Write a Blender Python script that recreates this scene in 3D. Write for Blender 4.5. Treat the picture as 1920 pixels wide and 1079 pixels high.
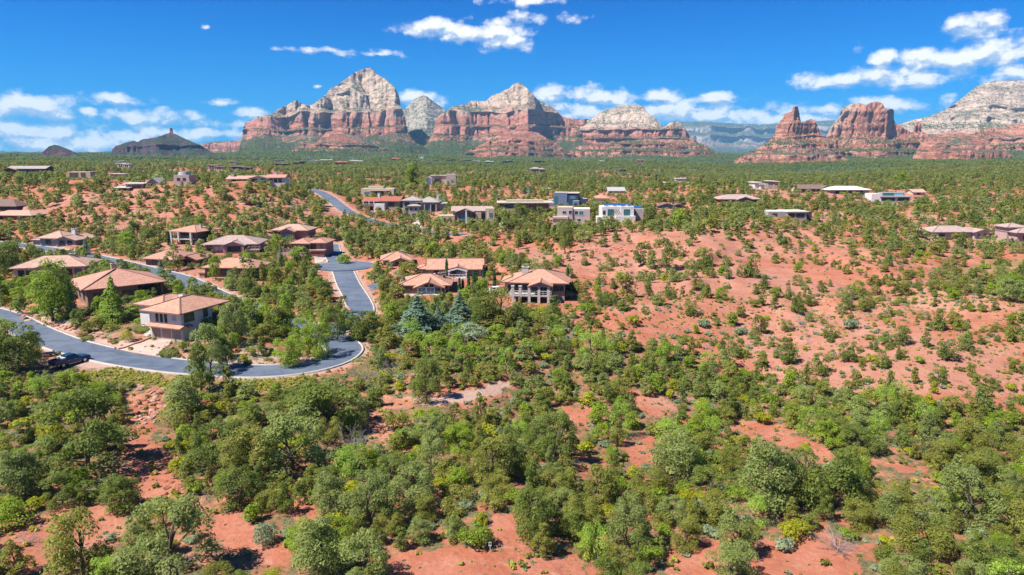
import bpy, math, random
import numpy as np
from mathutils import Vector, Matrix

for _o in list(bpy.data.objects):
    bpy.data.objects.remove(_o)
scene = bpy.context.scene
COL = scene.collection
R = math.radians

# ------------------------------------------------------------------ camera, sky, sun, exposure
FPX = 1283.0                      # focal length in pixels of a 1920 px wide picture
PITCH = R(11.0)
cam_data = bpy.data.cameras.new('camera')
cam_data.sensor_width = 36.0
cam_data.lens = 36.0 * FPX / 1920.0
cam_data.clip_start = 1.0
cam_data.clip_end = 90000.0
cam = bpy.data.objects.new('camera', cam_data)
COL.objects.link(cam)
cam.location = (0, 0, 0)
cam.rotation_euler = (R(90) - PITCH, 0, 0)
scene.camera = cam

SUN_EL, SUN_AZ = 54.0, -114.0     # azimuth measured from +Y (view direction) clockwise: sun on the left, slightly behind
sd = Vector((math.sin(R(SUN_AZ)) * math.cos(R(SUN_EL)), math.cos(R(SUN_AZ)) * math.cos(R(SUN_EL)), math.sin(R(SUN_EL))))
sun_data = bpy.data.lights.new('sun', 'SUN')
sun_data.energy = 5.0
sun_data.angle = R(0.5)
sun_data.color = (1.0, 0.955, 0.88)
sun = bpy.data.objects.new('sun', sun_data)
COL.objects.link(sun)
sun.rotation_euler = (-sd).to_track_quat('-Z', 'Y').to_euler()
sun.location = (-200, -50, 400)

vs = scene.view_settings
vs.view_transform = 'Standard'
vs.look = 'None'
vs.exposure = 0.95
vs.gamma = 1.0
vs.use_curve_mapping = False
scene.cycles.max_bounces = 5
scene.cycles.diffuse_bounces = 3
scene.cycles.glossy_bounces = 2
scene.cycles.transmission_bounces = 3
scene.cycles.volume_bounces = 0
scene.cycles.transparent_max_bounces = 4
scene.cycles.use_denoising = True
scene.cycles.denoiser = 'OPENIMAGEDENOISE'
scene.cycles.denoising_input_passes = 'RGB_ALBEDO_NORMAL'
scene.cycles.denoising_prefilter = 'NONE'
scene.cycles.sample_clamp_indirect = 4.0


class NT:
    """a small helper for node trees"""
    def __init__(self, tree):
        self.t = tree
        self.n = tree.nodes
        self.l = tree.links

    def node(self, typ, **kw):
        nd = self.n.new(typ)
        for k, v in kw.items():
            setattr(nd, k, v)
        return nd

    def put(self, sock, v):
        if isinstance(v, bpy.types.NodeSocket):
            self.l.new(v, sock)
        elif v is not None:
            sock.default_value = v

    def math(self, op, a, b=None, c=None, clamp=False):
        nd = self.node('ShaderNodeMath', operation=op, use_clamp=clamp)
        self.put(nd.inputs[0], a)
        if b is not None:
            self.put(nd.inputs[1], b)
        if c is not None:
            self.put(nd.inputs[2], c)
        return nd.outputs[0]

    def vmath(self, op, a, b=None):
        nd = self.node('ShaderNodeVectorMath', operation=op)
        self.put(nd.inputs[0], a)
        if b is not None:
            self.put(nd.inputs[1], b)
        return nd.outputs['Value'] if op in ('LENGTH', 'DOT_PRODUCT', 'DISTANCE') else nd.outputs[0]

    def mapr(self, v, a, b, c=0.0, d=1.0, smooth=True):
        nd = self.node('ShaderNodeMapRange', interpolation_type='SMOOTHSTEP' if smooth else 'LINEAR')
        self.put(nd.inputs[0], v)
        for i, x in enumerate((a, b, c, d)):
            self.put(nd.inputs[1 + i], x)
        return nd.outputs[0]

    def mix(self, f, a, b, mode='MIX'):
        nd = self.node('ShaderNodeMix', data_type='RGBA', blend_type=mode)
        self.put(nd.inputs[0], f)
        for s, v in ((nd.inputs[6], a), (nd.inputs[7], b)):
            if isinstance(v, (tuple, list)) and len(v) == 3:
                v = (*v, 1.0)
            self.put(s, v)
        return nd.outputs[2]

    def noise(self, vec, scale, detail=4.0, rough=0.55, dist=0.0):
        nd = self.node('ShaderNodeTexNoise')
        self.put(nd.inputs['Vector'], vec)
        self.put(nd.inputs['Scale'], scale)
        self.put(nd.inputs['Detail'], detail)
        self.put(nd.inputs['Roughness'], rough)
        self.put(nd.inputs['Distortion'], dist)
        return nd.outputs[0]

    def voronoi(self, vec, scale, feature='F1', out='Distance'):
        nd = self.node('ShaderNodeTexVoronoi', feature=feature)
        self.put(nd.inputs['Vector'], vec)
        self.put(nd.inputs['Scale'], scale)
        return nd.outputs[out]

    def combine(self, x, y, z):
        nd = self.node('ShaderNodeCombineXYZ')
        for i, v in enumerate((x, y, z)):
            self.put(nd.inputs[i], v)
        return nd.outputs[0]

    def split(self, v):
        nd = self.node('ShaderNodeSeparateXYZ')
        self.put(nd.inputs[0], v)
        return nd.outputs

    def ramp(self, f, stops, interp='LINEAR'):
        nd = self.node('ShaderNodeValToRGB')
        cr = nd.color_ramp
        cr.interpolation = interp
        while len(cr.elements) < len(stops):
            cr.elements.new(0.5)
        for e, (p, c) in zip(cr.elements, stops):
            e.position = p
            e.color = (*c, 1.0)
        self.put(nd.inputs[0], f)
        return nd.outputs[0]

    def attr(self, name):
        nd = self.node('ShaderNodeAttribute', attribute_name=name)
        return nd.outputs['Fac']


# ------------------------------------------------------------------ picture geometry (a photograph's pixel -> a ray from the camera)
CT, ST = math.cos(PITCH), math.sin(PITCH)


def ray(px, py):
    """u = x per metre of depth, s = z per metre of depth for a pixel of the 1920 x 1079 photograph"""
    px = np.asarray(px, float)
    py = np.asarray(py, float)
    xc = (px - 960.0) / FPX
    yc = (539.5 - py) / FPX
    den = CT + yc * ST
    return xc / den, (-ST + yc * CT) / den


def project(x, y, z):
    dep = y * CT - z * ST
    up = y * ST + z * CT
    return 960.0 + FPX * x / dep, 539.5 - FPX * up / dep


# world: daylight sky with fair-weather cumulus drawn by direction (a property of the sky itself, all round the dome)
world = bpy.data.worlds.new('World')
scene.world = world
world.use_nodes = True
W = NT(world.node_tree)
W.n.clear()
sky = W.node('ShaderNodeTexSky', sky_type='NISHITA')
sky.sun_disc = False
sky.sun_elevation = R(SUN_EL)
sky.sun_rotation = R(SUN_AZ)
sky.altitude = 1400
sky.air_density = 1.0
sky.dust_density = 0.3
sky.ozone_density = 2.5
SKY_STRENGTH = 0.11
# a deep, saturated desert-sky blue
sk = W.mix(1.0, sky.outputs[0], (0.0, 0.245, 0.62), 'MULTIPLY')
geo = W.node('ShaderNodeTexCoord')
dx, dy, dz = W.split(geo.outputs['Generated'])
az = W.math('ARCTAN2', dx, dy)
el = W.math('ARCSINE', dz)
ae = W.combine(az, el, 0.0)
clouds = [  # px, py, rx, ry, weight  (where the cloud banks stand round the horizon)
    (55, 200, 85, 20, 1.0), (105, 215, 40, 16, .9), (205, 187, 62, 11, 1.0), (165, 208, 25, 9, .9), (225, 213, 40, 12, .9), (300, 224, 85, 15, .9), (350, 232, 60, 10, .7), (95, 222, 50, 8, .7),
    (420, 192, 34, 7, .9), (468, 210, 38, 12, 1.0), (440, 235, 60, 12, .7), (100, 250, 130, 20, 1.0), (250, 258, 100, 16, .9), (20, 262, 90, 20, .9), (190, 272, 200, 18, .75), (430, 252, 70, 14, .8),
    (380, 262, 60, 12, .6),
    (820, 52, 72, 16, 1.0), (905, 62, 90, 18, 1.0), (945, 78, 50, 18, 1.0), (1010, 34, 75, 13, .72), (930, 42, 70, 12, .7), (985, 2, 70, 9, .85), (680, 100, 110, 8, .72), (610, 95, 45, 6, .7),
    (528, 92, 24, 6, .8), (595, 163, 12, 4, .8), (790, 186, 42, 15, 1.0), (815, 196, 24, 12, .9),
    (1060, 176, 75, 17, 1.0), (1140, 185, 60, 16, 1.0), (1050, 203, 110, 14, .85), (1240, 180, 60, 15, 1.0), (1330, 188, 75, 12, .9), (1290, 205, 150, 16, .95), (1420, 212, 80, 14, .85),
    (1480, 206, 75, 14, 1.0), (1540, 208, 60, 13, .9), (1230, 225, 140, 14, .7), (1400, 226, 120, 10, .65), (1560, 152, 70, 14, 1.0), (1640, 145, 90, 17, 1.0), (1720, 150, 80, 16, .9), (1655, 108, 30, 13, .9),
    (1720, 105, 50, 15, .9), (1800, 108, 110, 18, 1.0), (1880, 100, 70, 24, 1.0), (1828, 58, 58, 20, 1.0), (1860, 45, 36, 16, .9), (1900, 135, 60, 14, .9), (1810, 140, 80, 14, .8), (1690, 196, 46, 14, 1.0),
    (1130, 212, 170, 17, 1.0), (1330, 216, 170, 15, 1.0), (1470, 222, 110, 11, .95), (110, 268, 190, 20, 1.0), (330, 250, 110, 15, .95), (700, 102, 60, 5, .85), (640, 96, 60, 5, .8),
    (1625, 190, 30, 8, .8), (1770, 188, 24, 14, .7), (384, 50, 12, 5, .85), (1610, 92, 14, 10, .7), (1990, 80, 120, 40, .9), (2100, 160, 150, 40, .8), (-110, 215, 120, 30, .9), (-240, 240, 150, 40, .9)]
wob = W.noise(ae, 14.0, 3.0, 0.6)
fine = W.noise(W.vmath('MULTIPLY', ae, (1.0, 1.7, 1.0)), 42.0, 6.0, 0.60)
warp = W.combine(W.math('MULTIPLY_ADD', wob, 0.024, -0.012), W.math('MULTIPLY_ADD', fine, 0.010, -0.005), 0.0)
aw = W.vmath('ADD', ae, warp)
blobs = []
for (cx, cy, rx, ry, wt) in clouds:
    u0, s0 = ray(cx, cy)
    a0 = math.atan(float(u0))
    e0 = math.atan(float(s0) * math.cos(a0))
    blobs.append((a0, e0, FPX / rx * (1 + float(u0) ** 2), FPX / ry * 1.02, wt))


def cover(vec, shift):
    """how much cloud stands in a direction; shift looks a little higher up"""
    mask = None
    for (a0, e0, kx, ky, wt) in blobs:
        dvec = W.vmath('MULTIPLY', W.vmath('SUBTRACT', vec, (a0, e0 - shift, 0.0)), (kx, ky, 0.0))
        b = W.math('MULTIPLY', W.mapr(W.vmath('LENGTH', dvec), 0.0, 1.9, 1.0, 0.0), wt)
        mask = b if mask is None else W.math('MAXIMUM', mask, b)
    far = W.mapr(W.math('ABSOLUTE', az), 0.95, 1.2)
    bank = W.mapr(W.noise(W.vmath('MULTIPLY', ae, (1.0, 3.0, 1.0)), 5.0, 3.0), 0.46, 0.66)
    band = W.math('MULTIPLY', W.mapr(el, 0.0, 0.03), W.mapr(el, 0.09, 0.24, 1.0, 0.0))
    # the same kind of low cumulus banks go on round the rest of the horizon
    return W.math('MAXIMUM', mask, W.math('MULTIPLY', far, W.math('MULTIPLY', bank, band)))


mask = cover(aw, 0.0)
puff = W.noise(W.vmath('MULTIPLY', ae, (1.0, 1.35, 1.0)), 30.0, 7.0, 0.58)
dens = W.math('ADD', mask, W.math('MULTIPLY', W.math('MULTIPLY_ADD', puff, 2.2, -1.10), W.mapr(mask, 0.0, 0.22)))
alpha = W.mapr(dens, 0.30, 0.98)
# self-shading: where more cloud stands above, the billow is greyer
up_n = W.noise(W.vmath('MULTIPLY', W.vmath('ADD', ae, (-0.004, 0.010, 0.0)), (1.0, 1.35, 1.0)), 30.0, 5.0, 0.58)
up_d = W.math('ADD', cover(aw, 0.008), W.math('MULTIPLY_ADD', up_n, 2.2, -1.10))
lit = W.mapr(W.math('SUBTRACT', dens, up_d), -0.24, 0.20)
ccol = W.mix(lit, (2.3, 3.0, 4.1), (5.3, 5.35, 5.4))
haze_low = W.mapr(el, 0.0, 0.16, 0.86, 1.0)
alpha = W.math('MULTIPLY', alpha, haze_low)
low = W.mapr(el, -0.02, 0.24, 0.55, 0.0)
sk2 = W.mix(low, sk, (0.15, 2.15, 4.4))
fin = W.mix(alpha, sk2, ccol)
bg = W.node('ShaderNodeBackground')
W.put(bg.inputs['Color'], fin)
bg.inputs['Strength'].default_value = SKY_STRENGTH
out = W.node('ShaderNodeOutputWorld')
W.l.new(bg.outputs[0], out.inputs[0])


ALB = 0.80        # one reflectance scale for ground, rock and buildings


def alb(c):
    return tuple(v * ALB for v in c)


# ------------------------------------------------------------------ numeric helpers
def _hash(ix, iy, seed):
    h = (ix.astype(np.int64) * 374761393 + iy.astype(np.int64) * 668265263 + seed * 974711) & 0xFFFFFFFF
    h = ((h ^ (h >> 13)) * 1274126177) & 0xFFFFFFFF
    h = (h ^ (h >> 16)) & 0xFFFFFFFF
    return h.astype(np.float64) / 4294967296.0


def vnoise(x, y, seed=0):
    x = np.asarray(x, float)
    y = np.asarray(y, float)
    ix, iy = np.floor(x), np.floor(y)
    fx, fy = x - ix, y - iy
    fx = fx * fx * (3 - 2 * fx)
    fy = fy * fy * (3 - 2 * fy)
    a = _hash(ix, iy, seed)
    b = _hash(ix + 1, iy, seed)
    c = _hash(ix, iy + 1, seed)
    d = _hash(ix + 1, iy + 1, seed)
    return (a + (b - a) * fx) * (1 - fy) + (c + (d - c) * fx) * fy


def fbm(x, y, octaves=4, seed=0, gain=0.5):
    s, amp, tot = 0.0, 1.0, 0.0
    for o in range(octaves):
        s = s + amp * vnoise(x * 2 ** o + 13.7 * o, y * 2 ** o + 7.1 * o, seed + o)
        tot += amp
        amp *= gain
    return s / tot * 2 - 1          # -1..1


def ridged(x, y, octaves=3, seed=0):
    s, amp, tot = 0.0, 1.0, 0.0
    for o in range(octaves):
        s = s + amp * np.abs(vnoise(x * 2 ** o + 3.3 * o, y * 2 ** o, seed + o) * 2 - 1)
        tot += amp
        amp *= 0.5
    return s / tot                  # 0 at creases


def smooth(a, b, x):
    t = np.clip((x - a) / (b - a), 0, 1)
    return t * t * (3 - 2 * t)


def in_poly(px, py, poly):
    px = np.asarray(px)
    py = np.asarray(py)
    res = np.zeros(px.shape, bool)
    n = len(poly)
    j = n - 1
    for i in range(n):
        xi, yi = poly[i]
        xj, yj = poly[j]
        c = ((yi > py) != (yj > py)) & (px < (xj - xi) * (py - yi) / (yj - yi + 1e-12) + xi)
        res ^= c
        j = i
    return res


def mesh_np(name, verts, faces, smooth_shade=False):
    """mesh from arrays; faces is an (n,3) or (n,4) integer array"""
    me = bpy.data.meshes.new(name)
    verts = np.ascontiguousarray(verts, np.float32)
    faces = np.ascontiguousarray(faces, np.int32)
    k = faces.shape[1]
    me.vertices.add(len(verts))
    me.vertices.foreach_set('co', verts.ravel())
    me.loops.add(faces.size)
    me.loops.foreach_set('vertex_index', faces.ravel())
    me.polygons.add(len(faces))
    me.polygons.foreach_set('loop_start', np.arange(0, faces.size, k, dtype=np.int32))
    if smooth_shade:
        me.polygons.foreach_set('use_smooth', np.ones(len(faces), bool))
    me.update(calc_edges=True)
    return me


def grid_faces(nr, nc):
    i = np.arange(nr - 1)[:, None] * nc + np.arange(nc - 1)[None, :]
    return np.stack([i, i + 1, i + nc + 1, i + nc], -1).reshape(-1, 4)


def float_attr(me, name, vals):
    a = me.attributes.new(name, 'FLOAT', 'POINT')
    a.data.foreach_set('value', np.ascontiguousarray(vals, np.float32).ravel())


def link(name, me, mat=None, parent=None, loc=None, rot=None):
    o = bpy.data.objects.new(name, me)
    COL.objects.link(o)
    if mat is not None and me is not None and len(me.materials) == 0:
        me.materials.append(mat)
    if parent is not None:
        o.parent = parent
    if loc is not None:
        o.location = loc
    if rot is not None:
        o.rotation_euler = rot
    return o


def tag(o, label=None, cat=None, group=None, kind=None):
    for k, v in (('label', label), ('category', cat), ('group', group), ('kind', kind)):
        if v:
            o[k] = v
    return o


def empty(name, loc=(0, 0, 0), rz=0.0, label=None, cat=None, group=None):
    o = bpy.data.objects.new(name, None)
    COL.objects.link(o)
    o.empty_display_size = 0.5
    o.location = loc
    o.rotation_euler = (0, 0, rz)
    return tag(o, label, cat, group)
# ------------------------------------------------------------------ the lie of the land: measured spots (pixel, depth in metres), interpolated
CTRL = [
    (0, 1079, 50), (480, 1079, 52), (960, 1079, 52), (1440, 1079, 53), (1900, 1079, 52),
    (0, 900, 69), (480, 900, 69), (960, 900, 70), (1440, 900, 72), (1900, 900, 72),
    (0, 800, 83), (480, 800, 86), (960, 800, 90), (1440, 800, 95), (1900, 800, 91),
    (0, 720, 99), (300, 735, 99), (700, 740, 101), (1000, 740, 107), (1400, 745, 109), (1900, 740, 102),
    (0, 592, 145), (60, 622, 132), (130, 670, 114), (215, 668, 114), (300, 682, 110), (480, 696, 106), (620, 676, 112), (645, 655, 119), (600, 632, 127), (530, 602, 139),
    (420, 560, 160), (345, 525, 183), (210, 490, 214), (50, 462, 250), (800, 640, 122), (800, 590, 143), (1000, 640, 122),
    (330, 637, 122), (220, 575, 148), (90, 520, 186), (665, 595, 142), (668, 560, 160), (650, 500, 204), (622, 466, 240),
    (437, 475, 224), (355, 458, 245), (545, 450, 255), (575, 480, 220),
    (300, 430, 272), (300, 380, 300), (300, 343, 325), (100, 380, 310), (100, 420, 278), (100, 348, 330), (480, 400, 285), (480, 342, 330), (560, 374, 320), (620, 420, 274), (620, 374, 345),
    (340, 340, 372), (145, 340, 420), (50, 326, 490), (200, 312, 800), (0, 303, 1200), (400, 310, 1000), (530, 320, 800),
    (702, 416, 300), (817, 435, 268), (742, 490, 206), (850, 520, 184), (795, 548, 167), (1000, 568, 157), (950, 450, 240), (1050, 470, 214), (880, 412, 294), (715, 392, 330),
    (708, 370, 380), (835, 352, 445), (980, 395, 314), (1065, 385, 345), (1075, 412, 280), (1165, 415, 264), (960, 340, 600), (960, 315, 1200), (960, 300, 2200), (960, 291, 3200),
    (1200, 640, 128), (1200, 560, 155), (1200, 480, 199), (1250, 422, 238), (1400, 700, 116), (1400, 620, 137), (1400, 540, 166), (1400, 470, 206), (1400, 420, 237),
    (1600, 700, 111), (1600, 600, 138), (1600, 520, 172), (1600, 460, 210), (1600, 420, 250), (1800, 700, 108), (1800, 560, 150), (1800, 460, 224), (1900, 560, 145), (1900, 440, 245),
    (1300, 400, 285), (1390, 380, 330), (1260, 395, 300), (1275, 346, 400), (1275, 372, 345), (1480, 410, 270), (1530, 362, 390), (1590, 362, 400), (1670, 382, 350), (1750, 400, 300),
    (1900, 370, 380), (1900, 340, 550), (1400, 345, 620), (1400, 330, 1000), (1400, 310, 1800), (1400, 296, 2800), (1800, 320, 900), (1800, 303, 1800), (1150, 345, 560), (1150, 325, 1000),
]
HID = [  # behind crests and outside the frame: px, depth, height
    (300, 450, -19.5), (480, 450, -22), (100, 500, -16), (1250, 268, -29.5), (1275, 440, -21), (300, 2500, -6), (700, 2500, -8), (0, 3000, -5), (700, 700, -22), (700, 1200, -20), (820, 560, -24),
    (300, 6000, 10), (960, 6000, 12), (1500, 6000, 10), (1900, 6000, 12), (1900, 3200, 2), (2400, 800, -18), (2400, 200, -30), (2400, 100, -36), (2400, 52, -36), (2400, 2500, 0),
    (-500, 52, -34), (-500, 100, -34), (-500, 160, -34), (-500, 260, -27), (-500, 400, -14), (-500, 1000, -10), (-500, 3000, 0), (960, 22, -33), (0, 22, -32), (1900, 22, -34), (3000, 100, -36), (3000, 1000, -12),
    (-1100, 100, -33), (-1100, 1000, -8)]
KU = 2.2
_p, _q = [], []
for (px, py, Y) in CTRL:
    u, s = ray(px, py)
    _p.append((float(u) * KU, math.log(Y)))
    _q.append(float(s) * Y)
for (px, Y, h) in HID:
    u, s = ray(px, 400)
    _p.append((float(u) * KU, math.log(Y)))
    _q.append(h)
_p = np.array(_p)
_q = np.array(_q)


def _tps(d2):
    return 0.5 * d2 * np.log(d2 + 1e-12)


_n = len(_p)
_d2 = ((_p[:, None] - _p[None]) ** 2).sum(-1)
_A = np.zeros((_n + 3, _n + 3))
_A[:_n, :_n] = _tps(_d2) + np.eye(_n) * 0.004
_A[:_n, _n] = 1
_A[:_n, _n + 1:] = _p
_A[_n:, :_n] = _A[:_n, _n:].T
_w = np.linalg.solve(_A, np.concatenate([_q, np.zeros(3)]))


def base_h(u, L):
    """height over (u, log depth)"""
    sh = u.shape
    P = np.stack([u.ravel() * KU, L.ravel()], -1)
    res = np.empty(len(P))
    for i in range(0, len(P), 20000):
        c = P[i:i + 20000]
        d2 = ((c[:, None] - _p[None]) ** 2).sum(-1)
        res[i:i + 20000] = _tps(d2) @ _w[:_n] + _w[_n] + c @ _w[_n + 1:]
    return res.reshape(sh)


# the grid: columns in u, rows in log depth
UC = np.concatenate([np.linspace(-1.6, -0.85, 40, endpoint=False), np.linspace(-0.85, 0.85, 341), np.linspace(0.85, 1.6, 41)[1:]])
LR = np.concatenate([np.arange(math.log(22), math.log(520), 0.0085), np.arange(math.log(520), math.log(7000), 0.022)])
GU, GL = np.meshgrid(UC, LR)
GY = np.exp(GL)
GX = GU * GY
# the interpolation itself is done on a coarser grid
_cu = np.linspace(-1.6, 1.6, 129)
_cl = np.linspace(math.log(22) - .02, math.log(7000) + .03, 150)


def bil(grid, us, ls, u, L):
    fu = np.clip(np.interp(u, us, np.arange(len(us))), 0, len(us) - 1.0001)
    fl = np.clip(np.interp(L, ls, np.arange(len(ls))), 0, len(ls) - 1.0001)
    i, j = fl.astype(int), fu.astype(int)
    a, b = fl - i, fu - j
    return (grid[i, j] * (1 - a) * (1 - b) + grid[i + 1, j] * a * (1 - b) + grid[i, j + 1] * (1 - a) * b + grid[i + 1, j + 1] * a * b)


_mu, _ml = np.meshgrid(_cu, _cl)
HB = base_h(_mu, _ml)
H0 = bil(HB, _cu, _cl, GU, GL)


def base_at(x, y):
    y = np.maximum(np.asarray(y, float), 22.5)
    return bil(HB, _cu, _cl, np.asarray(x, float) / y, np.log(y))


def march(hfun, px, py, y0=30.0, y1=6500.0):
    """first point where the ray of each pixel meets the ground"""
    px = np.atleast_1d(np.asarray(px, float))
    py = np.atleast_1d(np.asarray(py, float))
    u, s = ray(px, py)
    ys = np.exp(np.linspace(math.log(y0), math.log(y1), 700))
    YY = ys[None, :] + 0 * u[:, None]
    below = (s[:, None] * YY) <= hfun(u[:, None] * YY, YY)
    k = np.argmax(below, 1)
    k = np.where(below.any(1), k, len(ys) - 1)
    lo, hi = ys[np.maximum(k - 1, 0)], ys[k]
    for _ in range(24):
        m = (lo + hi) / 2
        b = s * m <= hfun(u * m, m)
        hi = np.where(b, m, hi)
        lo = np.where(b, lo, m)
    return u * hi, hi, s * hi


def resample(pts, step):
    pts = np.asarray(pts, float)
    # Catmull-Rom through the points, then equal steps
    P = np.vstack([2 * pts[0] - pts[1], pts, 2 * pts[-1] - pts[-2]])
    outp = []
    for i in range(1, len(P) - 2):
        t = np.linspace(0, 1, 14, endpoint=False)[:, None]
        p0, p1, p2, p3 = P[i - 1], P[i], P[i + 1], P[i + 2]
        outp.append(0.5 * ((2 * p1) + (-p0 + p2) * t + (2 * p0 - 5 * p1 + 4 * p2 - p3) * t ** 2 + (-p0 + 3 * p1 - 3 * p2 + p3) * t ** 3))
    outp.append(P[-2:-1])
    Q = np.vstack(outp)
    d = np.concatenate([[0], np.cumsum(np.linalg.norm(np.diff(Q[:, :2], axis=0), axis=1))])
    n = max(2, int(d[-1] / step) + 1)
    t = np.linspace(0, d[-1], n)
    return np.stack([np.interp(t, d, Q[:, k]) for k in range(Q.shape[1])], -1)


def road_path(pix, step=1.0, smooth_n=15):
    x, y, z = march(base_at, [p[0] for p in pix], [p[1] for p in pix])
    P = resample(np.stack([x, y], -1), step)
    z = base_at(P[:, 0], P[:, 1])
    k = np.ones(smooth_n) / smooth_n
    zp = np.concatenate([np.full(smooth_n // 2, z[0]), z, np.full(smooth_n // 2, z[-1])])
    return np.column_stack([P, np.convolve(zp, k, 'valid')])


ROAD_MAIN = road_path([(-420, 570), (-260, 566), (-120, 574), (-40, 582), (15, 598), (65, 623), (130, 648), (215, 669), (300, 683), (380, 691), (480, 696), (560, 691), (618, 677),
                       (644, 661), (641, 647), (620, 636), (580, 619), (530, 601), (470, 580), (420, 560), (375, 540), (340, 523), (280, 507), (210, 490), (130, 474), (50, 462), (-60, 450), (-200, 440)])
ROAD_COURT = road_path([(606, 628), (640, 615), (668, 598), (676, 580), (668, 558), (654, 534), (646, 515), (638, 497), (628, 482), (621, 467), (620, 458)])
ROAD_UPPER = road_path([(560, 352), (603, 362), (621, 373), (642, 390), (664, 402), (702, 416), (742, 423), (780, 430), (817, 436), (870, 440)])
ROADS = [('road', ROAD_MAIN, 6.2), ('road', ROAD_COURT, 5.6), ('road', ROAD_UPPER, 5.6)]
_bx, _by, _bz = march(base_at, [646], [499])
COURT = (float(_bx[0]), float(_by[0]), float(ROAD_COURT[np.argmin((ROAD_COURT[:, 0] - _bx[0]) ** 2 + (ROAD_COURT[:, 1] - _by[0]) ** 2), 2]), 9.2)

# pads: flattened spots (pixel of the spot, radius in metres); houses stand on them
PADS = {}


def pad(name, px, py, r):
    x, y, z = march(base_at, [px], [py])
    PADS[name] = (float(x[0]), float(y[0]), float(z[0]), r)


for a in [('garage_house', 318, 633, 9), ('drive', 262, 662, 6), ('porch_house', 205, 580, 10), ('cream_house', 95, 520, 9), ('deck_house', 1000, 566, 9), ('gable_house', 795, 545, 9),
          ('arch_house', 850, 518, 10), ('small_house', 742, 494, 8), ('pink_house', 575, 478, 9), ('bay_house', 545, 449, 9), ('mauve_house', 437, 472, 10), ('column_house', 353, 456, 9),
          ('hip_house', 305, 497, 9), ('balcony_house', 430, 517, 9), ('grey_wall_house', 110, 458, 9), ('white_car', 933, 549, 5), ('truck_pad', 145, 686, 5)]:
    pad(*a)


def dist_to_path(x, y, P, cut=14.0):
    """distance to a polyline and its height there (coarse, only near)"""
    d = np.full(x.shape, 1e9)
    z = np.zeros(x.shape)
    for p in P[::2]:
        dd = (x - p[0]) ** 2 + (y - p[1]) ** 2
        m = dd < d
        d = np.where(m, dd, d)
        z = np.where(m, p[2], z)
    return np.sqrt(d), z


def build_heights():
    H = H0.copy()
    # gullies and knolls, gentle near the camera basin, stronger on the red slopes
    warpx = fbm(GX / 60, GY / 60, 2, 5) * 12
    gul = ridged((GX + warpx) / 26.0, GY / 60.0, 3, 11)
    amp = 0.5 + 1.5 * smooth(110, 170, GY) * (1 - 0.6 * smooth(400, 800, GY))
    n = (gul - 0.35) * amp * 1.5 + fbm(GX / 45, GY / 45, 3, 21) * (0.7 + 2.2 * smooth(200, 700, GY)) + fbm(GX / 5.0, GY / 5.0, 3, 31) * 0.16
    n = n + smooth(500, 1500, GY) * fbm(GX / 260, GY / 300, 3, 41) * 13.0
    n = n + smooth(1700, 2600, GY) * (fbm(GX / 330, GY / 500, 3, 43) * 24.0 - 2)
    # beds of harder rock step out of the slopes
    hz_ = H + n * .6
    stp = hz_ / 2.6 + .8 * fbm(GX / 30, GY / 30, 2, 71)
    fr = stp - np.floor(stp)
    ledge = (smooth(.62, .80, fr) - fr) * 2.2 * smooth(118, 150, GY) * (1 - smooth(330, 420, GY)) * smooth(-.15, .25, fbm(GX / 24, GY / 24, 3, 73))
    n = n + ledge
    n = n - (0.5 - gul).clip(0, 1) * 2.2 * smooth(118, 150, GY) * (1 - smooth(260, 330, GY))
    near = np.ones(H.shape)
    target = np.zeros(H.shape)
    box = (GY < 460)
    x, y = GX[box], GY[box]
    best = np.full(x.shape, 1e9)
    tz = np.zeros(x.shape)
    for (_, P, wd) in ROADS:
        d, z = dist_to_path(x, y, P)
        d = d - wd / 2
        m = d < best
        best = np.where(m, d, best)
        tz = np.where(m, z, tz)
    d = np.hypot(x - COURT[0], y - COURT[1]) - COURT[3]
    m = d < best
    best = np.where(m, d, best)
    tz = np.where(m, COURT[2], tz)
    Hn = H[box] + n[box]
    k = 1 - smooth(1.3, 9.0, best)
    Hn = Hn * (1 - k) + (tz - 0.10) * k
    for (cx, cy, cz, r) in PADS.values():
        dd = np.hypot(x - cx, y - cy)
        k2 = (1 - smooth(r, r + 6.0, dd)) * smooth(0.8, 4.0, best)
        Hn = Hn * (1 - k2) + cz * k2
    H = H + n
    H[box] = Hn
    rd = np.full(H.shape, 1e3)
    rd[box] = best
    return H, rd


H, ROADD = build_heights()


def ground_at(x, y):
    y = np.maximum(np.asarray(y, float), 22.5)
    return bil(H, UC, LR, np.asarray(x, float) / y, np.log(y))


def road_dist(x, y):
    y = np.maximum(np.asarray(y, float), 22.5)
    return bil(ROADD, UC, LR, np.asarray(x, float) / y, np.log(y))


def at(px, py, y0=30.0):
    """the ground point seen at a pixel of the photograph"""
    x, y, z = march(ground_at, [px], [py], y0)
    return Vector((float(x[0]), float(y[0]), float(ground_at(x, y)[0])))


# ------------------------------------------------------------------ materials of the ground
def new_mat(name, rough=0.9, spec=0.2):
    m = bpy.data.materials.new(name)
    m.use_nodes = True
    t = NT(m.node_tree)
    b = t.n['Principled BSDF']
    b.inputs['Roughness'].default_value = rough
    b.inputs['Specular IOR Level'].default_value = spec
    return m, t, b


def bump(t, b, h, dist, strength=1.0):
    nd = t.node('ShaderNodeBump')
    nd.inputs['Strength'].default_value = strength
    nd.inputs['Distance'].default_value = dist
    t.put(nd.inputs['Height'], h)
    t.l.new(nd.outputs[0], b.inputs['Normal'])


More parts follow.
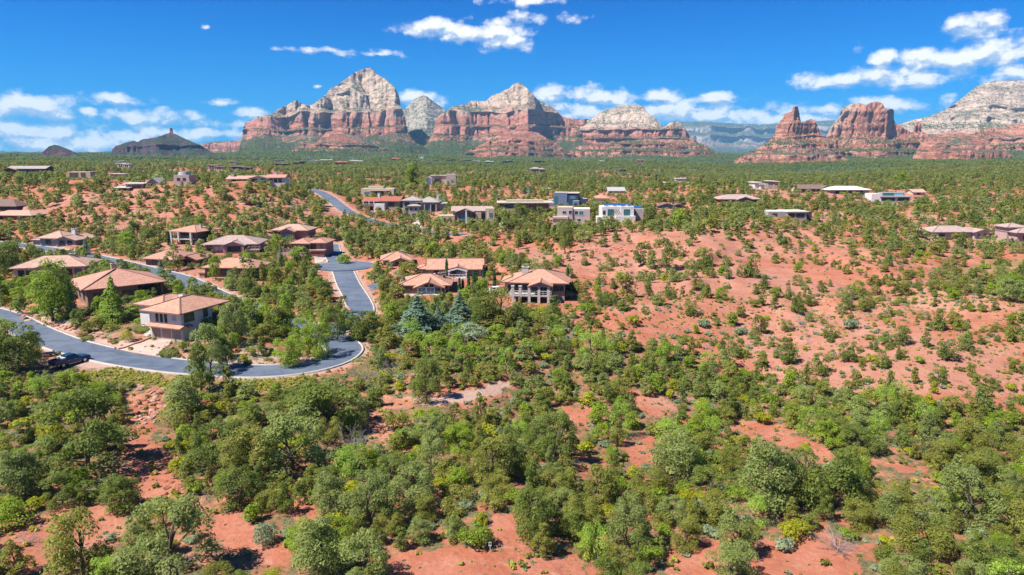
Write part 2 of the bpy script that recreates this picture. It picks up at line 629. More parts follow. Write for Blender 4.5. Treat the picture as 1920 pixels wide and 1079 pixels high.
def ground_material():
    m, t, b = new_mat('red_desert_soil', 0.95, 0.1)
    pos = t.node('ShaderNodeNewGeometry').outputs['Position']
    big = t.noise(pos, 0.035, 4.0, 0.6)
    mid = t.noise(pos, 0.28, 5.0, 0.62)
    tiny = t.noise(pos, 2.6, 4.0, 0.7)
    red = t.mix(t.mapr(mid, 0.35, 0.68), (0.425, 0.135, 0.072), (0.495, 0.190, 0.118))
    red = t.mix(t.mapr(big, 0.50, 0.70), red, (0.54, 0.230, 0.140))
    red = t.mix(t.mapr(tiny, 0.55, 0.72, 0.0, 0.55), red, (0.53, 0.27, 0.18))
    red = t.mix(t.mapr(tiny, 0.28, 0.42, 0.5, 0.0), red, (0.24, 0.075, 0.045))
    # pale crust, dark gravel and leaf litter in drifts
    drift = t.noise(t.vmath('ADD', pos, t.combine(0.0, 0.0, 40.0)), 0.75, 5.0, 0.72)
    red = t.mix(t.mapr(drift, 0.56, 0.68, 0.0, 0.45), red, (0.54, 0.31, 0.22))
    red = t.mix(t.mapr(drift, 0.30, 0.42, 0.6, 0.0), red, (0.27, 0.115, 0.075))
    grav = t.voronoi(pos, 4.5)
    red = t.mix(t.mapr(grav, 0.08, 0.22, 0.55, 0.0), red, (0.22, 0.10, 0.07))
    # pebbles and crumbs
    vor = t.voronoi(pos, 1.4)
    red = t.mix(t.mapr(vor, 0.10, 0.20, 0.5, 0.0), red, (0.27, 0.10, 0.065))
    # pale walked-on ground, dry grass, low green cover
    red = t.mix(t.math('MULTIPLY', t.attr('pale'), t.mapr(mid, 0.2, 0.7, 0.6, 1.0)), red, (0.52, 0.36, 0.28))
    gn = t.mapr(t.math('ADD', t.attr('grass'), t.math('MULTIPLY_ADD', tiny, 1.0, -0.5)), 0.35, 0.75)
    gcol = t.mix(t.mapr(mid, 0.3, 0.7), (0.16, 0.17, 0.035), (0.27, 0.23, 0.085))
    col = t.mix(gn, red, gcol)
    wn = t.mapr(t.math('ADD', t.attr('cover'), t.math('MULTIPLY_ADD', t.noise(pos, 0.55, 4.0, 0.7), 1.1, -0.55)), 0.38, 0.66)
    wcol = t.mix(t.mapr(tiny, 0.35, 0.65), (0.085, 0.085, 0.035), (0.20, 0.18, 0.085))
    col = t.mix(wn, col, wcol)
    fn = t.mapr(t.math('ADD', t.attr('forest'), t.math('MULTIPLY_ADD', t.noise(pos, 0.045, 5.0, 0.7), 1.2, -0.6)), 0.40, 0.62)
    col = t.mix(fn, col, (0.075, 0.105, 0.045))
    t.put(b.inputs['Base Color'], t.mix(1.0, col, (ALB * .93, ALB * .97, ALB * 1.0), 'MULTIPLY'))
    bump(t, b, t.math('ADD', t.math('MULTIPLY', tiny, 0.5), t.math('MULTIPLY', vor, 0.4)), 0.25, 0.8)
    return m


GRASSY = [[(150, 695), (215, 690), (350, 700), (480, 712), (600, 705), (560, 740), (420, 735), (330, 730), (250, 720), (170, 720)],
          [(1780, 500), (1920, 480), (1920, 540), (1800, 545)], [(640, 650), (720, 670), (760, 700), (700, 720), (660, 690)]]
PALE = [[(150, 676), (215, 684), (280, 694), (230, 700), (150, 692), (110, 688)], [(750, 748), (830, 742), (900, 732), (935, 712), (960, 716), (945, 738), (880, 752), (800, 760)],
        [(1250, 600), (1500, 590), (1720, 640), (1900, 700), (1920, 760), (1650, 740), (1480, 690), (1330, 650)],
        [(80, 560), (130, 600), (200, 625), (260, 640), (300, 650), (210, 655), (120, 625), (60, 590)], [(385, 672), (450, 640), (560, 665), (600, 662), (560, 678), (480, 684)],
        [(640, 636), (690, 655), (672, 680), (655, 690), (648, 660)]]
GPX, GPY = project(GX, GY, H)
jit = 7 * fbm(GX / 4, GY / 4, 2, 77)
grass_a = np.zeros(H.shape)
for pl in GRASSY:
    grass_a[in_poly(GPX + jit, GPY + jit, pl) & (GY < 330)] = 0.55
pale_a = np.zeros(H.shape)
for pl in PALE:
    pale_a[in_poly(GPX + jit, GPY + jit, pl) & (GY < 330)] = 0.9 if len(pl) != 8 or pl[0][0] < 1000 else 0.0
pale_a = np.maximum(pale_a, (ROADD < 1.7) * 0.8)
_big = fbm(GX / 30, GY / 30, 3, 88)
pale_a = np.maximum(pale_a, (GY > 100) * (GY < 420) * 0.26 * smooth(-0.15, 0.35, _big + 0.35 * smooth(560, 680, GPY) * (GPX > 1150)))
BARE = [[(250, 865), (335, 850), (315, 880), (335, 925), (420, 955), (560, 1035), (520, 1062), (400, 1010), (300, 955), (235, 910)], [(0, 985), (150, 940), (235, 950), (235, 1005), (130, 1040), (60, 1090), (0, 1090)],
        [(720, 1050), (960, 1035), (1090, 1055), (1100, 1090), (720, 1090)], [(1255, 1020), (1345, 1005), (1350, 1090), (1250, 1090)], [(1400, 1025), (1500, 1015), (1640, 1040), (1600, 1090), (1400, 1090)],
        [(235, 805), (300, 800), (290, 862), (235, 855)], [(925, 955), (990, 965), (965, 1055), (915, 1010)], [(820, 730), (900, 728), (945, 705), (960, 720), (940, 748), (860, 762), (820, 760)],
        [(690, 770), (735, 785), (730, 830), (690, 820)], [(1160, 820), (1215, 815), (1225, 865), (1180, 870)], [(1380, 780), (1470, 810), (1560, 850), (1540, 862), (1440, 830), (1375, 795)],
        [(1060, 760), (1110, 770), (1100, 800), (1060, 790)], [(1190, 735), (1260, 750), (1250, 775), (1190, 765)], [(720, 745), (830, 742), (830, 760), (720, 765)], [(540, 955), (590, 950), (600, 985), (550, 985)],
        [(1660, 850), (1740, 880), (1720, 890), (1640, 865)], [(1080, 860), (1130, 850), (1140, 880), (1090, 885)], [(250, 740), (300, 730), (310, 790), (250, 800)]]
bare_a = np.zeros(H.shape, bool)
for pl in BARE:
    bare_a |= in_poly(GPX + 3.2 * jit, GPY + 3.2 * np.roll(jit, 7, 1), pl) & (GY < 330)
HILL = [(1000, 488), (1100, 455), (1180, 432), (1300, 440), (1500, 440), (1700, 480), (1800, 530), (1925, 580), (1925, 780), (1700, 750), (1450, 715), (1290, 665), (1150, 640), (1050, 600), (1040, 540)]
LHILL = [(20, 350), (120, 352), (300, 345), (480, 340), (640, 360), (640, 400), (600, 425), (480, 430), (380, 408), (300, 425), (180, 440), (60, 405)]
on_hill = (in_poly(GPX + 3 * jit, GPY + 2 * jit, HILL) | in_poly(GPX, GPY, LHILL)) & (GY < 340)
cover_a = np.where((GY < 150) & ~on_hill & ~bare_a, 0.54, 0.18)
cover_a = np.where(on_hill, 0.10, cover_a) * smooth(1.0, 3.0, ROADD)
forest_a = 0.30 * smooth(330, 600, GY) + 0.45 * smooth(700, 1500, GY)
ground_me = mesh_np('ground', np.stack([GX, GY, H], -1).reshape(-1, 3), grid_faces(*H.shape), True)
float_attr(ground_me, 'grass', grass_a)
float_attr(ground_me, 'pale', pale_a)
float_attr(ground_me, 'cover', cover_a)
float_attr(ground_me, 'forest', forest_a)
M_GROUND = ground_material()
ground = tag(link('ground', ground_me, M_GROUND), kind='structure')

# the plain that carries on to the horizon all round
def disc(name, r0, r1, z, n=72, rings=6):
    rr = np.geomspace(max(r0, 1.0), r1, rings)
    a = np.linspace(0, 2 * np.pi, n + 1)
    A, RR = np.meshgrid(a, rr)
    V = np.stack([RR * np.cos(A), RR * np.sin(A), np.full(A.shape, z)], -1).reshape(-1, 3)
    return mesh_np(name, V, grid_faces(rings, n + 1)[:, ::-1])


plain_me = disc('plain', 1.0, 45000.0, -48.0, 96, 14)
m_, t_, b_ = new_mat('wooded_plain', 0.95, 0.1)
p_ = t_.node('ShaderNodeNewGeometry').outputs['Position']
t_.put(b_.inputs['Base Color'], t_.mix(t_.mapr(t_.noise(p_, 0.01, 5.0, 0.7), 0.35, 0.6), (0.06, 0.085, 0.04), (0.25, 0.12, 0.075)))
tag(link('plain', plain_me, m_), kind='structure')


# ------------------------------------------------------------------ roads, kerbs, drives
def asphalt_material():
    m, t, b = new_mat('worn_asphalt', 0.85, 0.3)
    pos = t.node('ShaderNodeNewGeometry').outputs['Position']
    n1 = t.noise(pos, 0.35, 4.0, 0.6)
    n2 = t.noise(pos, 6.0, 3.0, 0.7)
    col = t.mix(t.mapr(n1, 0.3, 0.7), (0.088, 0.115, 0.165), (0.128, 0.158, 0.212))
    col = t.mix(t.mapr(n2, 0.4, 0.7, 0.0, 0.35), col, (0.165, 0.19, 0.235))
    crack = t.voronoi(t.vmath('ADD', pos, t.combine(t.math('MULTIPLY', n1, 3.0), n2, 0.0)), 0.22, 'DISTANCE_TO_EDGE')
    col = t.mix(t.mapr(crack, 0.006, 0.02, 0.5, 0.0), col, (0.05, 0.06, 0.08))
    wide = t.noise(pos, 0.09, 3.0, 0.6)
    col = t.mix(t.mapr(wide, 0.50, 0.56, 0.0, 0.35), col, (0.175, 0.20, 0.245))
    tar = t.noise(t.vmath('MULTIPLY', pos, (0.25, 0.9, 1.0)), 0.6, 2.0, 0.5)
    col = t.mix(t.mapr(tar, 0.60, 0.64, 0.0, 0.5), col, (0.07, 0.09, 0.125))
    dust = t.mapr(t.math('ADD', t.attr('edge'), t.math('MULTIPLY_ADD', n1, 1.2, -0.6)), 0.75, 1.15, 0.0, 0.75)
    col = t.mix(dust, col, (0.36, 0.20, 0.14))
    col = t.mix(1.0, col, (ALB, ALB, ALB), 'MULTIPLY')
    t.put(b.inputs['Base Color'], col)
    bump(t, b, n2, 0.02, 0.5)
    return m


def concrete_material(name, c1, c2):
    m, t, b = new_mat(name, 0.9, 0.2)
    pos = t.node('ShaderNodeNewGeometry').outputs['Position']
    n1 = t.noise(pos, 0.5, 4.0, 0.6)
    n2 = t.noise(pos, 5.0, 3.0, 0.7)
    col = t.mix(t.mapr(n1, 0.3, 0.7), c1, c2)
    col = t.mix(t.mapr(n2, 0.52, 0.75, 0.0, 0.3), col, tuple(c * 0.75 for c in c1))
    col = t.mix(1.0, col, (ALB, ALB, ALB), 'MULTIPLY')
    t.put(b.inputs['Base Color'], col)
    return m


M_ASPH = asphalt_material()
M_KERB = concrete_material('kerb_concrete', (0.43, 0.39, 0.35), (0.54, 0.49, 0.44))
M_DRIVE = concrete_material('pink_concrete', (0.50, 0.35, 0.285), (0.58, 0.43, 0.355))
M_CONC = concrete_material('pale_concrete', (0.46, 0.385, 0.34), (0.54, 0.465, 0.41))


def path_sides(P):
    t = np.gradient(P[:, :2], axis=0)
    t /= np.linalg.norm(t, axis=1)[:, None] + 1e-9
    return np.stack([t[:, 1], -t[:, 0]], -1)      # right hand side


def ribbon(name, P, offs, dz, mat):
    """offs: lateral offsets, dz: heights over the path at these offsets"""
    s = path_sides(P)
    V = np.stack([np.column_stack([P[:, :2] + s * o, P[:, 2] + z]) for o, z in zip(offs, dz)], 1).reshape(-1, 3)
    me = mesh_np(name, V, grid_faces(len(P), len(offs))[:, ::-1])
    float_attr(me, 'edge', np.tile(np.abs(np.array(offs)) / max(abs(o) for o in offs), len(P)) ** 4)
    return link(name, me, mat)


for i, (nm, P, wd) in enumerate(ROADS):
    hw = wd / 2
    lift = 0.0 if i == 0 else 0.004 * i
    tag(ribbon('road', P + np.array([0, 0, lift]), [-hw, -hw * .8, -hw / 2, 0, hw / 2, hw * .8, hw], [0.0, .015, .04, .06, .04, .015, 0.0], M_ASPH), kind='structure')
    skip = []
    if i == 2:
        continue
    for sgn in (-1, 1):
        # kerbs stop where another road or a drive opens off this one
        q = P.copy()
        s = path_sides(q)
        e = q[:, :2] + s * sgn * (hw + 0.2)
        keep = np.ones(len(q), bool)
        for j, (_, P2, w2) in enumerate(ROADS[:2]):
            if j != i:
                d, _ = dist_to_path(e[:, 0], e[:, 1], P2)
                keep &= d > w2 / 2 + 0.3
        keep &= np.hypot(e[:, 0] - COURT[0], e[:, 1] - COURT[1]) > COURT[3] + 0.3
        ex, ey = project(e[:, 0], e[:, 1], q[:, 2])
        keep &= ~((ex > 222) & (ex < 292) & (ey > 650) & (ey < 680) & (sgn == -1 if i == 0 else False))
        run = []
        for k in range(len(q) + 1):
            if k < len(q) and keep[k]:
                run.append(k)
            else:
                if len(run) > 4:
                    qq = q[run]
                    a, bb = sgn * (hw + 0.01), sgn * (hw + 0.36)
                    o_, z_ = [a, a, bb, bb], [-0.15, 0.13, 0.13, -0.25]
                    if sgn < 0:
                        o_, z_ = o_[::-1], z_[::-1]
                    tag(ribbon('kerb', qq, o_, z_, M_KERB), kind='structure')
                run = []

# the turning circle at the end of the upper street
_a = np.linspace(0, 2 * np.pi, 49)
_rr = np.linspace(0.02, COURT[3], 6)
AA, RRR = np.meshgrid(_a, _rr)
V = np.stack([COURT[0] + RRR * np.cos(AA), COURT[1] + RRR * np.sin(AA), np.full(AA.shape, COURT[2] + 0.074)], -1).reshape(-1, 3)
tag(link('road', mesh_np('road', V, grid_faces(6, 49)[:, ::-1]), M_ASPH), kind='structure')


def slab_sheet(name, pix, mat, lift=0.08, sub=8, thick=0.25):
    """a paved area whose outline is given by spots on the ground; follows the ground"""
    pts = np.array([at(*p)[:] for p in pix])
    c = pts.mean(0)
    P = resample(np.vstack([pts, pts[:1]])[:, :2], 0.8) if len(pix) > 6 else np.vstack([np.linspace(pts[i, :2], pts[(i + 1) % len(pts), :2], 10, endpoint=False) for i in range(len(pts))] + [pts[:1, :2]])
    n = len(P)
    rows = [c[:2] + (P - c[:2]) * f for f in np.linspace(0.02, 1, sub)]
    XY = np.vstack(rows)
    Z = ground_at(XY[:, 0], XY[:, 1]) + lift
    V = np.column_stack([XY, Z])
    edge = V[-n:].copy()
    edge[:, 2] -= thick
    V = np.vstack([V, edge])
    F = grid_faces(sub + 1, n)
    # keep the faces pointing up
    area = np.sum(P[:-1, 0] * P[1:, 1] - P[1:, 0] * P[:-1, 1])
    F = F if area < 0 else F[:, ::-1]
    return tag(link(name, mesh_np(name, V, F), mat), kind='structure')


slab_sheet('driveway', [(217, 656), (283, 634), (324, 637), (318, 648), (296, 668)], M_DRIVE)
slab_sheet('driveway', [(-60, 560), (-60, 530), (5, 524), (22, 528), (40, 541), (12, 553)], M_CONC)
slab_sheet('driveway', [(588, 482), (618, 479), (606, 492), (592, 495)], M_CONC)
slab_sheet('driveway', [(774, 406), (783, 406), (792, 430), (778, 431)], M_CONC)
slab_sheet('driveway', [(690, 535), (730, 524), (748, 532), (695, 546)], M_ASPH, 0.06)
slab_sheet('driveway', [(870, 560), (905, 548), (945, 538), (950, 552), (915, 560), (880, 572)], M_DRIVE)
slab_sheet('driveway', [(925, 412), (946, 408), (950, 432), (936, 436)], M_DRIVE)
slab_sheet('path', [(1000, 352), (992, 365), (985, 358), (990, 350)], M_ASPH, 0.1)
# ------------------------------------------------------------------ sandstone mountains
def rock_material(name, zred, zwhite, blur=30.0, veg=0.5, tint=(1, 1, 1), pale=(0.62, 0.465, 0.34), red=(0.56, 0.205, 0.125), dip=0.0):
    m, t, b = new_mat(name, 0.95, 0.1)
    g = t.node('ShaderNodeNewGeometry')
    pos = g.outputs['Position']
    nz = t.split(g.outputs['Normal'])[2]
    x, y, z = t.split(pos)
    big = t.noise(pos, 0.010, 4.0, 0.6)
    zz = t.math('ADD', t.math('ADD', z, t.math('MULTIPLY_ADD', big, blur * 3, -blur * 1.5)), t.math('MULTIPLY', x, dip))
    # bedding: thin beds along z, wobbling slowly sideways
    bed = t.noise(t.combine(t.math('MULTIPLY', x, 0.002), t.math('MULTIPLY', y, 0.002), t.math('MULTIPLY', zz, 0.085)), 1.0, 5.0, 0.7)
    streak = t.noise(t.combine(t.math('MULTIPLY', x, 0.05), t.math('MULTIPLY', y, 0.05), t.math('MULTIPLY', z, 0.006)), 1.0, 4.0, 0.65)
    rc = t.mix(t.mapr(bed, 0.42, 0.57), tuple(c * 0.64 for c in red), (red[0] * 1.10, red[1] * 1.35, red[2] * 1.5))
    rc = t.mix(t.mapr(streak, 0.5, 0.72, 0.0, 0.45), rc, (0.26, 0.085, 0.06))
    wc = t.mix(t.mapr(bed, 0.41, 0.56), tuple(c * 0.60 for c in pale), tuple(min(1, c * 1.1) for c in pale))
    wc = t.mix(t.mapr(streak, 0.52, 0.7, 0.0, 0.55), wc, (0.33, 0.22, 0.16))
    mid_c = t.mix(t.mapr(bed, 0.38, 0.60), (0.50, 0.27, 0.19), (0.60, 0.42, 0.31))
    span = zwhite - zred
    col = t.mix(t.mapr(zz, zred - span * .7, zred + span * .2), rc, mid_c)
    col = t.mix(t.mapr(zz, zred + span * .3, zwhite + span * .2), col, wc)
    joint = t.noise(t.combine(t.math('MULTIPLY', x, 0.028), t.math('MULTIPLY', y, 0.028), t.math('MULTIPLY', z, 0.0035)), 1.0, 3.0, 0.6)
    col = t.mix(t.mapr(t.math('ABSOLUTE', t.math('SUBTRACT', joint, 0.5)), 0.0, 0.022, 0.55, 0.0), col, (0.15, 0.075, 0.055))
    sp = t.noise(pos, 0.07, 5.0, 0.85)
    sp2 = t.noise(pos, 0.012, 3.0, 0.6)
    vm = t.math('ADD', t.math('MULTIPLY_ADD', sp, 2.2, -1.1), t.math('ADD', t.math('MULTIPLY_ADD', nz, 0.9, -0.62), t.math('MULTIPLY_ADD', sp2, 0.9, -0.45)))
    vm = t.math('ADD', vm, t.mapr(z, 0.0, 95.0, 0.22, 0.0))
    vm = t.mapr(t.math('ADD', vm, veg - 0.5), 0.10, 0.26)
    col = t.mix(vm, col, t.mix(t.mapr(sp2, 0.4, 0.6), (0.055, 0.080, 0.045), (0.100, 0.120, 0.065)))
    col = t.mix(1.0, col, (ALB, ALB, ALB), 'MULTIPLY')
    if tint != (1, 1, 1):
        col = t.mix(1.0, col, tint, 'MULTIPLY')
    t.put(b.inputs['Base Color'], col)
    hgt = t.math('ADD', t.math('MULTIPLY', t.noise(pos, 0.035, 6.0, 0.68), 1.0), t.math('ADD', t.math('MULTIPLY', bed, 0.5), t.math('MULTIPLY', streak, 0.5)))
    bump(t, b, hgt, 16.0, 1.0)
    return m


TALUS = []      # spots on the gentler slopes where trees hold on


def mountain(name, sil, yfront, prof, mat, seed, amp=(55, 26, 11), lam=(190, 70, 24), vstep=7.0, step=1.4, jag=1.2, back=0.9, hb=-45.0, kind='structure', talus_amp=0.5, trees=1.0):
    """A ridge built from its front foot to its crest and down behind: sil = skyline pixels, yfront = depth of the cliff foot along the range,
    prof = (run, height) of the face, horizontal strata at absolute heights."""
    sil = np.array(sil, float)
    step = step * 1.25
    px = np.arange(sil[0, 0], sil[-1, 0] + step, step)
    py = np.interp(px, sil[:, 0], sil[:, 1]) + jag * fbm(px / 9.0, px * 0 + seed, 3, seed + 3)
    yf = np.array(yfront, float)
    Yf = np.interp(px, yf[:, 0], yf[:, 1])
    u, s = ray(px, py)
    pr = np.array(prof, float)
    vstep = vstep * 1.25
    # resample the face profile so that cliffs get rows too
    seg = np.concatenate([[0], np.cumsum(np.hypot(np.diff(pr[:, 0]), np.diff(pr[:, 1])))])
    nr = int(seg[-1] / vstep)
    t = np.linspace(0, seg[-1], nr)
    D = np.interp(t, seg, pr[:, 0])
    F = np.interp(t, seg, pr[:, 1])
    Xw = (u * Yf)[None, :] + 0 * F[:, None]
    Fg = F[:, None] + 0 * Xw
    # beds sag and swell along the range, so no ledge runs through unbroken
    sag = 1 + 0.16 * fbm(Xw / 420, Xw * 0 + seed, 3, seed + 21) + 0.10 * fbm(Xw / 120, Fg / 200, 2, seed + 22)
    steep = np.gradient(F, t)[:, None]
    lam0, lam1, lam2 = lam
    wx = 25 * fbm(Xw / 130, Fg / 130, 2, seed + 9)
    N = (0.5 - ridged((Xw + wx) / lam0, Fg / (lam0 * 4), 2, seed)) * amp[0] * 2 + (0.5 - ridged((Xw + wx) / lam1, Fg / (lam1 * 5), 2, seed + 1)) * amp[1] * 2 \
        + (0.5 - ridged((Xw + wx * .4) / lam2, Fg / (lam2 * 3.5), 3, seed + 2)) * amp[2] * 2
    N = N + 7.0 * fbm(Fg / 16.0, Xw / 260.0, 3, seed + 5) + 4.0 * fbm(Xw / 12, Fg / 12, 3, seed + 6)
    N = N + 60.0 * (amp[0] / 50.0) * fbm(Xw / 330, Fg / 900, 2, seed + 30)
    kk_ = amp[0] / 50.0
    crk = ridged((Xw + 14 * fbm(Xw / 50, Fg / 45, 2, seed + 41)) / (lam1 * .85), Fg / (lam1 * 9), 1, seed + 40)
    N = N + 26.0 * min(kk_, 1.3) * (1 - smooth(0.0, 0.15, crk)) * smooth(0.45, 0.8, steep)
    N = N * (talus_amp + (1 - talus_amp) * smooth(0.3, 0.8, steep))
    Fj = Fg * np.where(Fg > 0, sag, 1) + 5.0 * fbm(Xw / 60, Fg / 60, 3, seed + 7) + 3.5 * fbm(Xw / 18, Fg / 18, 2, seed + 8)
    Yg = Yf[None, :] + D[:, None] + N
    cap = s[None, :] * Yg
    over = Fj > cap
    first = np.where(over.any(0), np.argmax(over, 0), nr - 1)
    cols = np.arange(len(px))
    Yc = Yg[first, cols]
    hc = np.minimum(s * Yc, np.maximum(Fj[first, cols], s * Yc - 40))
    hc = s * Yc
    rows = np.arange(nr)[:, None]
    past = rows >= first[None, :]
    ex = np.maximum(t[:, None] - t[first][None, :], 0)
    Yb = Yc[None, :] + ex * back
    hbk = hc[None, :] - ex * 0.9 + 2.5 * fbm(Xw / 25, ex / 25, 2, seed + 12) * (ex > 0)
    Y = np.where(past, Yb, Yg)
    Hh = np.where(past, hbk, np.minimum(Fj, hc[None, :]))
    Hh = np.maximum(Hh, hb)
    X = u[None, :] * Y
    P3 = np.stack([X, Y, Hh], -1)
    nrm = np.cross(np.gradient(P3, axis=1), np.gradient(P3, axis=0))
    nrm /= np.linalg.norm(nrm, axis=-1)[..., None] + 1e-9
    flat = (np.abs(nrm[..., 2]) > 0.55) & (Hh > -25) & (Hh < 190) & ~past
    pts = P3[flat]
    rsm = np.random.RandomState(seed)
    prob = np.clip(1.05 - pts[:, 2] / 170.0, .12, 1) * np.clip(.35 + 1.3 * fbm(pts[:, 0] / 90, pts[:, 2] / 40, 3, seed + 50), 0, 1)
    prob = np.maximum(prob, 1.2 * smooth(60, 10, pts[:, 2]) * np.clip(.7 + fbm(pts[:, 0] / 120, pts[:, 1] / 120, 2, seed + 51), 0, 1))
    pts = pts[rsm.uniform(size=len(pts)) < prob * (step * vstep / 9.0 / 1.0) * trees]
    if 2100 < Yf.mean() < 4500:
        TALUS.append(pts + rsm.normal(size=pts.shape) * [1.5, 1.5, 0])
    me = mesh_np(name, P3.reshape(-1, 3), grid_faces(nr, len(px))[:, ::1], False)
    return tag(link(name, me, mat), kind=kind)


MT_A = rock_material('capitol_sandstone', 190, 235, 30, 0.50)
MT_B = rock_material('ridge_sandstone', 215, 262, 36, 0.50)
MT_R = rock_material('red_sandstone', 900, 950, 20, 0.30)
MT_C = rock_material('pale_dome_sandstone', 128, 150, 14, 0.41, pale=(0.63, 0.48, 0.36))
MT_D = rock_material('right_rim_sandstone', 95, 130, 24, 0.43, pale=(0.64, 0.49, 0.365))
MT_S = rock_material('spire_sandstone', 900, 950, 20, 0.30, red=(0.56, 0.215, 0.13))
MT_P = rock_material('coffee_pot_sandstone', -1135, -1090, 16, 0.36, dip=-1.0, red=(0.56, 0.215, 0.13))
MT_L = rock_material('cloud_shaded_hill_rock', 500, 600, 20, 0.40, red=(0.24, 0.105, 0.10), tint=(.62, .66, .86))  # dark red and blue tint paint cloud shade and haze into the rock
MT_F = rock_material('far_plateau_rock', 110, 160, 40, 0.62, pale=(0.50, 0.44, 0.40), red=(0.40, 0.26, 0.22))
MT_V = rock_material('grey_cone_rock', 60, 110, 20, 0.62, pale=(0.50, 0.42, 0.33))

FACE_A = [(0, -45), (330, 45), (500, 92), (520, 120), (560, 128), (580, 200), (640, 222), (690, 300), (735, 330), (790, 420), (860, 480), (1100, 700)]
FACE_B = [(0, -45), (260, 25), (420, 70), (450, 90), (490, 96), (510, 140), (560, 150), (585, 215), (650, 245), (760, 340), (1000, 520)]
FACE_RED = [(0, -45), (120, 10), (150, 32), (190, 38), (205, 60), (240, 68), (260, 95), (300, 105), (330, 150), (420, 230), (520, 330)]
FACE_LOW = [(0, -45), (200, 5), (260, 30), (290, 70), (330, 80), (350, 130), (450, 200), (600, 300)]
FACE_TAL = [(0, -45), (150, 10), (330, 80), (520, 190), (760, 330), (900, 420)]

# far plateau under the clouds, and the far mesa at the left edge
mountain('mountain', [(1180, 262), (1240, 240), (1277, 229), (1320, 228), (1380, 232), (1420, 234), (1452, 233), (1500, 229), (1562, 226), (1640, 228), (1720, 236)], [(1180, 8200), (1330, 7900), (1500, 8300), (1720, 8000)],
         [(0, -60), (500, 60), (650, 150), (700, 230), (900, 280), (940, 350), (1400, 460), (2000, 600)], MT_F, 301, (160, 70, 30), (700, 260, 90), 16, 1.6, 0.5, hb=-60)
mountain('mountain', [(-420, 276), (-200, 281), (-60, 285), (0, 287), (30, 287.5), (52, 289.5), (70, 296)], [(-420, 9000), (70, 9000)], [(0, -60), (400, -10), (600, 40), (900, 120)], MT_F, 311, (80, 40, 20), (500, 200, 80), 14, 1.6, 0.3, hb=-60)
# behind: low red cliff left of the great peak, small far cliff
mountain('mountain', [(368, 286), (378, 270), (395, 267), (420, 266), (440, 264), (470, 262), (520, 262)], [(368, 4300), (520, 4200)], [(0, -45), (100, 0), (160, 20), (190, 75), (300, 110)], MT_R, 321, (26, 16, 7), (160, 60, 26), 6, 1.3, 0.8)
mountain('mountain', [(172, 296), (175, 286), (190, 285), (215, 285), (240, 288)], [(172, 5200), (240, 5200)], [(0, -45), (60, -10), (90, 40), (200, 70)], MT_R, 331, (20, 10, 6), (150, 60, 26), 6, 1.3, 0.5)
# grey cone between the peaks
mountain('mountain', [(735, 235), (749, 210), (759, 204), (771, 193), (780, 185), (790, 180), (798, 180), (809, 188), (821, 196), (834, 205), (850, 222), (870, 240)], [(735, 3950), (800, 3700), (870, 3950)], FACE_TAL, MT_V, 341, (40, 22, 10), (160, 60, 24), 7, 1.3, 1.4)
# the great peak
mountain('mountain', [(446, 284), (452, 262), (456, 238), (462, 230), (467, 227), (480, 221), (505, 216), (520, 206), (532, 200), (540, 197), (552, 190), (557, 188), (565, 195), (576, 197), (587, 196), (595, 190), (612, 177), (620, 166),
                      (635, 159), (645, 151), (657, 142), (667, 135), (685, 129), (695, 127), (702, 132), (707, 139), (717, 145), (730, 154), (740, 164), (746, 174), (750, 187), (752, 200), (758, 215), (762, 235), (766, 252), (780, 268), (800, 280)],
         [(446, 2990), (500, 2960), (560, 2930), (600, 2890), (650, 2870), (700, 2850), (740, 2840), (765, 2900), (800, 3100)], FACE_A, MT_A, 351, (80, 40, 15), (210, 80, 28), 6.0, 1.1, 1.6)
# low red dome and ledges at its foot
mountain('mountain', [(540, 288), (556, 276), (575, 270), (595, 266), (603, 258), (612, 248), (630, 245), (645, 250), (655, 260), (680, 264), (705, 275), (740, 282), (760, 290)], [(540, 2700), (640, 2600), (760, 2720)],
         [(0, -45), (90, 0), (120, 18), (170, 24), (185, 42), (250, 60), (330, 100), (420, 130)], MT_R, 361, (22, 12, 6), (150, 60, 22), 5, 1.2, 0.8, trees=.3)
# second massif
mountain('mountain', [(790, 284), (805, 262), (812, 250), (816, 226), (825, 216), (840, 206), (849, 199), (871, 196), (884, 189), (899, 191), (912, 189), (924, 178), (943, 172), (956, 164), (965, 157), (973, 154), (981, 160), (990, 167), (1002, 180),
                      (1012, 191), (1031, 197), (1043, 207), (1052, 217), (1065, 222), (1084, 224), (1102, 224), (1115, 228), (1130, 240), (1150, 262), (1180, 284)],
         [(790, 3150), (830, 3060), (880, 3080), (930, 2980), (960, 2870), (990, 2800), (1004, 2860), (1012, 3010), (1060, 3120), (1180, 3250)], FACE_B, MT_B, 371, (62, 36, 15), (180, 72, 27), 6.0, 1.1, 1.5)
# its red skirt of ledges
mountain('mountain', [(850, 296), (880, 282), (905, 270), (925, 258), (950, 248), (985, 246), (1010, 250), (1030, 262), (1045, 270), (1060, 282), (1085, 296)], [(850, 2780), (930, 2620), (990, 2590), (1085, 2780)],
         [(0, -45), (70, -8), (80, 8), (130, 14), (140, 30), (190, 36), (202, 54), (250, 62), (330, 90), (420, 150)], MT_R, 381, (20, 12, 6), (160, 60, 22), 4.5, 1.2, 0.8, trees=.3)
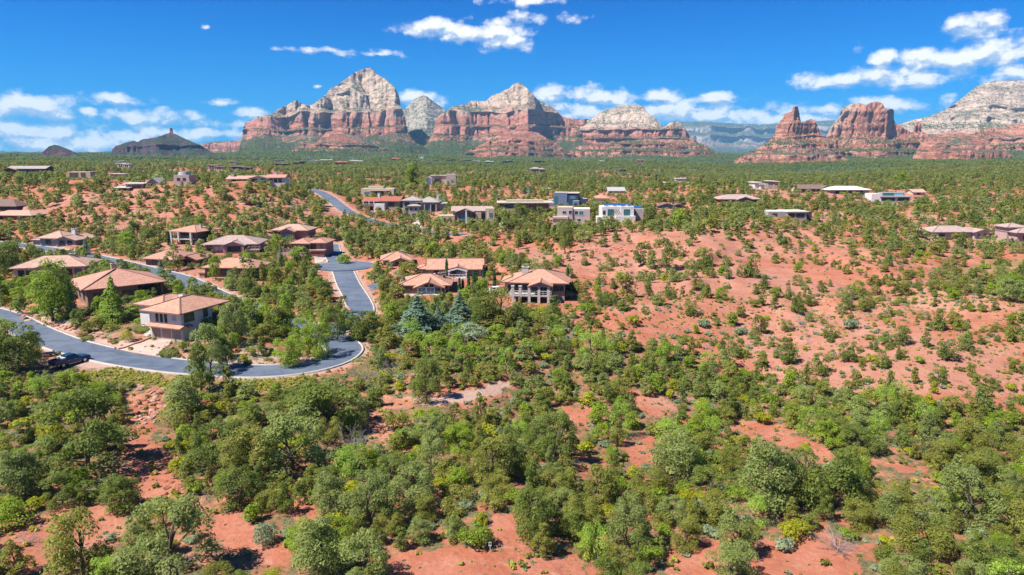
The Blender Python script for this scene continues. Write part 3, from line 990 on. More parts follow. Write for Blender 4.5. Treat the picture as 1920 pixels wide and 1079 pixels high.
# pale dome ridge to the right of it
mountain('mountain', [(1060, 284), (1085, 240), (1100, 226), (1115, 221), (1124, 211), (1146, 204), (1160, 200), (1177, 197), (1199, 197), (1208, 202), (1214, 212), (1222, 217), (1231, 224), (1240, 236), (1248, 238), (1256, 230), (1268, 227), (1276, 231),
                      (1284, 240), (1292, 254), (1306, 266), (1330, 286)], [(1060, 3300), (1130, 3160), (1200, 3120), (1260, 3100), (1330, 3250)],
         [(0, -45), (180, 10), (260, 36), (290, 46), (305, 78), (345, 86), (360, 122), (400, 132), (480, 175), (600, 240), (800, 330)], MT_C, 391, (46, 30, 12), (150, 60, 24), 5.5, 1.1, 1.0)
# red ledges at its foot
mountain('mountain', [(1040, 296), (1080, 276), (1120, 268), (1160, 266), (1200, 262), (1250, 262), (1290, 264), (1310, 268), (1335, 282), (1360, 294)], [(1040, 2850), (1200, 2760), (1360, 2850)],
         [(0, -45), (80, -4), (95, 14), (150, 22), (165, 40), (220, 50), (320, 90)], MT_R, 401, (20, 12, 6), (150, 60, 22), 5, 1.3, 0.9, trees=.3)
# spire butte
mountain('mountain', [(1380, 300), (1391, 293), (1415, 281), (1435, 271), (1448, 258), (1453, 250), (1456, 234), (1466, 224), (1472, 213), (1478, 211), (1484, 210), (1487, 201), (1491, 199), (1496, 200), (1499, 212), (1502, 230), (1507, 231), (1512, 227), (1520, 224),
                      (1528, 226), (1534, 238), (1539, 252), (1560, 264), (1590, 284), (1620, 298)], [(1380, 2320), (1450, 2250), (1490, 2200), (1512, 2240), (1560, 2270), (1620, 2320)],
         [(0, -45), (60, -8), (75, 8), (110, 14), (122, 34), (170, 46), (190, 66), (215, 72), (225, 110), (250, 125), (262, 170), (330, 240)], MT_S, 411, (16, 11, 6), (95, 42, 18), 4.0, 0.9, 0.9, trees=.4)
# coffee pot rock
mountain('mountain', [(1520, 292), (1545, 264), (1557, 240), (1566, 228), (1573, 219), (1577, 208), (1581, 202), (1597, 195), (1612, 194), (1624, 197), (1633, 192), (1645, 191), (1655, 194), (1659, 203), (1664, 207), (1672, 204), (1677, 208), (1675, 222), (1679, 232),
                      (1694, 240), (1720, 256), (1750, 276), (1780, 292)], [(1520, 2560), (1580, 2490), (1630, 2450), (1665, 2470), (1680, 2540), (1780, 2600)],
         [(0, -45), (70, 0), (85, 20), (150, 38), (165, 60), (200, 70), (212, 122), (232, 130), (242, 182), (300, 230), (420, 300)], MT_P, 421, (22, 13, 7), (110, 48, 20), 4.5, 1.0, 0.9, trees=.4)
# small standing pillar on the saddle
mountain('mountain', [(1700, 262), (1708, 248), (1714, 247), (1715, 234), (1718, 229), (1722, 228), (1727, 232), (1728, 246), (1736, 250), (1750, 262)], [(1700, 2560), (1750, 2560)], [(0, -45), (60, 40), (100, 70), (108, 90), (114, 130), (150, 170)], MT_S, 431, (5, 5, 4), (60, 30, 14), 4.0, 0.8, 0.5, trees=.4)
# pale rim on the right
mountain('mountain', [(1640, 262), (1683, 234), (1710, 226), (1741, 219), (1760, 211), (1776, 204), (1792, 193), (1807, 182), (1824, 168), (1834, 161), (1844, 157), (1865, 152), (1900, 151), (1940, 152), (2050, 150), (2200, 158), (2400, 190), (2600, 250)],
         [(1640, 3150), (1720, 3050), (1800, 2950), (1900, 2850), (2100, 2800), (2600, 2900)],
         [(0, -45), (260, 40), (330, 58), (345, 82), (400, 96), (415, 118), (500, 150), (515, 176), (600, 212), (615, 240), (690, 275), (760, 330), (1000, 480)], MT_D, 441, (34, 18, 8), (180, 70, 26), 6.0, 1.2, 0.9)
# red domes in front of it
mountain('mountain', [(1712, 292), (1726, 270), (1735, 262), (1748, 257), (1776, 250), (1800, 248), (1817, 250), (1835, 256), (1850, 264), (1870, 276), (1900, 292)], [(1712, 1960), (1800, 1900), (1900, 1960)],
         [(0, -45), (40, -2), (50, 12), (90, 18), (98, 30), (130, 38), (170, 58), (260, 90)], MT_S, 451, (13, 8, 4), (90, 40, 16), 3.5, 1.0, 0.7, trees=.4)
mountain('mountain', [(1800, 285), (1822, 252), (1850, 242), (1890, 236), (1930, 230), (2000, 226), (2120, 240), (2200, 285)], [(1800, 2350), (1920, 2280), (2200, 2300)],
         [(0, -45), (80, 10), (95, 28), (140, 36), (152, 56), (200, 66), (260, 100), (400, 150)], MT_S, 461, (16, 10, 5), (110, 46, 18), 4.5, 1.2, 0.8, trees=.4)
# dark hills on the left, cloud shade and blue haze put into their colour
mountain('mountain', [(200, 302), (207, 292), (210, 281), (216, 274), (232, 269), (242, 266), (250, 264), (258, 267), (265, 262), (280, 260), (292, 258), (305, 254), (313, 251), (317, 250), (317.8, 242), (319, 240), (323, 240), (324.4, 243), (325, 250), (337, 256),
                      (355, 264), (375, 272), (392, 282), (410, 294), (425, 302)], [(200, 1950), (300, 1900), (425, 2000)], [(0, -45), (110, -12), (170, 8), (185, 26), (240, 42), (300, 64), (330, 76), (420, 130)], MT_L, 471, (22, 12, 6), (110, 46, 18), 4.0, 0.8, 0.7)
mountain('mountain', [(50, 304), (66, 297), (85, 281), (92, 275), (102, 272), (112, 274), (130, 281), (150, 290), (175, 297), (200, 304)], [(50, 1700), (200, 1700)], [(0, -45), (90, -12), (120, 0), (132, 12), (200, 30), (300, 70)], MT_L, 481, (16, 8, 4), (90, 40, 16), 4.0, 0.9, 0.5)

# wooded saddle between the two massifs
mountain('mountain', [(725, 292), (742, 268), (757, 252), (775, 244), (792, 242), (810, 248), (828, 262), (845, 278), (860, 292)], [(725, 3300), (790, 3250), (860, 3300)], [(0, -45), (150, 10), (330, 70), (520, 140), (760, 260)], MT_V, 491, (30, 16, 8), (160, 60, 24), 6.0, 1.2, 0.8, trees=1.6)

# low red domes that join the buttes
mountain('mountain', [(1378, 300), (1395, 292), (1420, 284), (1450, 279), (1490, 276), (1530, 280), (1560, 287), (1595, 300)], [(1378, 2080), (1480, 2020), (1595, 2080)], [(0, -45), (50, -14), (60, 0), (100, 6), (110, 20), (150, 28), (220, 60)], MT_S, 501, (14, 9, 5), (110, 46, 18), 3.6, 1.0, 0.8, trees=.5)
mountain('mountain', [(1545, 299), (1568, 280), (1600, 270), (1640, 265), (1680, 261), (1720, 266), (1752, 278), (1790, 298)], [(1545, 2360), (1660, 2290), (1790, 2360)], [(0, -45), (60, -10), (72, 10), (115, 18), (126, 36), (170, 46), (260, 90)], MT_S, 511, (16, 10, 5), (110, 46, 18), 3.8, 1.1, 0.8, trees=.5)
# ------------------------------------------------------------------ mesh pieces
class MB:
    """collects boxes, prisms and polygons, then links them as one mesh object"""
    def __init__(self):
        self.v, self.f = [], []

    def poly(self, *pts):
        n = len(self.v)
        self.v += [tuple(p) for p in pts]
        self.f.append(tuple(range(n, n + len(pts))))

    def box(self, x0, x1, y0, y1, z0, z1):
        n = len(self.v)
        self.v += [(x0, y0, z0), (x1, y0, z0), (x1, y1, z0), (x0, y1, z0), (x0, y0, z1), (x1, y0, z1), (x1, y1, z1), (x0, y1, z1)]
        for q in ((0, 3, 2, 1), (4, 5, 6, 7), (0, 1, 5, 4), (1, 2, 6, 5), (2, 3, 7, 6), (3, 0, 4, 7)):
            self.f.append(tuple(n + i for i in q))

    def solid(self, bottom, top):
        """two rings of the same length joined by sides, with caps"""
        n, k = len(self.v), len(bottom)
        self.v += [tuple(p) for p in bottom] + [tuple(p) for p in top]
        self.f.append(tuple(n + i for i in range(k))[::-1])
        self.f.append(tuple(n + k + i for i in range(k)))
        for i in range(k):
            j = (i + 1) % k
            self.f.append((n + i, n + j, n + k + j, n + k + i))

    def bar(self, a, b, w, h=None):
        a, b = Vector(a), Vector(b)
        h = h or w
        d = (b - a).normalized()
        s = d.cross(Vector((0, 0, 1)))
        s = s.normalized() if s.length > 1e-4 else Vector((1, 0, 0))
        t = s.cross(d).normalized()
        s, t = s * w / 2, t * h / 2
        self.solid([a - s - t, a + s - t, a + s + t, a - s + t], [b - s - t, b + s - t, b + s + t, b - s + t])

    def tube(self, c, r0, r1, z0, z1, n=10, axis='z'):
        ring = [(math.cos(2 * math.pi * i / n), math.sin(2 * math.pi * i / n)) for i in range(n)]
        if axis == 'z':
            self.solid([(c[0] + r0 * a, c[1] + r0 * b, z0) for a, b in ring], [(c[0] + r1 * a, c[1] + r1 * b, z1) for a, b in ring])
        else:           # along y
            self.solid([(c[0] + r0 * a, z0, c[1] + r0 * b) for a, b in ring], [(c[0] + r1 * a, z1, c[1] + r1 * b) for a, b in ring])

    def build(self, name, mat, parent=None, loc=None):
        me = bpy.data.meshes.new(name)
        me.from_pydata(self.v, [], self.f)
        me.update()
        return link(name, me, mat, parent, loc)


_matcache = {}


def plain_mat(name, c, rough=0.85, var=0.12, scale=1.2, metal=0.0, spec=0.25):
    if name in _matcache:
        return _matcache[name]
    m, t, b = new_mat(name, rough, spec)
    pos = t.node('ShaderNodeTexCoord').outputs['Object']
    n1 = t.noise(pos, scale, 4.0, 0.6)
    n2 = t.noise(pos, scale * 9, 3.0, 0.7)
    f = t.mapr(t.math('ADD', t.math('MULTIPLY', n1, 0.65), t.math('MULTIPLY', n2, 0.35)), 0.35, 0.65)
    c = alb(c)
    t.put(b.inputs['Base Color'], t.mix(f, tuple(x * (1 - var) for x in c), tuple(min(1, x * (1 + var)) for x in c)))
    b.inputs['Metallic'].default_value = metal
    _matcache[name] = m
    return m


def tile_mat(name, c):
    """clay roof tiles: courses that step down the slope, each tile a little different"""
    if name in _matcache:
        return _matcache[name]
    m, t, b = new_mat(name, 0.85, 0.2)
    c = alb(c)
    pos = t.node('ShaderNodeTexCoord').outputs['Object']
    x, y, z = t.split(pos)
    course = t.math('FRACT', t.math('MULTIPLY', z, 8.0))
    vo = t.node('ShaderNodeTexVoronoi', feature='F1')
    t.put(vo.inputs['Vector'], t.vmath('MULTIPLY', pos, (2.6, 2.6, 8.0)))
    vo.inputs['Scale'].default_value = 1.0
    cell = t.split(vo.outputs['Color'])[0]
    big = t.noise(pos, 0.7, 4.0, 0.6)
    col = t.mix(cell, tuple(v * 0.80 for v in c), tuple(min(1, v * 1.16) for v in c))
    col = t.mix(t.mapr(big, 0.35, 0.7, 0.0, 0.45), col, (c[0] * 0.74, c[1] * 0.66, c[2] * 0.62))
    col = t.mix(t.mapr(course, 0.0, 0.22, 0.45, 0.0), col, tuple(v * 0.45 for v in c))
    t.put(b.inputs['Base Color'], col)
    bump(t, b, course, 0.05, 0.8)
    _matcache[name] = m
    return m


def glass_mat(name, c, rough=0.06):
    if name in _matcache:
        return _matcache[name]
    m, t, b = new_mat(name, rough, 0.8)
    pos = t.node('ShaderNodeTexCoord').outputs['Object']
    t.put(b.inputs['Base Color'], t.mix(t.noise(pos, 0.8, 2.0), tuple(v * 0.5 for v in c), c))
    _matcache[name] = m
    return m


T_SALMON = tile_mat('salmon_clay_tile', (0.60, 0.325, 0.225))
T_TAN = tile_mat('tan_clay_tile', (0.58, 0.375, 0.285))
T_PINK = tile_mat('pinkish_clay_tile', (0.57, 0.30, 0.22))
T_MAUVE = tile_mat('mauve_concrete_tile', (0.50, 0.37, 0.33))
T_RED = tile_mat('red_clay_tile', (0.44, 0.15, 0.105))
T_GREY = tile_mat('grey_concrete_tile', (0.44, 0.39, 0.36))
T_BROWN = tile_mat('brown_shingle', (0.25, 0.165, 0.135))
T_DARK = tile_mat('dark_shingle', (0.14, 0.13, 0.135))
F_BEIGE = plain_mat('beige_roofing', (0.58, 0.48, 0.37))
F_WHITE = plain_mat('white_roofing', (0.74, 0.70, 0.64))
F_GREY = plain_mat('grey_roofing', (0.42, 0.41, 0.40))
C_WHITE = plain_mat('white_stucco', (0.72, 0.68, 0.64))
C_BROWN = plain_mat('brown_stucco', (0.27, 0.17, 0.125))
C_CREAM = plain_mat('cream_stucco', (0.60, 0.50, 0.38))
C_PINK = plain_mat('rose_stucco', (0.42, 0.225, 0.19))
C_MAUVE = plain_mat('mauve_stucco', (0.50, 0.345, 0.31))
C_GREY = plain_mat('grey_stucco', (0.40, 0.37, 0.35))
C_TAUPE = plain_mat('taupe_stucco', (0.36, 0.29, 0.245))
C_TAN = plain_mat('tan_stucco', (0.52, 0.40, 0.28))
C_LILAC = plain_mat('pale_lilac_stucco', (0.54, 0.43, 0.40))
C_BLUE = plain_mat('slate_blue_stucco', (0.14, 0.20, 0.30))
C_DKBLUE = plain_mat('dark_navy_stucco', (0.04, 0.06, 0.11))
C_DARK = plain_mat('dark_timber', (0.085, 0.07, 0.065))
C_STONE = plain_mat('pale_stone', (0.56, 0.50, 0.45), scale=3.0, var=0.25)
C_WOOD = plain_mat('timber_trim', (0.22, 0.12, 0.085))
C_GDOOR = plain_mat('taupe_garage_door', (0.42, 0.31, 0.26))
C_GRED = plain_mat('brown_red_garage_door', (0.25, 0.09, 0.07))
G_DARK = glass_mat('dark_window_glass', (0.035, 0.05, 0.06))
G_TEAL = glass_mat('teal_window_glass', (0.05, 0.20, 0.22))
G_BLUE = glass_mat('blue_window_glass', (0.10, 0.22, 0.34))
C_FRAME = plain_mat('dark_bronze_frame', (0.09, 0.08, 0.075))
C_WFRAME = plain_mat('white_frame', (0.70, 0.68, 0.66))
G_SOLAR = glass_mat('solar_cell_blue', (0.045, 0.11, 0.30), 0.15)

HOUSE_CLEAR = []       # picture areas that stay open: (x0, y0, x1, y1, depth)


class House:
    """one house: an Empty at its front foot, with parts. x and z are given in photograph pixels at the house's depth (times self.s)."""
    def __init__(self, name, label, px, py, yaw=0.0, y0=30.0, cat='house', group='houses on the red hills', clear=None, x_off=0.0):
        self.o = at(px, py, y0)
        self.Y = self.o.y
        self.s = self.Y / FPX * 1.02
        a = math.atan2(-self.o.x, self.o.y)              # turn so that yaw 0 faces the camera's side of the valley
        self.yaw = R(yaw)
        self.root = empty(name, self.o, self.yaw, label, cat, group)
        self.w = []
        if clear:
            HOUSE_CLEAR.append((*clear, self.Y))

    # ---- walls and roofs
    def wing(self, x0, x1, z1, dep, y0=0.0, z0=-2.0, wall=None, roof='hip', rmat=None, over=0.7, pitch=0.36, axis=None, para=0.4, metres=False, label=None, rlabel=None):
        k = 1.0 if metres else self.s
        X0, X1, Z1 = x0 * k, x1 * k, z1 * k
        Y0, Y1 = y0, y0 + dep
        Z0 = z0 if z0 < 0 else z0 * k
        m = MB()
        w, d = X1 - X0, Y1 - Y0
        if roof == 'gable':
            axis = axis or ('x' if w > d else 'y')
            m.box(X0, X1, Y0, Y1, Z0, Z1)
            half = (d if axis == 'x' else w) / 2
            hh = half * pitch
            if axis == 'x':
                ym = (Y0 + Y1) / 2
                for xx, fl in ((X0, 1), (X1, -1)):
                    p = [(xx, Y0, Z1), (xx, ym, Z1 + hh), (xx, Y1, Z1)]
                    m.poly(*(p if fl > 0 else p[::-1]))
            else:
                xm = (X0 + X1) / 2
                for yy, fl in ((Y0, 1), (Y1, -1)):
                    p = [(X0, yy, Z1), (X1, yy, Z1), (xm, yy, Z1 + hh)]
                    m.poly(*(p if fl > 0 else p[::-1]))
        else:
            m.box(X0, X1, Y0, Y1, Z0, Z1 + (para if roof == 'flat' else 0.0))
        wo = m.build('wall', wall, self.root)
        if label:
            wo['label'] = label
        r = MB()
        a0, a1, b0, b1 = X0 - over, X1 + over, Y0 - over, Y1 + over
        th = 0.22
        if roof == 'hip':
            ww, dd = a1 - a0, b1 - b0
            hh = min(ww, dd) / 2 * pitch
            q = min(ww, dd) / 2
            zt = Z1 + 0.02
            if ww >= dd:
                A, B = (a0 + q, (b0 + b1) / 2, zt + th + hh), (a1 - q, (b0 + b1) / 2, zt + th + hh)
            else:
                A, B = ((a0 + a1) / 2, b0 + q, zt + th + hh), ((a0 + a1) / 2, b1 - q, zt + th + hh)
            c0 = [(a0, b0), (a1, b0), (a1, b1), (a0, b1)]
            lo = [(x, y, zt) for x, y in c0]
            hi = [(x, y, zt + th) for x, y in c0]
            r.poly(*lo[::-1])
            for i in range(4):
                j = (i + 1) % 4
                r.poly(lo[i], lo[j], hi[j], hi[i])
            if ww >= dd:
                r.poly(hi[0], hi[1], B, A)
                r.poly(hi[1], hi[2], B)
                r.poly(hi[2], hi[3], A, B)
                r.poly(hi[3], hi[0], A)
            else:
                r.poly(hi[0], hi[1], A)
                r.poly(hi[1], hi[2], B, A)
                r.poly(hi[2], hi[3], B)
                r.poly(hi[3], hi[0], A, B)
            caps = [(hi[0], A), (hi[3], A), (hi[1], A if ww < dd else B), (hi[2], B), (A, B)]
            if ww < dd:
                caps = [(hi[0], A), (hi[1], A), (hi[2], B), (hi[3], B), (A, B)]
        elif roof == 'gable':
            half = (d if axis == 'x' else w) / 2
            hh = (half + over) * pitch
            zt = Z1 - over * pitch + 0.04
            if axis == 'x':
                ym = (Y0 + Y1) / 2
                prof = [(b0, zt), (ym, zt + hh), (b1, zt), (b1, zt + th), (ym, zt + hh + th), (b0, zt + th)]
                r.solid([(a0, y, z) for y, z in prof], [(a1, y, z) for y, z in prof])
                caps = [((a0, ym, zt + hh + th), (a1, ym, zt + hh + th))]
            else:
                xm = (X0 + X1) / 2
                prof = [(a0, zt), (xm, zt + hh), (a1, zt), (a1, zt + th), (xm, zt + hh + th), (a0, zt + th)]
                r.solid([(x, b0, z) for x, z in prof][::-1], [(x, b1, z) for x, z in prof][::-1])
                caps = [((xm, b0, zt + hh + th), (xm, b1, zt + hh + th))]
        elif roof == 'slab':
            r.box(a0, a1, b0, b1, Z1 + 0.01, Z1 + 0.34)
            caps = []
        elif roof == 'none':
            self.w.append((X0, X1, Y0, Y1, Z0, Z1))
            return self
        else:       # flat roof sunk behind a parapet
            r.box(X0 + 0.25, X1 - 0.25, Y0 + 0.25, Y1 - 0.25, Z1 + para - 0.25, Z1 + para + 0.012)
            caps = []
        ro = r.build('roof', rmat, self.root)
        if rlabel:
            ro['label'] = rlabel
        if caps and self.Y < 260:
            for p, q in caps:
                c = MB()
                c.bar(Vector(p) + Vector((0, 0, .03)), Vector(q) + Vector((0, 0, .03)), 0.22, 0.12)
                c.build('ridge_cap', C_RIDGE, ro)
        self.w.append((X0, X1, Y0, Y1, Z0, Z1))
        return self

    # ---- openings; f: front, r: right end, l: left end of wing i. c, z, w, h in pixels
    def win(self, i, f, c, z, w, h, pane=None, frame=None, name='window', mull=0):
        X0, X1, Y0, Y1, Z0, Z1 = self.w[i]
        k = self.s
        c, z, w, h = c * k, z * k, w * k, h * k
        fr, pn = MB(), MB()
        t = max(0.07, min(0.14, w * 0.08))
        fr.box(-w / 2 - t, w / 2 + t, -0.07, 0.0, z + h, z + h + t)
        fr.box(-w / 2 - t, w / 2 + t, -0.10, 0.0, z - t, z)
        fr.box(-w / 2 - t, -w / 2, -0.07, 0.0, z, z + h)
        fr.box(w / 2, w / 2 + t, -0.07, 0.0, z, z + h)
        for q in range(1, mull + 1):
            xx = -w / 2 + w * q / (mull + 1)
            fr.box(xx - 0.04, xx + 0.04, -0.06, 0.0, z, z + h)
        pn.box(-w / 2, w / 2, -0.03, 0.005, z, z + h)
        fo = fr.build(name, frame or C_FRAME, self.root)
        if f == 'f':
            fo.location = (c, Y0 - 0.004, 0)
        elif f == 'r':
            fo.location = (X1 + 0.004, Y0 + c, 0)
            fo.rotation_euler = (0, 0, R(90))
        else:
            fo.location = (X0 - 0.004, Y0 + c, 0)
            fo.rotation_euler = (0, 0, R(-90))
        pn.build('pane', pane or G_DARK, fo)
        return self

    def wins(self, i, f, n, z, w, h, pane=None, frame=None, mull=0, name='window', margin=0.12):
        X0, X1, Y0, Y1, Z0, Z1 = self.w[i]
        a, b = (X0, X1) if f == 'f' else (0, Y1 - Y0)
        L = b - a
        for q in range(n):
            c = a + L * (margin + (1 - 2 * margin) * ((q + 0.5) / n))
            self.win(i, f, c / self.s, z, w, h, pane, frame, name, mull)
        return self

    def garage(self, i, c, w, h, mat, z=0.0):
        X0, X1, Y0, Y1, Z0, Z1 = self.w[i]
        k = self.s
        m = MB()
        c, w, h = c * k, w * k, h * k
        n = 4
        for q in range(n):
            m.box(c - w / 2, c + w / 2, Y0 - 0.05, Y0 - 0.004, z * k + 0.02 + h * q / n, z * k + h * (q + 1) / n - 0.03)
        m.build('garage_door', mat, self.root)
        return self

    def box(self, name, x0, x1, y0, y1, z0, z1, mat, metres=False):
        k = 1.0 if metres else self.s
        m = MB()
        m.box(x0 * k, x1 * k, y0, y1, z0 * k, z1 * k)
        return m.build(name, mat, self.root)

    def cols(self, xs, y, z0, z1, w=0.4, mat=None, round_=False):
        for x in xs:
            m = MB()
            X = x * self.s
            if round_:
                m.tube((X, y), w / 2, w / 2 * .9, z0 * self.s, z1 * self.s)
            else:
                m.box(X - w / 2, X + w / 2, y - w / 2, y + w / 2, z0 * self.s, z1 * self.s)
                m.box(X - w / 2 - .07, X + w / 2 + .07, y - w / 2 - .07, y + w / 2 + .07, z1 * self.s - 0.25, z1 * self.s - .02)
            m.build('column', mat or C_STONE, self.root)
        return self

    def deck(self, x0, x1, y0, y1, z, mat, rail=None, th=0.3, rail_sides='flr'):
        k = self.s
        d = MB()
        d.box(x0 * k, x1 * k, y0, y1, z * k - th, z * k)
        do = d.build('deck', mat, self.root)
        if rail:
            r = MB()
            zz = z * k
            segs = []
            if 'f' in rail_sides:
                segs.append(((x0 * k, y0 + .06), (x1 * k, y0 + .06)))
            if 'l' in rail_sides:
                segs.append(((x0 * k + .06, y0), (x0 * k + .06, y1)))
            if 'r' in rail_sides:
                segs.append(((x1 * k - .06, y0), (x1 * k - .06, y1)))
            for (p, q) in segs:
                r.bar((p[0], p[1], zz + 1.0), (q[0], q[1], zz + 1.0), 0.09)
                r.bar((p[0], p[1], zz + 0.5), (q[0], q[1], zz + 0.5), 0.05)
                L = math.hypot(q[0] - p[0], q[1] - p[1])
                n = max(2, int(L / 0.9))
                for j in range(n + 1):
                    xx, yy = p[0] + (q[0] - p[0]) * j / n, p[1] + (q[1] - p[1]) * j / n
                    r.box(xx - .04, xx + .04, yy - .04, yy + .04, zz, zz + 1.0)
            r.build('railing', rail, do)
        return self

    def chimney(self, x, y, z0, z1, w=1.0, d=0.8, mat=None):
        k = self.s
        m = MB()
        X = x * k
        m.box(X - w / 2, X + w / 2, y - d / 2, y + d / 2, z0 * k, z1 * k)
        m.box(X - w / 2 - .1, X + w / 2 + .1, y - d / 2 - .1, y + d / 2 + .1, z1 * k, z1 * k + 0.18)
        c = m.build('chimney', mat or C_STONE, self.root)
        p = MB()
        p.box(X - w * .25, X + w * .25, y - d * .25, y + d * .25, z1 * k + .18, z1 * k + .42)
        p.build('chimney_pot', C_FRAME, c)
        return self

    def vent(self, x, y, z):
        m = MB()
        m.box(x * self.s - .3, x * self.s + .3, y - .35, y + .35, z * self.s - .1, z * self.s + .16)
        v = m.build('skylight', C_WFRAME, self.root)
        return self

    def door(self, i, c, w, h, mat=None, z=0.0):
        X0, X1, Y0, Y1, Z0, Z1 = self.w[i]
        m = MB()
        k = self.s
        m.box(c * k - w * k / 2, c * k + w * k / 2, Y0 - 0.06, Y0 - .003, z * k, (z + h) * k)
        m.build('door', mat or C_WOOD, self.root)
        return self


C_RIDGE = plain_mat('ridge_tile', (0.30, 0.155, 0.11))

# ------------------------------------------------------------------ the houses, nearest first
# white two-storey house over a three-bay garage, beside the drive
h = House('stucco_house', 'white two storey house with salmon tile roof over a triple garage and pink drive', 284, 632, -20, clear=(250, 556, 424, 626))
s_ = h.s
h.wing(0, 7.6, 5.1, 7.6, wall=C_WHITE, roof='none', rmat=T_SALMON, metres=True, para=0.0)
h.wing(-6.2, 0.0, 5.1, 8.0, 3.4, 1.2, C_WHITE, 'hip', T_SALMON, 0.9, 0.30, metres=True)
m = MB()
m.box(-6.2, 0.0, 3.5, 11.3, -1.0, 1.25)
m.build('wall', C_WHITE, h.root)
# main roof spans the garage block and the deck behind it
r_ = MB()
a0, a1, b0, b1, zt = -1.2, 8.8, -1.2, 11.6, 5.13
A, B = ((a0 + a1) / 2, b0 + 5.0, zt + .22 + 1.75), ((a0 + a1) / 2, b1 - 5.0, zt + .22 + 1.75)
lo = [(a0, b0, zt), (a1, b0, zt), (a1, b1, zt), (a0, b1, zt)]
hi = [(x, y, zt + .22) for x, y, _ in lo]
r_.poly(*lo[::-1])
for i in range(4):
    r_.poly(lo[i], lo[(i + 1) % 4], hi[(i + 1) % 4], hi[i])
r_.poly(hi[0], hi[1], A); r_.poly(hi[1], hi[2], B, A); r_.poly(hi[2], hi[3], B); r_.poly(hi[3], hi[0], A, B)
ro = r_.build('roof', T_SALMON, h.root)
for p, q in ((hi[0], A), (hi[1], A), (hi[2], B), (hi[3], B), (A, B)):
    c = MB(); c.bar(Vector(p) + Vector((0, 0, .04)), Vector(q) + Vector((0, 0, .04)), .24, .14); c.build('ridge_cap', C_RIDGE, ro)
for (x, y) in ((2.2, 4.6), (0.6, 7.5)):
    c = MB(); c.solid([(x - .5, y - .4, 6.3 - .25 * (3.8 - x) * 0 + .0), (x + .5, y - .4, 6.3), (x + .5, y + .4, 6.3), (x - .5, y + .4, 6.3)], [(x - .5, y - .4, 6.75), (x + .5, y - .4, 6.98), (x + .5, y + .4, 6.98), (x - .5, y + .4, 6.75)])
    c.build('skylight', C_WFRAME, h.root)
for x in (1.35, 3.8, 6.25):
    g = MB()
    for q in range(4):
        g.box(x - 1.05, x + 1.05, -0.06, -0.005, 0.03 + .52 * q, 0.50 + .52 * q)
    g.build('garage_door', C_GDOOR, h.root)
g = MB()
g.solid([(-.25, -1.15, 2.30), (8.3, -1.15, 2.30), (8.3, -.002, 2.55), (-.25, -.002, 2.55)], [(-.25, -1.15, 2.48), (8.3, -1.15, 2.48), (8.3, -.002, 2.85), (-.25, -.002, 2.85)])
g.build('porch_roof', T_SALMON, h.root)
g = MB()
g.solid([(7.604, 0.0, 2.55), (8.6, 0.0, 2.3), (8.6, 1.9, 2.3), (7.604, 1.9, 2.55)], [(7.604, 0.0, 2.85), (8.6, 0.0, 2.48), (8.6, 1.9, 2.48), (7.604, 1.9, 2.85)])
g.build('porch_roof', T_SALMON, h.root)
for x in (1.9, 2.95, 4.0):
    h.win(0, 'f', x / s_, 3.15 / s_, 0.5 / s_, 1.45 / s_)
h.win(0, 'r', 1.9 / s_, 3.3 / s_, 2.1 / s_, 1.35 / s_, mull=2)
h.win(0, 'r', 5.9 / s_, 3.3 / s_, 1.0 / s_, 1.45 / s_)
for x in (-3.2, -1.9):
    h.win(1, 'f', x / s_, 3.3 / s_, 0.65 / s_, 1.15 / s_)
rg = MB()
for q in range(14):
    a_, b_2 = 2 * math.pi * q / 14, 2 * math.pi * (q + 1) / 14
    rg.bar((6.0 + .3 * math.cos(a_), -.05, 4.05 + .38 * math.sin(a_)), (6.0 + .3 * math.cos(b_2), -.05, 4.05 + .38 * math.sin(b_2)), .09, .06)
rg.build('wall_medallion', C_GDOOR, h.root)
h.deck(0.6 / s_, 11.2 / s_, 7.65, 10.6, 2.75 / s_, C_DARK, C_FRAME, rail_sides='fr')
h.cols([0.9 / s_, 7.3 / s_, 10.9 / s_], 10.3, 0.0, 5.1 / s_, 0.35, C_WOOD)

# brown house with the great hip roof and the corner porch
h = House('porch_house', 'large brown house with wide salmon hip roof and shaded corner porch behind the conical spruce', 166, 575, 41, clear=(140, 505, 303, 552))
s_ = h.s
h.wing(0, 9.5, 3.7, 15.0, wall=C_BROWN, roof='none', rmat=T_PINK, metres=True, para=0.0)
h.wing(9.5, 15.0, 3.7, 8.0, 6.0, wall=C_BROWN, roof='none', rmat=T_PINK, metres=True, para=0.0)
r_ = MB()
a0, a1, b0, b1, zt = -1.2, 16.4, -1.2, 16.0, 3.72
A, B = (a0 + 8.6, 7.2, zt + 3.15), (a1 - 8.6, 7.6, zt + 3.15)
lo = [(a0, b0, zt), (a1, b0, zt), (a1, b1, zt), (a0, b1, zt)]
hi = [(x, y, zt + .22) for x, y, _ in lo]
r_.poly(*lo[::-1])
for i in range(4):
    r_.poly(lo[i], lo[(i + 1) % 4], hi[(i + 1) % 4], hi[i])
r_.poly(hi[0], hi[1], B, A); r_.poly(hi[1], hi[2], B); r_.poly(hi[2], hi[3], A, B); r_.poly(hi[3], hi[0], A)
ro = r_.build('roof', T_PINK, h.root)
for p, q in ((hi[0], A), (hi[1], B), (hi[2], B), (hi[3], A)):
    c = MB(); c.bar(Vector(p) + Vector((0, 0, .04)), Vector(q) + Vector((0, 0, .04)), .26, .14); c.build('ridge_cap', C_RIDGE, ro)
h.deck(9.5 / s_, 15.6 / s_, 0.0, 6.0, 0.5 / s_, C_BROWN, C_WOOD, th=0.9)
h.cols([9.9 / s_, 15.3 / s_], 0.3, 0.5 / s_, 3.7 / s_, 0.55, C_BROWN)
h.cols([15.3 / s_], 5.6, 0.5 / s_, 3.7 / s_, 0.55, C_BROWN)
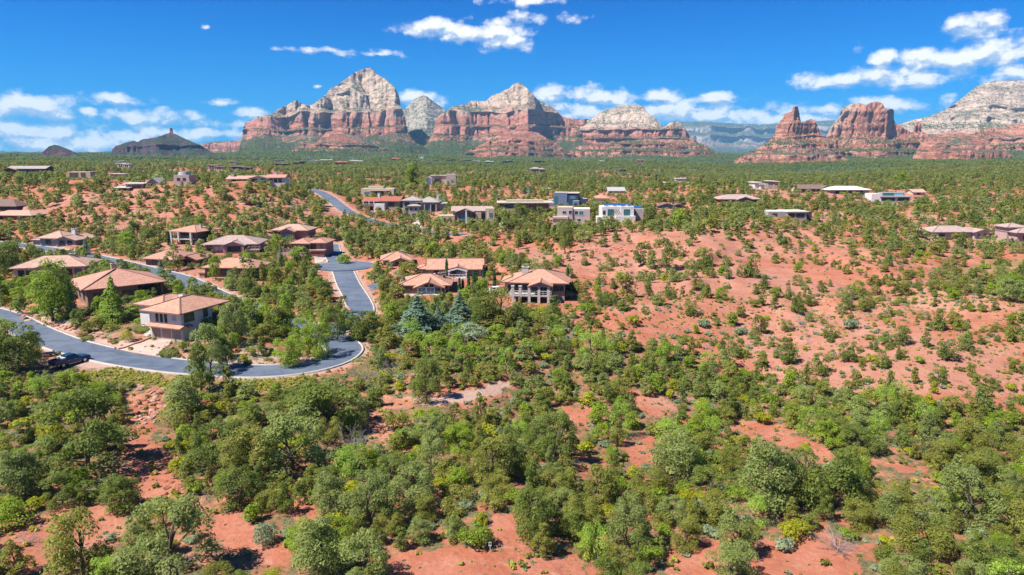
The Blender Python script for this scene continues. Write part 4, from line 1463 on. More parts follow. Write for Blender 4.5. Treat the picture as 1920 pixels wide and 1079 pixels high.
for c_ in (2.2, 5.2, 8.0):
    h.win(0, 'f', c_ / s_, 0.9 / s_, 1.7 / s_, 1.7 / s_, mull=1)
h.win(1, 'f', 12.0 / s_, 0.7 / s_, 3.6 / s_, 2.2 / s_, mull=2)
h.win(0, 'l', 4.0 / s_, 0.9 / s_, 1.8 / s_, 1.5 / s_)
h.win(0, 'l', 9.0 / s_, 0.9 / s_, 1.8 / s_, 1.5 / s_)
h.chimney(7.5 / s_, 9.5, 5.5 / s_, 7.6 / s_, 1.1, .9, C_TAN)

# cream house behind the round pine
h = House('cream_house', 'cream walled house with tan hip roof mostly hidden by the yellowish round pine', 92, 524, 14, clear=(26, 484, 160, 508))
h.wing(-56, 62, 22, 11, wall=C_CREAM, roof='hip', rmat=T_TAN, over=1.0, pitch=.36)
h.wing(-20, 24, 21, 4, -2.6, wall=C_CREAM, roof='gable', rmat=T_TAN, axis='y', over=.6)
h.win(0, 'f', 50, 6, 10, 12, G_BLUE).win(0, 'f', 36, 6, 7, 12).win(0, 'f', -44, 4, 9, 14).win(0, 'f', -31, 4, 9, 14).win(1, 'f', 2, 4, 14, 12, mull=1)
h.chimney(30, 6.0, 22, 41, 1.3, .9, C_CREAM)

# deck house on stone columns, below the red bank
h = House('deck_house', 'tan roofed house on white stone columns with curved deck below the bare red bank', 1000, 567, -6, clear=(938, 508, 1060, 566))
h.wing(-40, 58, 34, 10.5, 1.8, wall=C_TAUPE, roof='hip', rmat=T_SALMON, over=1.1, pitch=.36)
h.wing(-4, 32, 33.6, 4.4, -1.4, 31, wall=C_TAUPE, roof='gable', rmat=T_SALMON, axis='y', over=.6, pitch=.36)
h.wing(-58, -36, 31, 6.0, 4.2, wall=C_CREAM, roof='hip', rmat=T_SALMON, over=.9, pitch=.34)
h.deck(-42, 34, -1.5, 1.8, 15.5, C_STONE, C_WFRAME)
h.cols([-38, -24, -7, 11, 29], -1.2, -3, 33, 0.62, C_STONE)
h.win(0, 'f', -30, 17, 11, 14, mull=1).win(0, 'f', -15, 17, 11, 14, mull=1).win(0, 'f', 6, 17, 20, 15, mull=2).win(0, 'f', 24, 17, 9, 14)
h.win(0, 'f', 42, 20, 9, 9).win(0, 'f', 52, 20, 7, 9)
h.win(0, 'f', -22, 2, 22, 11, mull=3).win(0, 'f', 5, 2, 20, 11, mull=2).win(0, 'f', 24, 2, 12, 11)
h.win(2, 'f', -48, 14, 8, 12, frame=C_WFRAME)
h.chimney(-19, 5.5, 34, 59, 1.55, 1.0, C_STONE)

# glazed gable house above the blue spruces
h = House('gable_house', 'salmon roofed house with tall glazed front gable above the blue spruces', 797, 549, 2, clear=(750, 514, 844, 546))
h.wing(-44, 44, 13.5, 9.5, wall=C_TAUPE, roof='hip', rmat=T_SALMON, over=.9, pitch=.34)
h.wing(-14, 32, 13.5, 5.0, -2.2, wall=C_MAUVE, roof='gable', rmat=T_SALMON, axis='y', over=.8, pitch=.40)
h.win(1, 'f', -4, 1.5, 13, 11, G_BLUE, C_WFRAME, mull=1).win(1, 'f', 12, 1.5, 13, 11, G_BLUE, C_WFRAME, mull=1).win(1, 'f', 25, 1.5, 8, 10)
h.win(1, 'f', 4, 14.2, 6, 4, G_DARK).win(1, 'f', 14, 14.2, 6, 4, G_DARK)
h.win(0, 'f', -33, 2, 14, 9, mull=1).win(0, 'f', 39, 2, 6, 9)
h.deck(-46, 40, -4.2, -2.2, 0.5, C_STONE, C_WOOD)
h.chimney(26, 5.0, 14, 30, .9, .7, C_TAUPE).chimney(34, 6.0, 14, 30, .7, .7, C_TAUPE).vent(8, 5.5, 27).vent(14, 6.0, 27)

# house with arched balcony
h = House('arch_house', 'grey walled house with salmon roof and white arched balcony behind the cypress row', 852, 519, 2, clear=(805, 486, 903, 516))
h.wing(-47, 50, 15, 9, wall=C_GREY, roof='gable', rmat=T_SALMON, over=.8, pitch=.42, axis='x')
h.wing(-8, 22, 15, 3.0, -1.6, wall=C_GREY, roof='gable', rmat=T_SALMON, axis='y', over=.7, pitch=.36)
h.wing(-66, -47, 12, 6, 1.5, wall=C_GREY, roof='hip', rmat=T_SALMON, over=.6, pitch=.3)
h.win(0, 'f', -33, 4, 9, 8).win(0, 'f', -18, 6, 6, 5).win(1, 'f', 0, 2, 8, 11).win(1, 'f', 10, 2, 8, 11, G_BLUE).win(0, 'f', 30, 3, 9, 9, G_TEAL).win(0, 'f', 41, 3, 9, 9, G_TEAL)
h.deck(-10, 24, -3.4, -1.6, 1.0, C_WFRAME, C_WFRAME)
h.cols([-9, 23], -3.1, -5, 14.5, .4, C_WFRAME)
g = MB(); k_ = h.s
g.bar((-10 * k_, -3.1, 14.0 * k_), (7 * k_, -3.1, 18.4 * k_), .3, .35); g.bar((7 * k_, -3.1, 18.4 * k_), (24 * k_, -3.1, 14.0 * k_), .3, .35)
g.build('gable_beam', C_WFRAME, h.root)

# small grey house
h = House('small_house', 'small grey house with salmon hip roof and dark porch right of the turning circle', 745, 497, 10, clear=(716, 466, 773, 494))
h.wing(-26, 26, 8.5, 8, wall=C_GREY, roof='hip', rmat=T_SALMON, over=.8, pitch=.40)
h.wing(-10, 22, 8.5, 4, -2.4, wall=C_GREY, roof='gable', rmat=T_SALMON, axis='y', over=.8, pitch=.36)
h.win(1, 'f', 6, 0.5, 18, 7, mull=1).win(0, 'f', -18, 1, 6, 6)
h.cols([-10, 22], -3.0, -3, 8.4, .35, C_WFRAME).chimney(10, 4, 10, 23, .7, .6, C_WFRAME)

# rose house with the low red garage
h = House('rose_house', 'rose stucco house with low dark red garage door at the end of the upper street', 573, 480, -3, clear=(537, 446, 610, 478))
h.wing(-26, 8, 22, 9, wall=C_PINK, roof='hip', rmat=T_PINK, over=.7, pitch=.36)
h.wing(6, 37, 23, 8, 1.0, wall=C_PINK, roof='hip', rmat=T_PINK, over=.8, pitch=.34)
h.wing(11, 37, 10, 2.2, -1.2, wall=C_PINK, roof='slab', rmat=T_PINK, over=.4)
h.garage(2, 24, 23, 8.5, C_GRED)
h.win(0, 'f', -12, 9, 20, 11, plain_mat('closed_blind', (.38, .33, .33)), mull=3).win(1, 'f', 14, 13, 9, 7).win(1, 'f', 29, 14, 5, 5, G_BLUE)
h.win(0, 'f', 4, 5, 6, 14)
h.deck(-39, -24, -1.5, 3.0, 8.0, C_PINK, C_MAUVE)
g = MB(); g.box(-39 * h.s, 10 * h.s, -1.6, -1.3, 0, 8 * h.s); g.build('terrace_wall', C_MAUVE, h.root)
h = House('bay_house', 'rose house with blue glazed bay under a tan roof, uphill behind the rose garage house', 545, 449, -4, clear=(512, 421, 580, 446))
h.wing(-33, 32, 16, 9, wall=C_PINK, roof='hip', rmat=T_TAN, over=.9, pitch=.34)
h.wing(-14, 10, 16, 3, -2.2, wall=C_PINK, roof='gable', rmat=T_TAN, axis='y', over=.8, pitch=.40)
h.win(1, 'f', -2, 2, 16, 12, G_BLUE, mull=2).win(0, 'f', -24, 4, 12, 9, mull=1)
h.deck(-34, -12, -2.8, 0, 2, C_MAUVE, C_FRAME)
h.wing(24, 55, 5, 6, 2.0, wall=C_PINK, roof='slab', rmat=T_TAN, over=.5)
h.win(2, 'f', 40, 0, 10, 4)

# mauve roofed house with deck on posts
h = House('mauve_house', 'house with broad mauve roof and pink walls, corner deck raised on posts', 434, 474, 6, clear=(383, 440, 486, 470))
h.wing(-46, 46, 15, 11, wall=C_MAUVE, roof='hip', rmat=T_MAUVE, over=1.2, pitch=.34)
h.wing(-8, 26, 15.5, 4, -2.5, wall=C_MAUVE, roof='gable', rmat=T_MAUVE, axis='y', over=.8, pitch=.34)
h.win(1, 'f', 9, 4, 22, 9, mull=2).win(0, 'f', -22, 4, 16, 8, plain_mat('pale_blind', (.6, .55, .55)), mull=1).win(0, 'f', -38, 4, 8, 9).win(0, 'f', 32, 5, 8, 8)
h.deck(34, 54, -2.6, 2.0, 7, C_MAUVE, C_MAUVE).cols([35, 46, 53], -2.3, -8, 7, .3, C_MAUVE).cols([-8, 26], -2.9, -8, 15, .4, C_MAUVE)
h.vent(-24, 2.2, 20).vent(26, 2.5, 21).vent(-8, 5.0, 25)

# two-storey house on columns
h = House('column_house', 'two storey house on pale square columns with double balconies at the left hill foot', 342, 459, -18, clear=(318, 424, 386, 456))
h.wing(-22, 24, 23, 9, 2.0, wall=C_BROWN, roof='hip', rmat=T_PINK, over=2.2, pitch=.28)
h.deck(-24, 24, -0.4, 2.0, 11, C_STONE, C_FRAME).cols([-23, -6, 22], -0.1, -3, 23, .7, C_STONE)
h.wins(0, 'f', 3, 13, 10, 8, mull=1).wins(0, 'f', 3, 2, 10, 7, mull=1).win(0, 'r', 14, 12, 9, 8).win(0, 'r', 30, 12, 9, 8)
h.chimney(17, 6, 24, 35, .8, .7)
h.deck(24, 32, 3, 9, 11, C_DARK, C_FRAME, rail_sides='fr')

# hip roofed house along the far street
h = House('hip_house', 'low brown house with pink hip roof beside the far street, dark gable at right', 308, 499, -14, clear=(262, 469, 370, 495))
h.wing(-40, 30, 12, 10, wall=C_BROWN, roof='hip', rmat=T_PINK, over=1.0, pitch=.40)
h.wing(24, 56, 12, 8, 3, wall=C_BROWN, roof='gable', rmat=T_PINK, axis='y', over=.9, pitch=.36)
h.win(0, 'f', 8, 3, 6, 7, frame=C_WFRAME).win(0, 'f', 18, 3, 5, 7).win(0, 'f', -22, 3, 8, 6).win(1, 'f', 40, 2, 16, 8)

h = House('balcony_house', 'brown house with salmon roof, two chimneys and a pink balcony at its right end', 432, 520, -4, clear=(384, 490, 482, 516))
h.wing(-48, 48, 17, 9, wall=C_BROWN, roof='hip', rmat=T_SALMON, over=.9, pitch=.38)
h.deck(26, 54, -1.8, 0.0, 5, C_MAUVE, C_MAUVE)
h.win(0, 'f', 30, 6, 7, 9).win(0, 'f', 42, 6, 7, 9, frame=C_WFRAME).win(0, 'f', -36, 4, 10, 8).win(0, 'f', -10, 4, 14, 9, mull=1)
h.chimney(10, 4, 22, 33, .9, .8, C_MAUVE).chimney(29, 3, 20, 31, .8, .8, C_CREAM)
h.wing(-56, -46, 7, 5, -1, wall=C_PINK, roof='slab', rmat=T_SALMON, over=.2)

h = House('grey_wall_house', 'grey walled house with tan roof and white chimney above the far street at left', 112, 461, -6, clear=(72, 432, 152, 455))
h.wing(-38, 8, 13, 9, wall=C_GREY, roof='hip', rmat=T_TAN, over=1.0, pitch=.42)
h.wing(0, 38, 12, 10, -1.5, wall=C_GREY, roof='gable', rmat=T_TAN, axis='y', over=.9, pitch=.30)
h.wing(-64, -36, 8, 6, 2.5, wall=C_GREY, roof='hip', rmat=T_TAN, over=.7, pitch=.3)
h.win(1, 'f', 12, 2, 10, 8).win(1, 'f', 27, 2, 9, 8).win(0, 'f', -22, 3, 9, 7)
h.chimney(18, 3.5, 16, 29, 1.5, 1.0, C_WHITE)

# ---------- the upper street
h = House('flat_house', 'pale beige flat roofed house with raised middle block above the red tiled house', 708, 371, 0, clear=(679, 348, 737, 366))
h.wing(-30, 30, 15, 9, wall=C_CREAM, roof='flat', rmat=F_BEIGE)
h.wing(-18, 10, 19, 5, 2, wall=C_CREAM, roof='flat', rmat=F_BEIGE)
h.win(0, 'f', -19, 6, 10, 5, G_BLUE, C_WFRAME, mull=1).win(0, 'f', 2, 5, 18, 6, mull=2).win(0, 'f', 21, 6, 7, 5)
h.box('awning', -14, 22, -2.0, 0, 12.4, 13.4, C_TAN)
h = House('red_tile_house', 'house with two bright red tiled roofs and a white lower wall on the upper street', 715, 395, -6, clear=(683, 370, 756, 392))
h.wing(-32, 4, 17, 8, wall=C_TAUPE, roof='gable', rmat=T_RED, over=1.0, pitch=.34, axis='x')
h.wing(2, 34, 18, 9, -.8, wall=C_TAUPE, roof='gable', rmat=T_RED, over=1.0, pitch=.36, axis='x')
h.wing(-9, 10, 12, 3, -3.5, wall=C_WHITE, roof='flat', rmat=F_WHITE, para=.2)
h.deck(-32, -10, -2.4, 0, 9, C_WOOD, C_WFRAME).cols([-31, -20, -11], -2.1, -4, 17, .3, C_WFRAME)
h.wins(0, 'f', 3, 11, 6, 5).wins(0, 'f', 2, 2, 8, 5).win(1, 'f', 20, 9, 10, 6, mull=1).win(1, 'r', 14, 8, 8, 6)
h.chimney(-8, 4, 20, 30, .9, .8, C_WHITE)
h = House('arched_entry_house', 'grey hip roofed house with stepped porch roofs and arched lower entry on upper street', 790, 402, 0, clear=(757, 370, 828, 396))
h.wing(-34, -2, 24, 9, 1.0, wall=C_GREY, roof='hip', rmat=T_GREY, over=.9, pitch=.36)
h.wing(-6, 30, 21, 10, 1.0, wall=C_GREY, roof='hip', rmat=T_GREY, over=.9, pitch=.42)
h.wing(-22, -2, 15, 3, -2.0, wall=C_GREY, roof='hip', rmat=T_GREY, over=.7, pitch=.3)
h.wing(28, 44, 18, 7, 2.5, wall=C_GREY, roof='slab', rmat=F_GREY, over=.5)
h.win(1, 'f', 12, 5, 8, 12, G_BLUE).win(1, 'f', 22, 5, 7, 12).win(0, 'f', -26, 16, 7, 6).win(0, 'f', -26, 5, 7, 6).win(2, 'f', -17, 7, 4, 6, frame=C_WFRAME).win(2, 'f', -9, 7, 4, 6, frame=C_WFRAME)
h.cols([6, 17, 27], 0.6, -4, 20, .5, C_GREY).chimney(28, 6, 24, 34, .9, .8, C_WHITE)
g = MB(); k_ = h.s
n_ = 10
arc = [((-12 + 5 * math.cos(math.pi * i / n_)) * k_, (-4 + 6.5 * math.sin(math.pi * i / n_)) * k_ if 0 < i < n_ else -9 * k_) for i in range(n_ + 1)]
g.solid([(x, -2.03, z) for x, z in arc], [(x, -2.005, z) for x, z in arc]); g.build('arched_door', C_DARK, h.root)
h = House('tan_block_house', 'tan house with grey gable roofs between square pillars, right of the arched entry house', 884, 416, 2, clear=(826, 386, 922, 411))
h.wing(-34, 36, 20, 9, wall=C_TAUPE, roof='gable', rmat=T_MAUVE, over=.8, pitch=.30, axis='x')
h.wing(-26, 2, 19, 4, -2.4, wall=C_BROWN, roof='gable', rmat=T_MAUVE, axis='y', over=.9, pitch=.36)
h.wing(-60, -30, 10, 6, -2.0, wall=C_TAN, roof='flat', rmat=F_BEIGE)
h.wing(8, 18, 15, 2.5, -2.2, wall=C_TAN, roof='flat', rmat=F_BEIGE)
h.wing(26, 42, 23, 5, -2.0, wall=C_TAN, roof='flat', rmat=F_BEIGE)
h.win(1, 'f', -12, 3, 16, 12, G_BLUE, mull=2).win(0, 'f', 22, 6, 6, 8).win(4, 'f', 36, 9, 5, 7, G_BLUE).win(2, 'f', -46, 3, 8, 4)
h.cols([-9, 30], -3.6, -5, 22, .7, C_WHITE)
h = House('slab_house', 'long brown house under a thin cream butterfly roof slab, stone base at its left', 986, 399, 2, clear=(932, 371, 1030, 393))
h.wing(-44, 42, 17.5, 9, wall=C_BROWN, roof='slab', rmat=F_BEIGE, over=2.2)
h.wing(-44, -20, 6.5, 3, -1.8, -3.5, wall=C_TAN, roof='flat', rmat=F_BEIGE, para=.3)
h.wing(-36, 32, 21, 5, 3, wall=C_TAN, roof='flat', rmat=F_BEIGE, para=.2)
h.win(0, 'f', -36, 9, 7, 6, frame=C_WFRAME).win(0, 'f', -25, 9, 9, 6, G_BLUE, mull=1).win(0, 'f', 8, 9, 5, 6, frame=C_WFRAME).win(0, 'f', 23, 9, 5, 6, frame=C_WFRAME).win(0, 'f', 16, 1, 6, 5, G_BLUE)
h.box('terrace_wall', 0, 36, -5.0, -4.7, -5, 0.5, C_TAN)
h = House('navy_house', 'slate blue cubic house with a navy right side and beige flat roof', 1064, 388, -10, clear=(1029, 363, 1098, 387))
h.wing(-26, -1, 24, 9, wall=C_BLUE, roof='flat', rmat=F_BEIGE)
h.wing(-1, 19, 24, 9, 0.3, wall=C_DKBLUE, roof='slab', rmat=F_BEIGE, over=.4)
h.wing(-38, -26, 10, 6, 1, wall=C_BLUE, roof='flat', rmat=F_GREY)
h.wing(10, 22, 10, 4, -2.5, wall=C_BLUE, roof='flat', rmat=F_GREY)
h.wing(20, 36, 13, 6, 1, wall=C_DKBLUE, roof='flat', rmat=F_GREY)
h.win(0, 'f', -21, 5, 5, 13, G_TEAL).win(1, 'f', 9, 14, 10, 6, G_BLUE).win(3, 'f', 16, 3, 5, 4)
h = House('lilac_house', 'pale lilac stepped flat roofed house with a brown balcony below the slate blue cube', 1071, 424, -6, clear=(1038, 390, 1104, 420))
h.wing(-26, 2, 32, 8, wall=C_LILAC, roof='flat', rmat=F_BEIGE)
h.wing(2, 34, 29, 9, 0.5, wall=C_LILAC, roof='flat', rmat=F_WHITE)
h.wing(-34, -6, 16, 3, -2.6, wall=C_LILAC, roof='flat', rmat=F_BEIGE)
h.win(0, 'f', -13, 22, 7, 5, frame=C_WFRAME).win(0, 'f', -2, 22, 6, 6, frame=C_WFRAME).win(1, 'f', 9, 21, 6, 6, frame=C_WFRAME).win(1, 'f', 18, 20, 8, 7, G_TEAL, C_WFRAME).win(0, 'f', -2, 8, 7, 5, frame=C_WFRAME).win(1, 'f', 14, 8, 7, 5, frame=C_WFRAME)
h.win(2, 'f', -20, 9, 24, 4.5, C_WOOD)
h = House('solar_house', 'white flat roofed house with blue solar panels on top and teal windows', 1163, 417, 0, clear=(1122, 382, 1208, 412))
h.wing(-34, 0, 26, 10, wall=C_WHITE, roof='flat', rmat=F_WHITE)
h.wing(0, 24, 27, 10, -0.5, wall=C_WHITE, roof='flat', rmat=F_WHITE)
h.wing(22, 44, 22, 8, 2.0, wall=C_LILAC, roof='flat', rmat=F_WHITE)
h.wing(-44, -26, 9, 4, -1.5, wall=C_WHITE, roof='flat', rmat=F_WHITE)
h.wing(-10, 26, 10, 2, -2.0, wall=C_WHITE, roof='flat', rmat=F_WHITE)
h.win(0, 'f', -18, 13, 10, 10, G_TEAL, mull=1).win(1, 'f', 11, 13, 10, 10, G_TEAL, mull=1).win(0, 'f', -30, 14, 4, 7)
h.box('painted_porch_shade', 22.2, 32, -0.1, 1.9, 3, 16, C_DARK)  # solid dark block, the shade inside the porch put into its colour
k_ = h.s
for (x, y) in [(-26, 2), (-19, 4.5), (-10, 2.2), (-3, 4.6), (-10, 6.2), (4, 2.0), (10, 4.4), (17, 2.2), (3, 6.2), (30, 4.0), (37, 6.0), (38, 4.0), (30, 6.2)]:
    zb = (27 if x < 24 else 22) * k_ + .42
    g = MB()
    g.solid([(x * k_ - .75, y - .8, zb + .12), (x * k_ + .75, y - .8, zb + .12), (x * k_ + .75, y + .8, zb + .75), (x * k_ - .75, y + .8, zb + .75)],
            [(x * k_ - .75, y - .83, zb + .17), (x * k_ + .75, y - .83, zb + .17), (x * k_ + .75, y + .77, zb + .80), (x * k_ - .75, y + .77, zb + .80)])
    g.box(x * k_ - .6, x * k_ - .5, y + .5, y + .6, zb - .4, zb + .6)
    g.box(x * k_ + .5, x * k_ + .6, y + .5, y + .6, zb - .4, zb + .6)
    g.build('solar_panel', G_SOLAR, h.root)
for x in (-13, -9, -5):
    g = MB(); g.bar((x * k_, -.02, 23 * k_), ((x + 3) * k_, -1.4, 18 * k_), .22, .22); g.build('wall_beam', C_WOOD, h.root)
g = MB()
ring_ = [((34 + 11 * math.sin(a)) * k_, -4.0 - 2.6 * math.cos(a)) for a in np.linspace(-1.4, 1.4, 9)]
for i in range(8):
    (xa, ya), (xb, yb) = ring_[i], ring_[i + 1]
    g.solid([(xa, ya, -14 * k_), (xb, yb, -14 * k_), (xb, yb + .3, -14 * k_), (xa, ya + .3, -14 * k_)], [(xa, ya, -2 * k_), (xb, yb, -2 * k_), (xb, yb + .3, -2 * k_), (xa, ya + .3, -2 * k_)])
g.build('curved_wall', C_LILAC, h.root)
h = House('hilltop_house', 'beige house with white arched window gable on the wooded knoll above the upper street', 829, 349, 2, clear=(800, 322, 857, 342))
h.wing(-20, 26, 18, 8, 1.5, wall=C_CREAM, roof='slab', rmat=F_BEIGE, over=.6)
h.wing(8, 25, 20, 8, -1.0, -3, wall=C_LILAC, roof='flat', rmat=F_BEIGE)
h.wing(-30, -18, 12, 5, -.5, wall=C_WHITE, roof='gable', rmat=F_WHITE, axis='y', over=.4, pitch=.7)
h.win(1, 'f', 19, 7, 4, 4).win(2, 'f', -24, 3, 8, 8, G_BLUE, C_WFRAME, mull=2).win(0, 'f', -8, 6, 12, 6)
h = House('white_ridge_house', 'long white house with low salmon roofs standing on the edge of the left red ridge', 482, 343, 3, clear=(430, 325, 532, 342))
h.wing(-52, 0, 7, 8, wall=C_WHITE, roof='gable', rmat=T_TAN, over=.9, pitch=.30, axis='x')
h.wing(-10, 22, 8, 9, -2, wall=C_WHITE, roof='gable', rmat=T_TAN, axis='y', over=.9, pitch=.26)
h.wing(18, 50, 9, 8, -.6, wall=C_WHITE, roof='gable', rmat=T_PINK, over=.6, pitch=.30, axis='x')
h.wings = None
h.win(1, 'f', -2, 1, 10, 6).win(1, 'f', 12, 1, 8, 6, G_BLUE).wins(2, 'f', 3, 1, 5, 6).wins(0, 'f', 4, 1, 7, 5)
h.chimney(-46, 3, 8, 17, 1.4, 1.2, C_LILAC).chimney(30, 4, 10, 19, 1.2, 1.2, C_WHITE)

# ---------- the right-hand ridge
h = House('brown_hip_house', 'brown hip roofed house with a blue glazed gable on the right ridge, cypresses behind', 1385, 382, 2, clear=(1346, 364, 1422, 380))
h.wing(-34, 36, 7.5, 9, wall=C_BROWN, roof='hip', rmat=T_MAUVE, over=1.2, pitch=.34)
h.wing(-4, 20, 8, 4, -2, wall=C_BROWN, roof='gable', rmat=T_MAUVE, axis='y', over=.9, pitch=.34)
h.win(1, 'f', 8, 1, 17, 6, G_BLUE, mull=2).win(0, 'f', -20, 2, 9, 4).win(0, 'f', 28, 2, 8, 4)
h = House('dark_gable_house', 'low house with dark brown gable roof in the dip below the knoll', 1258, 392, -4, clear=(1232, 378, 1283, 390))
h.wing(-22, 6, 5, 8, wall=C_BLUE, roof='gable', rmat=T_BROWN, axis='y', over=.8, pitch=.32)
h.wing(4, 24, 5, 7, 1, wall=C_BLUE, roof='gable', rmat=T_BROWN, axis='y', over=.8, pitch=.34)
h.win(0, 'f', -8, 1, 9, 4, G_BLUE).win(1, 'f', 14, 1, 7, 4)
h.chimney(6, 4, 8, 15, .8, .7, C_DARK)
h = House('knoll_house', 'small pale flat roofed house on top of the red knoll', 1272, 347, 0, clear=(1246, 331, 1296, 344))
h.wing(-24, 24, 4, 8, wall=C_TAUPE, roof='slab', rmat=F_WHITE, over=1.2)
h.wing(-4, 14, 11, 6, 1.5, wall=C_TAUPE, roof='slab', rmat=F_WHITE, over=.6)
h.wins(0, 'f', 4, 0.6, 7, 2.8)
h = House('grey_flat_house', 'low grey flat roofed house with dark windows in the dip of the right slope', 1482, 409, 3, clear=(1441, 393, 1525, 408))
h.wing(-42, 4, 10, 8, wall=C_GREY, roof='flat', rmat=F_WHITE)
h.wing(-8, 28, 11, 8, -1, wall=C_GREY, roof='slab', rmat=F_WHITE, over=.5)
h.wing(26, 42, 9, 6, 1, wall=C_DARK, roof='flat', rmat=F_GREY)
h.win(1, 'f', 0, 2, 10, 6).win(1, 'f', 16, 2, 14, 6, mull=1).win(0, 'f', -30, 3, 8, 5)
h = House('long_brown_house', 'long house with plain brown roof at the crest of the right ridge', 1523, 361, 0, clear=(1496, 345, 1553, 357))
h.wing(-28, 22, 7, 9, wall=C_CREAM, roof='gable', rmat=T_BROWN, axis='x', over=.9, pitch=.42)
h.wing(16, 30, 8, 7, -1.5, wall=C_BLUE, roof='gable', rmat=T_BROWN, axis='y', over=.7, pitch=.5)
h.wins(0, 'f', 4, 1.5, 6, 4)
h = House('white_roof_house', 'long low house under a wide white roof at the crest of the right ridge', 1590, 364, 2, clear=(1557, 349, 1625, 362))
h.wing(-33, 36, 7, 10, wall=C_GREY, roof='hip', rmat=F_WHITE, over=1.6, pitch=.28)
h.wins(0, 'f', 6, 1, 7, 4.5)
h = House('glass_house', 'white modern house with a long glazed front and upper glazing coloured as cyan reflection', 1670, 383, -3, clear=(1636, 360, 1706, 378))
h.wing(-35, -18, 17, 8, wall=C_WHITE, roof='flat', rmat=F_WHITE)
h.wing(-18, 34, 13, 9, .4, wall=C_GREY, roof='slab', rmat=F_GREY, over=.8)
h.wing(-12, 28, 20, 5, 3, wall=C_GREY, roof='flat', rmat=F_GREY, para=.1)
h.win(1, 'f', -4, 3, 22, 8, mull=4).win(1, 'f', 22, 3, 18, 8, mull=3).win(2, 'f', -1, 14, 18, 5, G_TEAL, mull=4).win(2, 'f', 18, 14, 16, 5, plain_mat('cyan_reflection_glazing', (.28, .56, .70), .15), mull=4)  # last upper pane: a cyan reflection painted as flat pale blue
h.deck(-18, 36, -2.2, .4, 2, C_WFRAME, C_WFRAME).cols([-16, 8, 34], -2, -5, 2, .25, C_WFRAME)
h = House('hillside_house', 'grey brown hip roofed house with a pale arched entry gable among junipers at far right', 1805, 447, 2, clear=(1748, 423, 1862, 441))
h.wing(-56, 24, 11, 9, wall=C_LILAC, roof='hip', rmat=T_MAUVE, over=1.1, pitch=.30)
h.wing(16, 44, 12, 8, -1.5, wall=C_LILAC, roof='gable', rmat=T_MAUVE, axis='y', over=.8, pitch=.30)
h.wing(40, 58, 8, 7, 1, wall=C_CREAM, roof='hip', rmat=T_MAUVE, over=.5, pitch=.3)
h.win(1, 'f', 24, 2, 6, 8, frame=C_WFRAME).win(1, 'f', 36, 2, 7, 8, frame=C_WFRAME).win(0, 'f', -40, 4, 9, 4).win(0, 'f', -14, 3, 8, 6)
h = House('edge_house', 'rose grey house with two stepped hip roofs cut off by the right edge', 1916, 458, 0, clear=(1896, 424, 1925, 452))
h.wing(-10, 50, 20, 9, wall=C_MAUVE, roof='hip', rmat=T_MAUVE, over=.9, pitch=.3)
h.wing(-14, 20, 28, 6, 4, wall=C_MAUVE, roof='hip', rmat=T_MAUVE, over=.8, pitch=.3)
h.win(0, 'f', 3, 8, 5, 7).win(0, 'f', 22, 8, 8, 7)
h = House('tan_hut', 'small house with tan gable roof right of the glazed modern house', 1722, 366, 0, clear=(1712, 357, 1734, 364))
h.wing(-10, 12, 5, 7, wall=C_CREAM, roof='gable', rmat=T_TAN, axis='x', over=.6, pitch=.4)
h.win(0, 'f', 0, 1, 6, 3)
h = House('tile_cottage', 'little white cottage with salmon roof in the trees left of the solar house', 1130, 378, 4, clear=(1118, 367, 1140, 375))
h.wing(-14, 12, 5, 8, wall=C_WHITE, roof='hip', rmat=T_SALMON, over=.6, pitch=.4)
h.win(0, 'f', 2, 1, 5, 3)
h = House('grey_roof_cottage', 'cottage with pale grey roof deep in the trees behind the solar house', 1156, 362, 0, clear=(1143, 353, 1170, 360))
h.wing(-14, 14, 4, 8, wall=C_GREY, roof='gable', rmat=F_GREY, axis='x', over=.8, pitch=.4)

# ---------- the left plateau
h = House('dark_lodge', 'dark timber house with grey roof among trees at the far left of the plateau', 48, 328, 2, clear=(10, 309, 84, 326))
h.wing(-30, 36, 11, 10, wall=C_DARK, roof='gable', rmat=T_GREY, axis='x', over=1.0, pitch=.32)
h.wing(-36, -14, 9, 8, -1.5, wall=C_DARK, roof='gable', rmat=T_TAN, axis='y', over=1.0, pitch=.3)
h.wins(0, 'f', 4, 3, 8, 5, G_BLUE)
h.deck(-14, 36, -2.5, 0, 2, C_DARK, C_WFRAME)
h = House('beige_cube_house', 'beige flat roofed house with deep shaded porch openings on the left ridge', 148, 338, 0, clear=(127, 319, 171, 336))
h.wing(-20, 22, 14, 9, wall=C_TAN, roof='flat', rmat=F_BEIGE)
h.win(0, 'f', -8, 3, 16, 10, C_DARK, C_TAN, mull=1).win(0, 'f', 9, 3, 9, 10, C_DARK, C_TAN)  # no glass here: dark panels paint the deep shade of the porch openings
h.deck(-18, 20, -2, 0, 1, C_WFRAME, C_WFRAME)
h = House('rose_tower_house', 'rose house with a grey arched roof like a short tower behind the left ridge', 341, 347, 0, clear=(327, 325, 355, 343))
h.wing(-14, 14, 16, 7, wall=C_LILAC, roof='flat', rmat=F_GREY)
g = MB(); k_ = h.s
g.tube((0, 0), 11 * k_, 9 * k_, 16 * k_ + .3, 23 * k_, 14)
t_o = g.build('round_roof', F_GREY, h.root, (0, 3.5, 0))
h.wins(0, 'f', 2, 8, 5, 4)
h = House('terrace_house', 'low house with stacked white flat roofs among trees on the left ridge', 238, 358, 0, clear=(216, 340, 266, 354))
h.wing(-6, 26, 12, 7, 2, wall=C_TAUPE, roof='slab', rmat=F_WHITE, over=.8)
h.wing(-24, 4, 5, 7, 0, wall=C_TAUPE, roof='slab', rmat=F_WHITE, over=.8)
h.wins(0, 'f', 3, 4, 6, 5).wins(1, 'f', 2, 1, 7, 3)
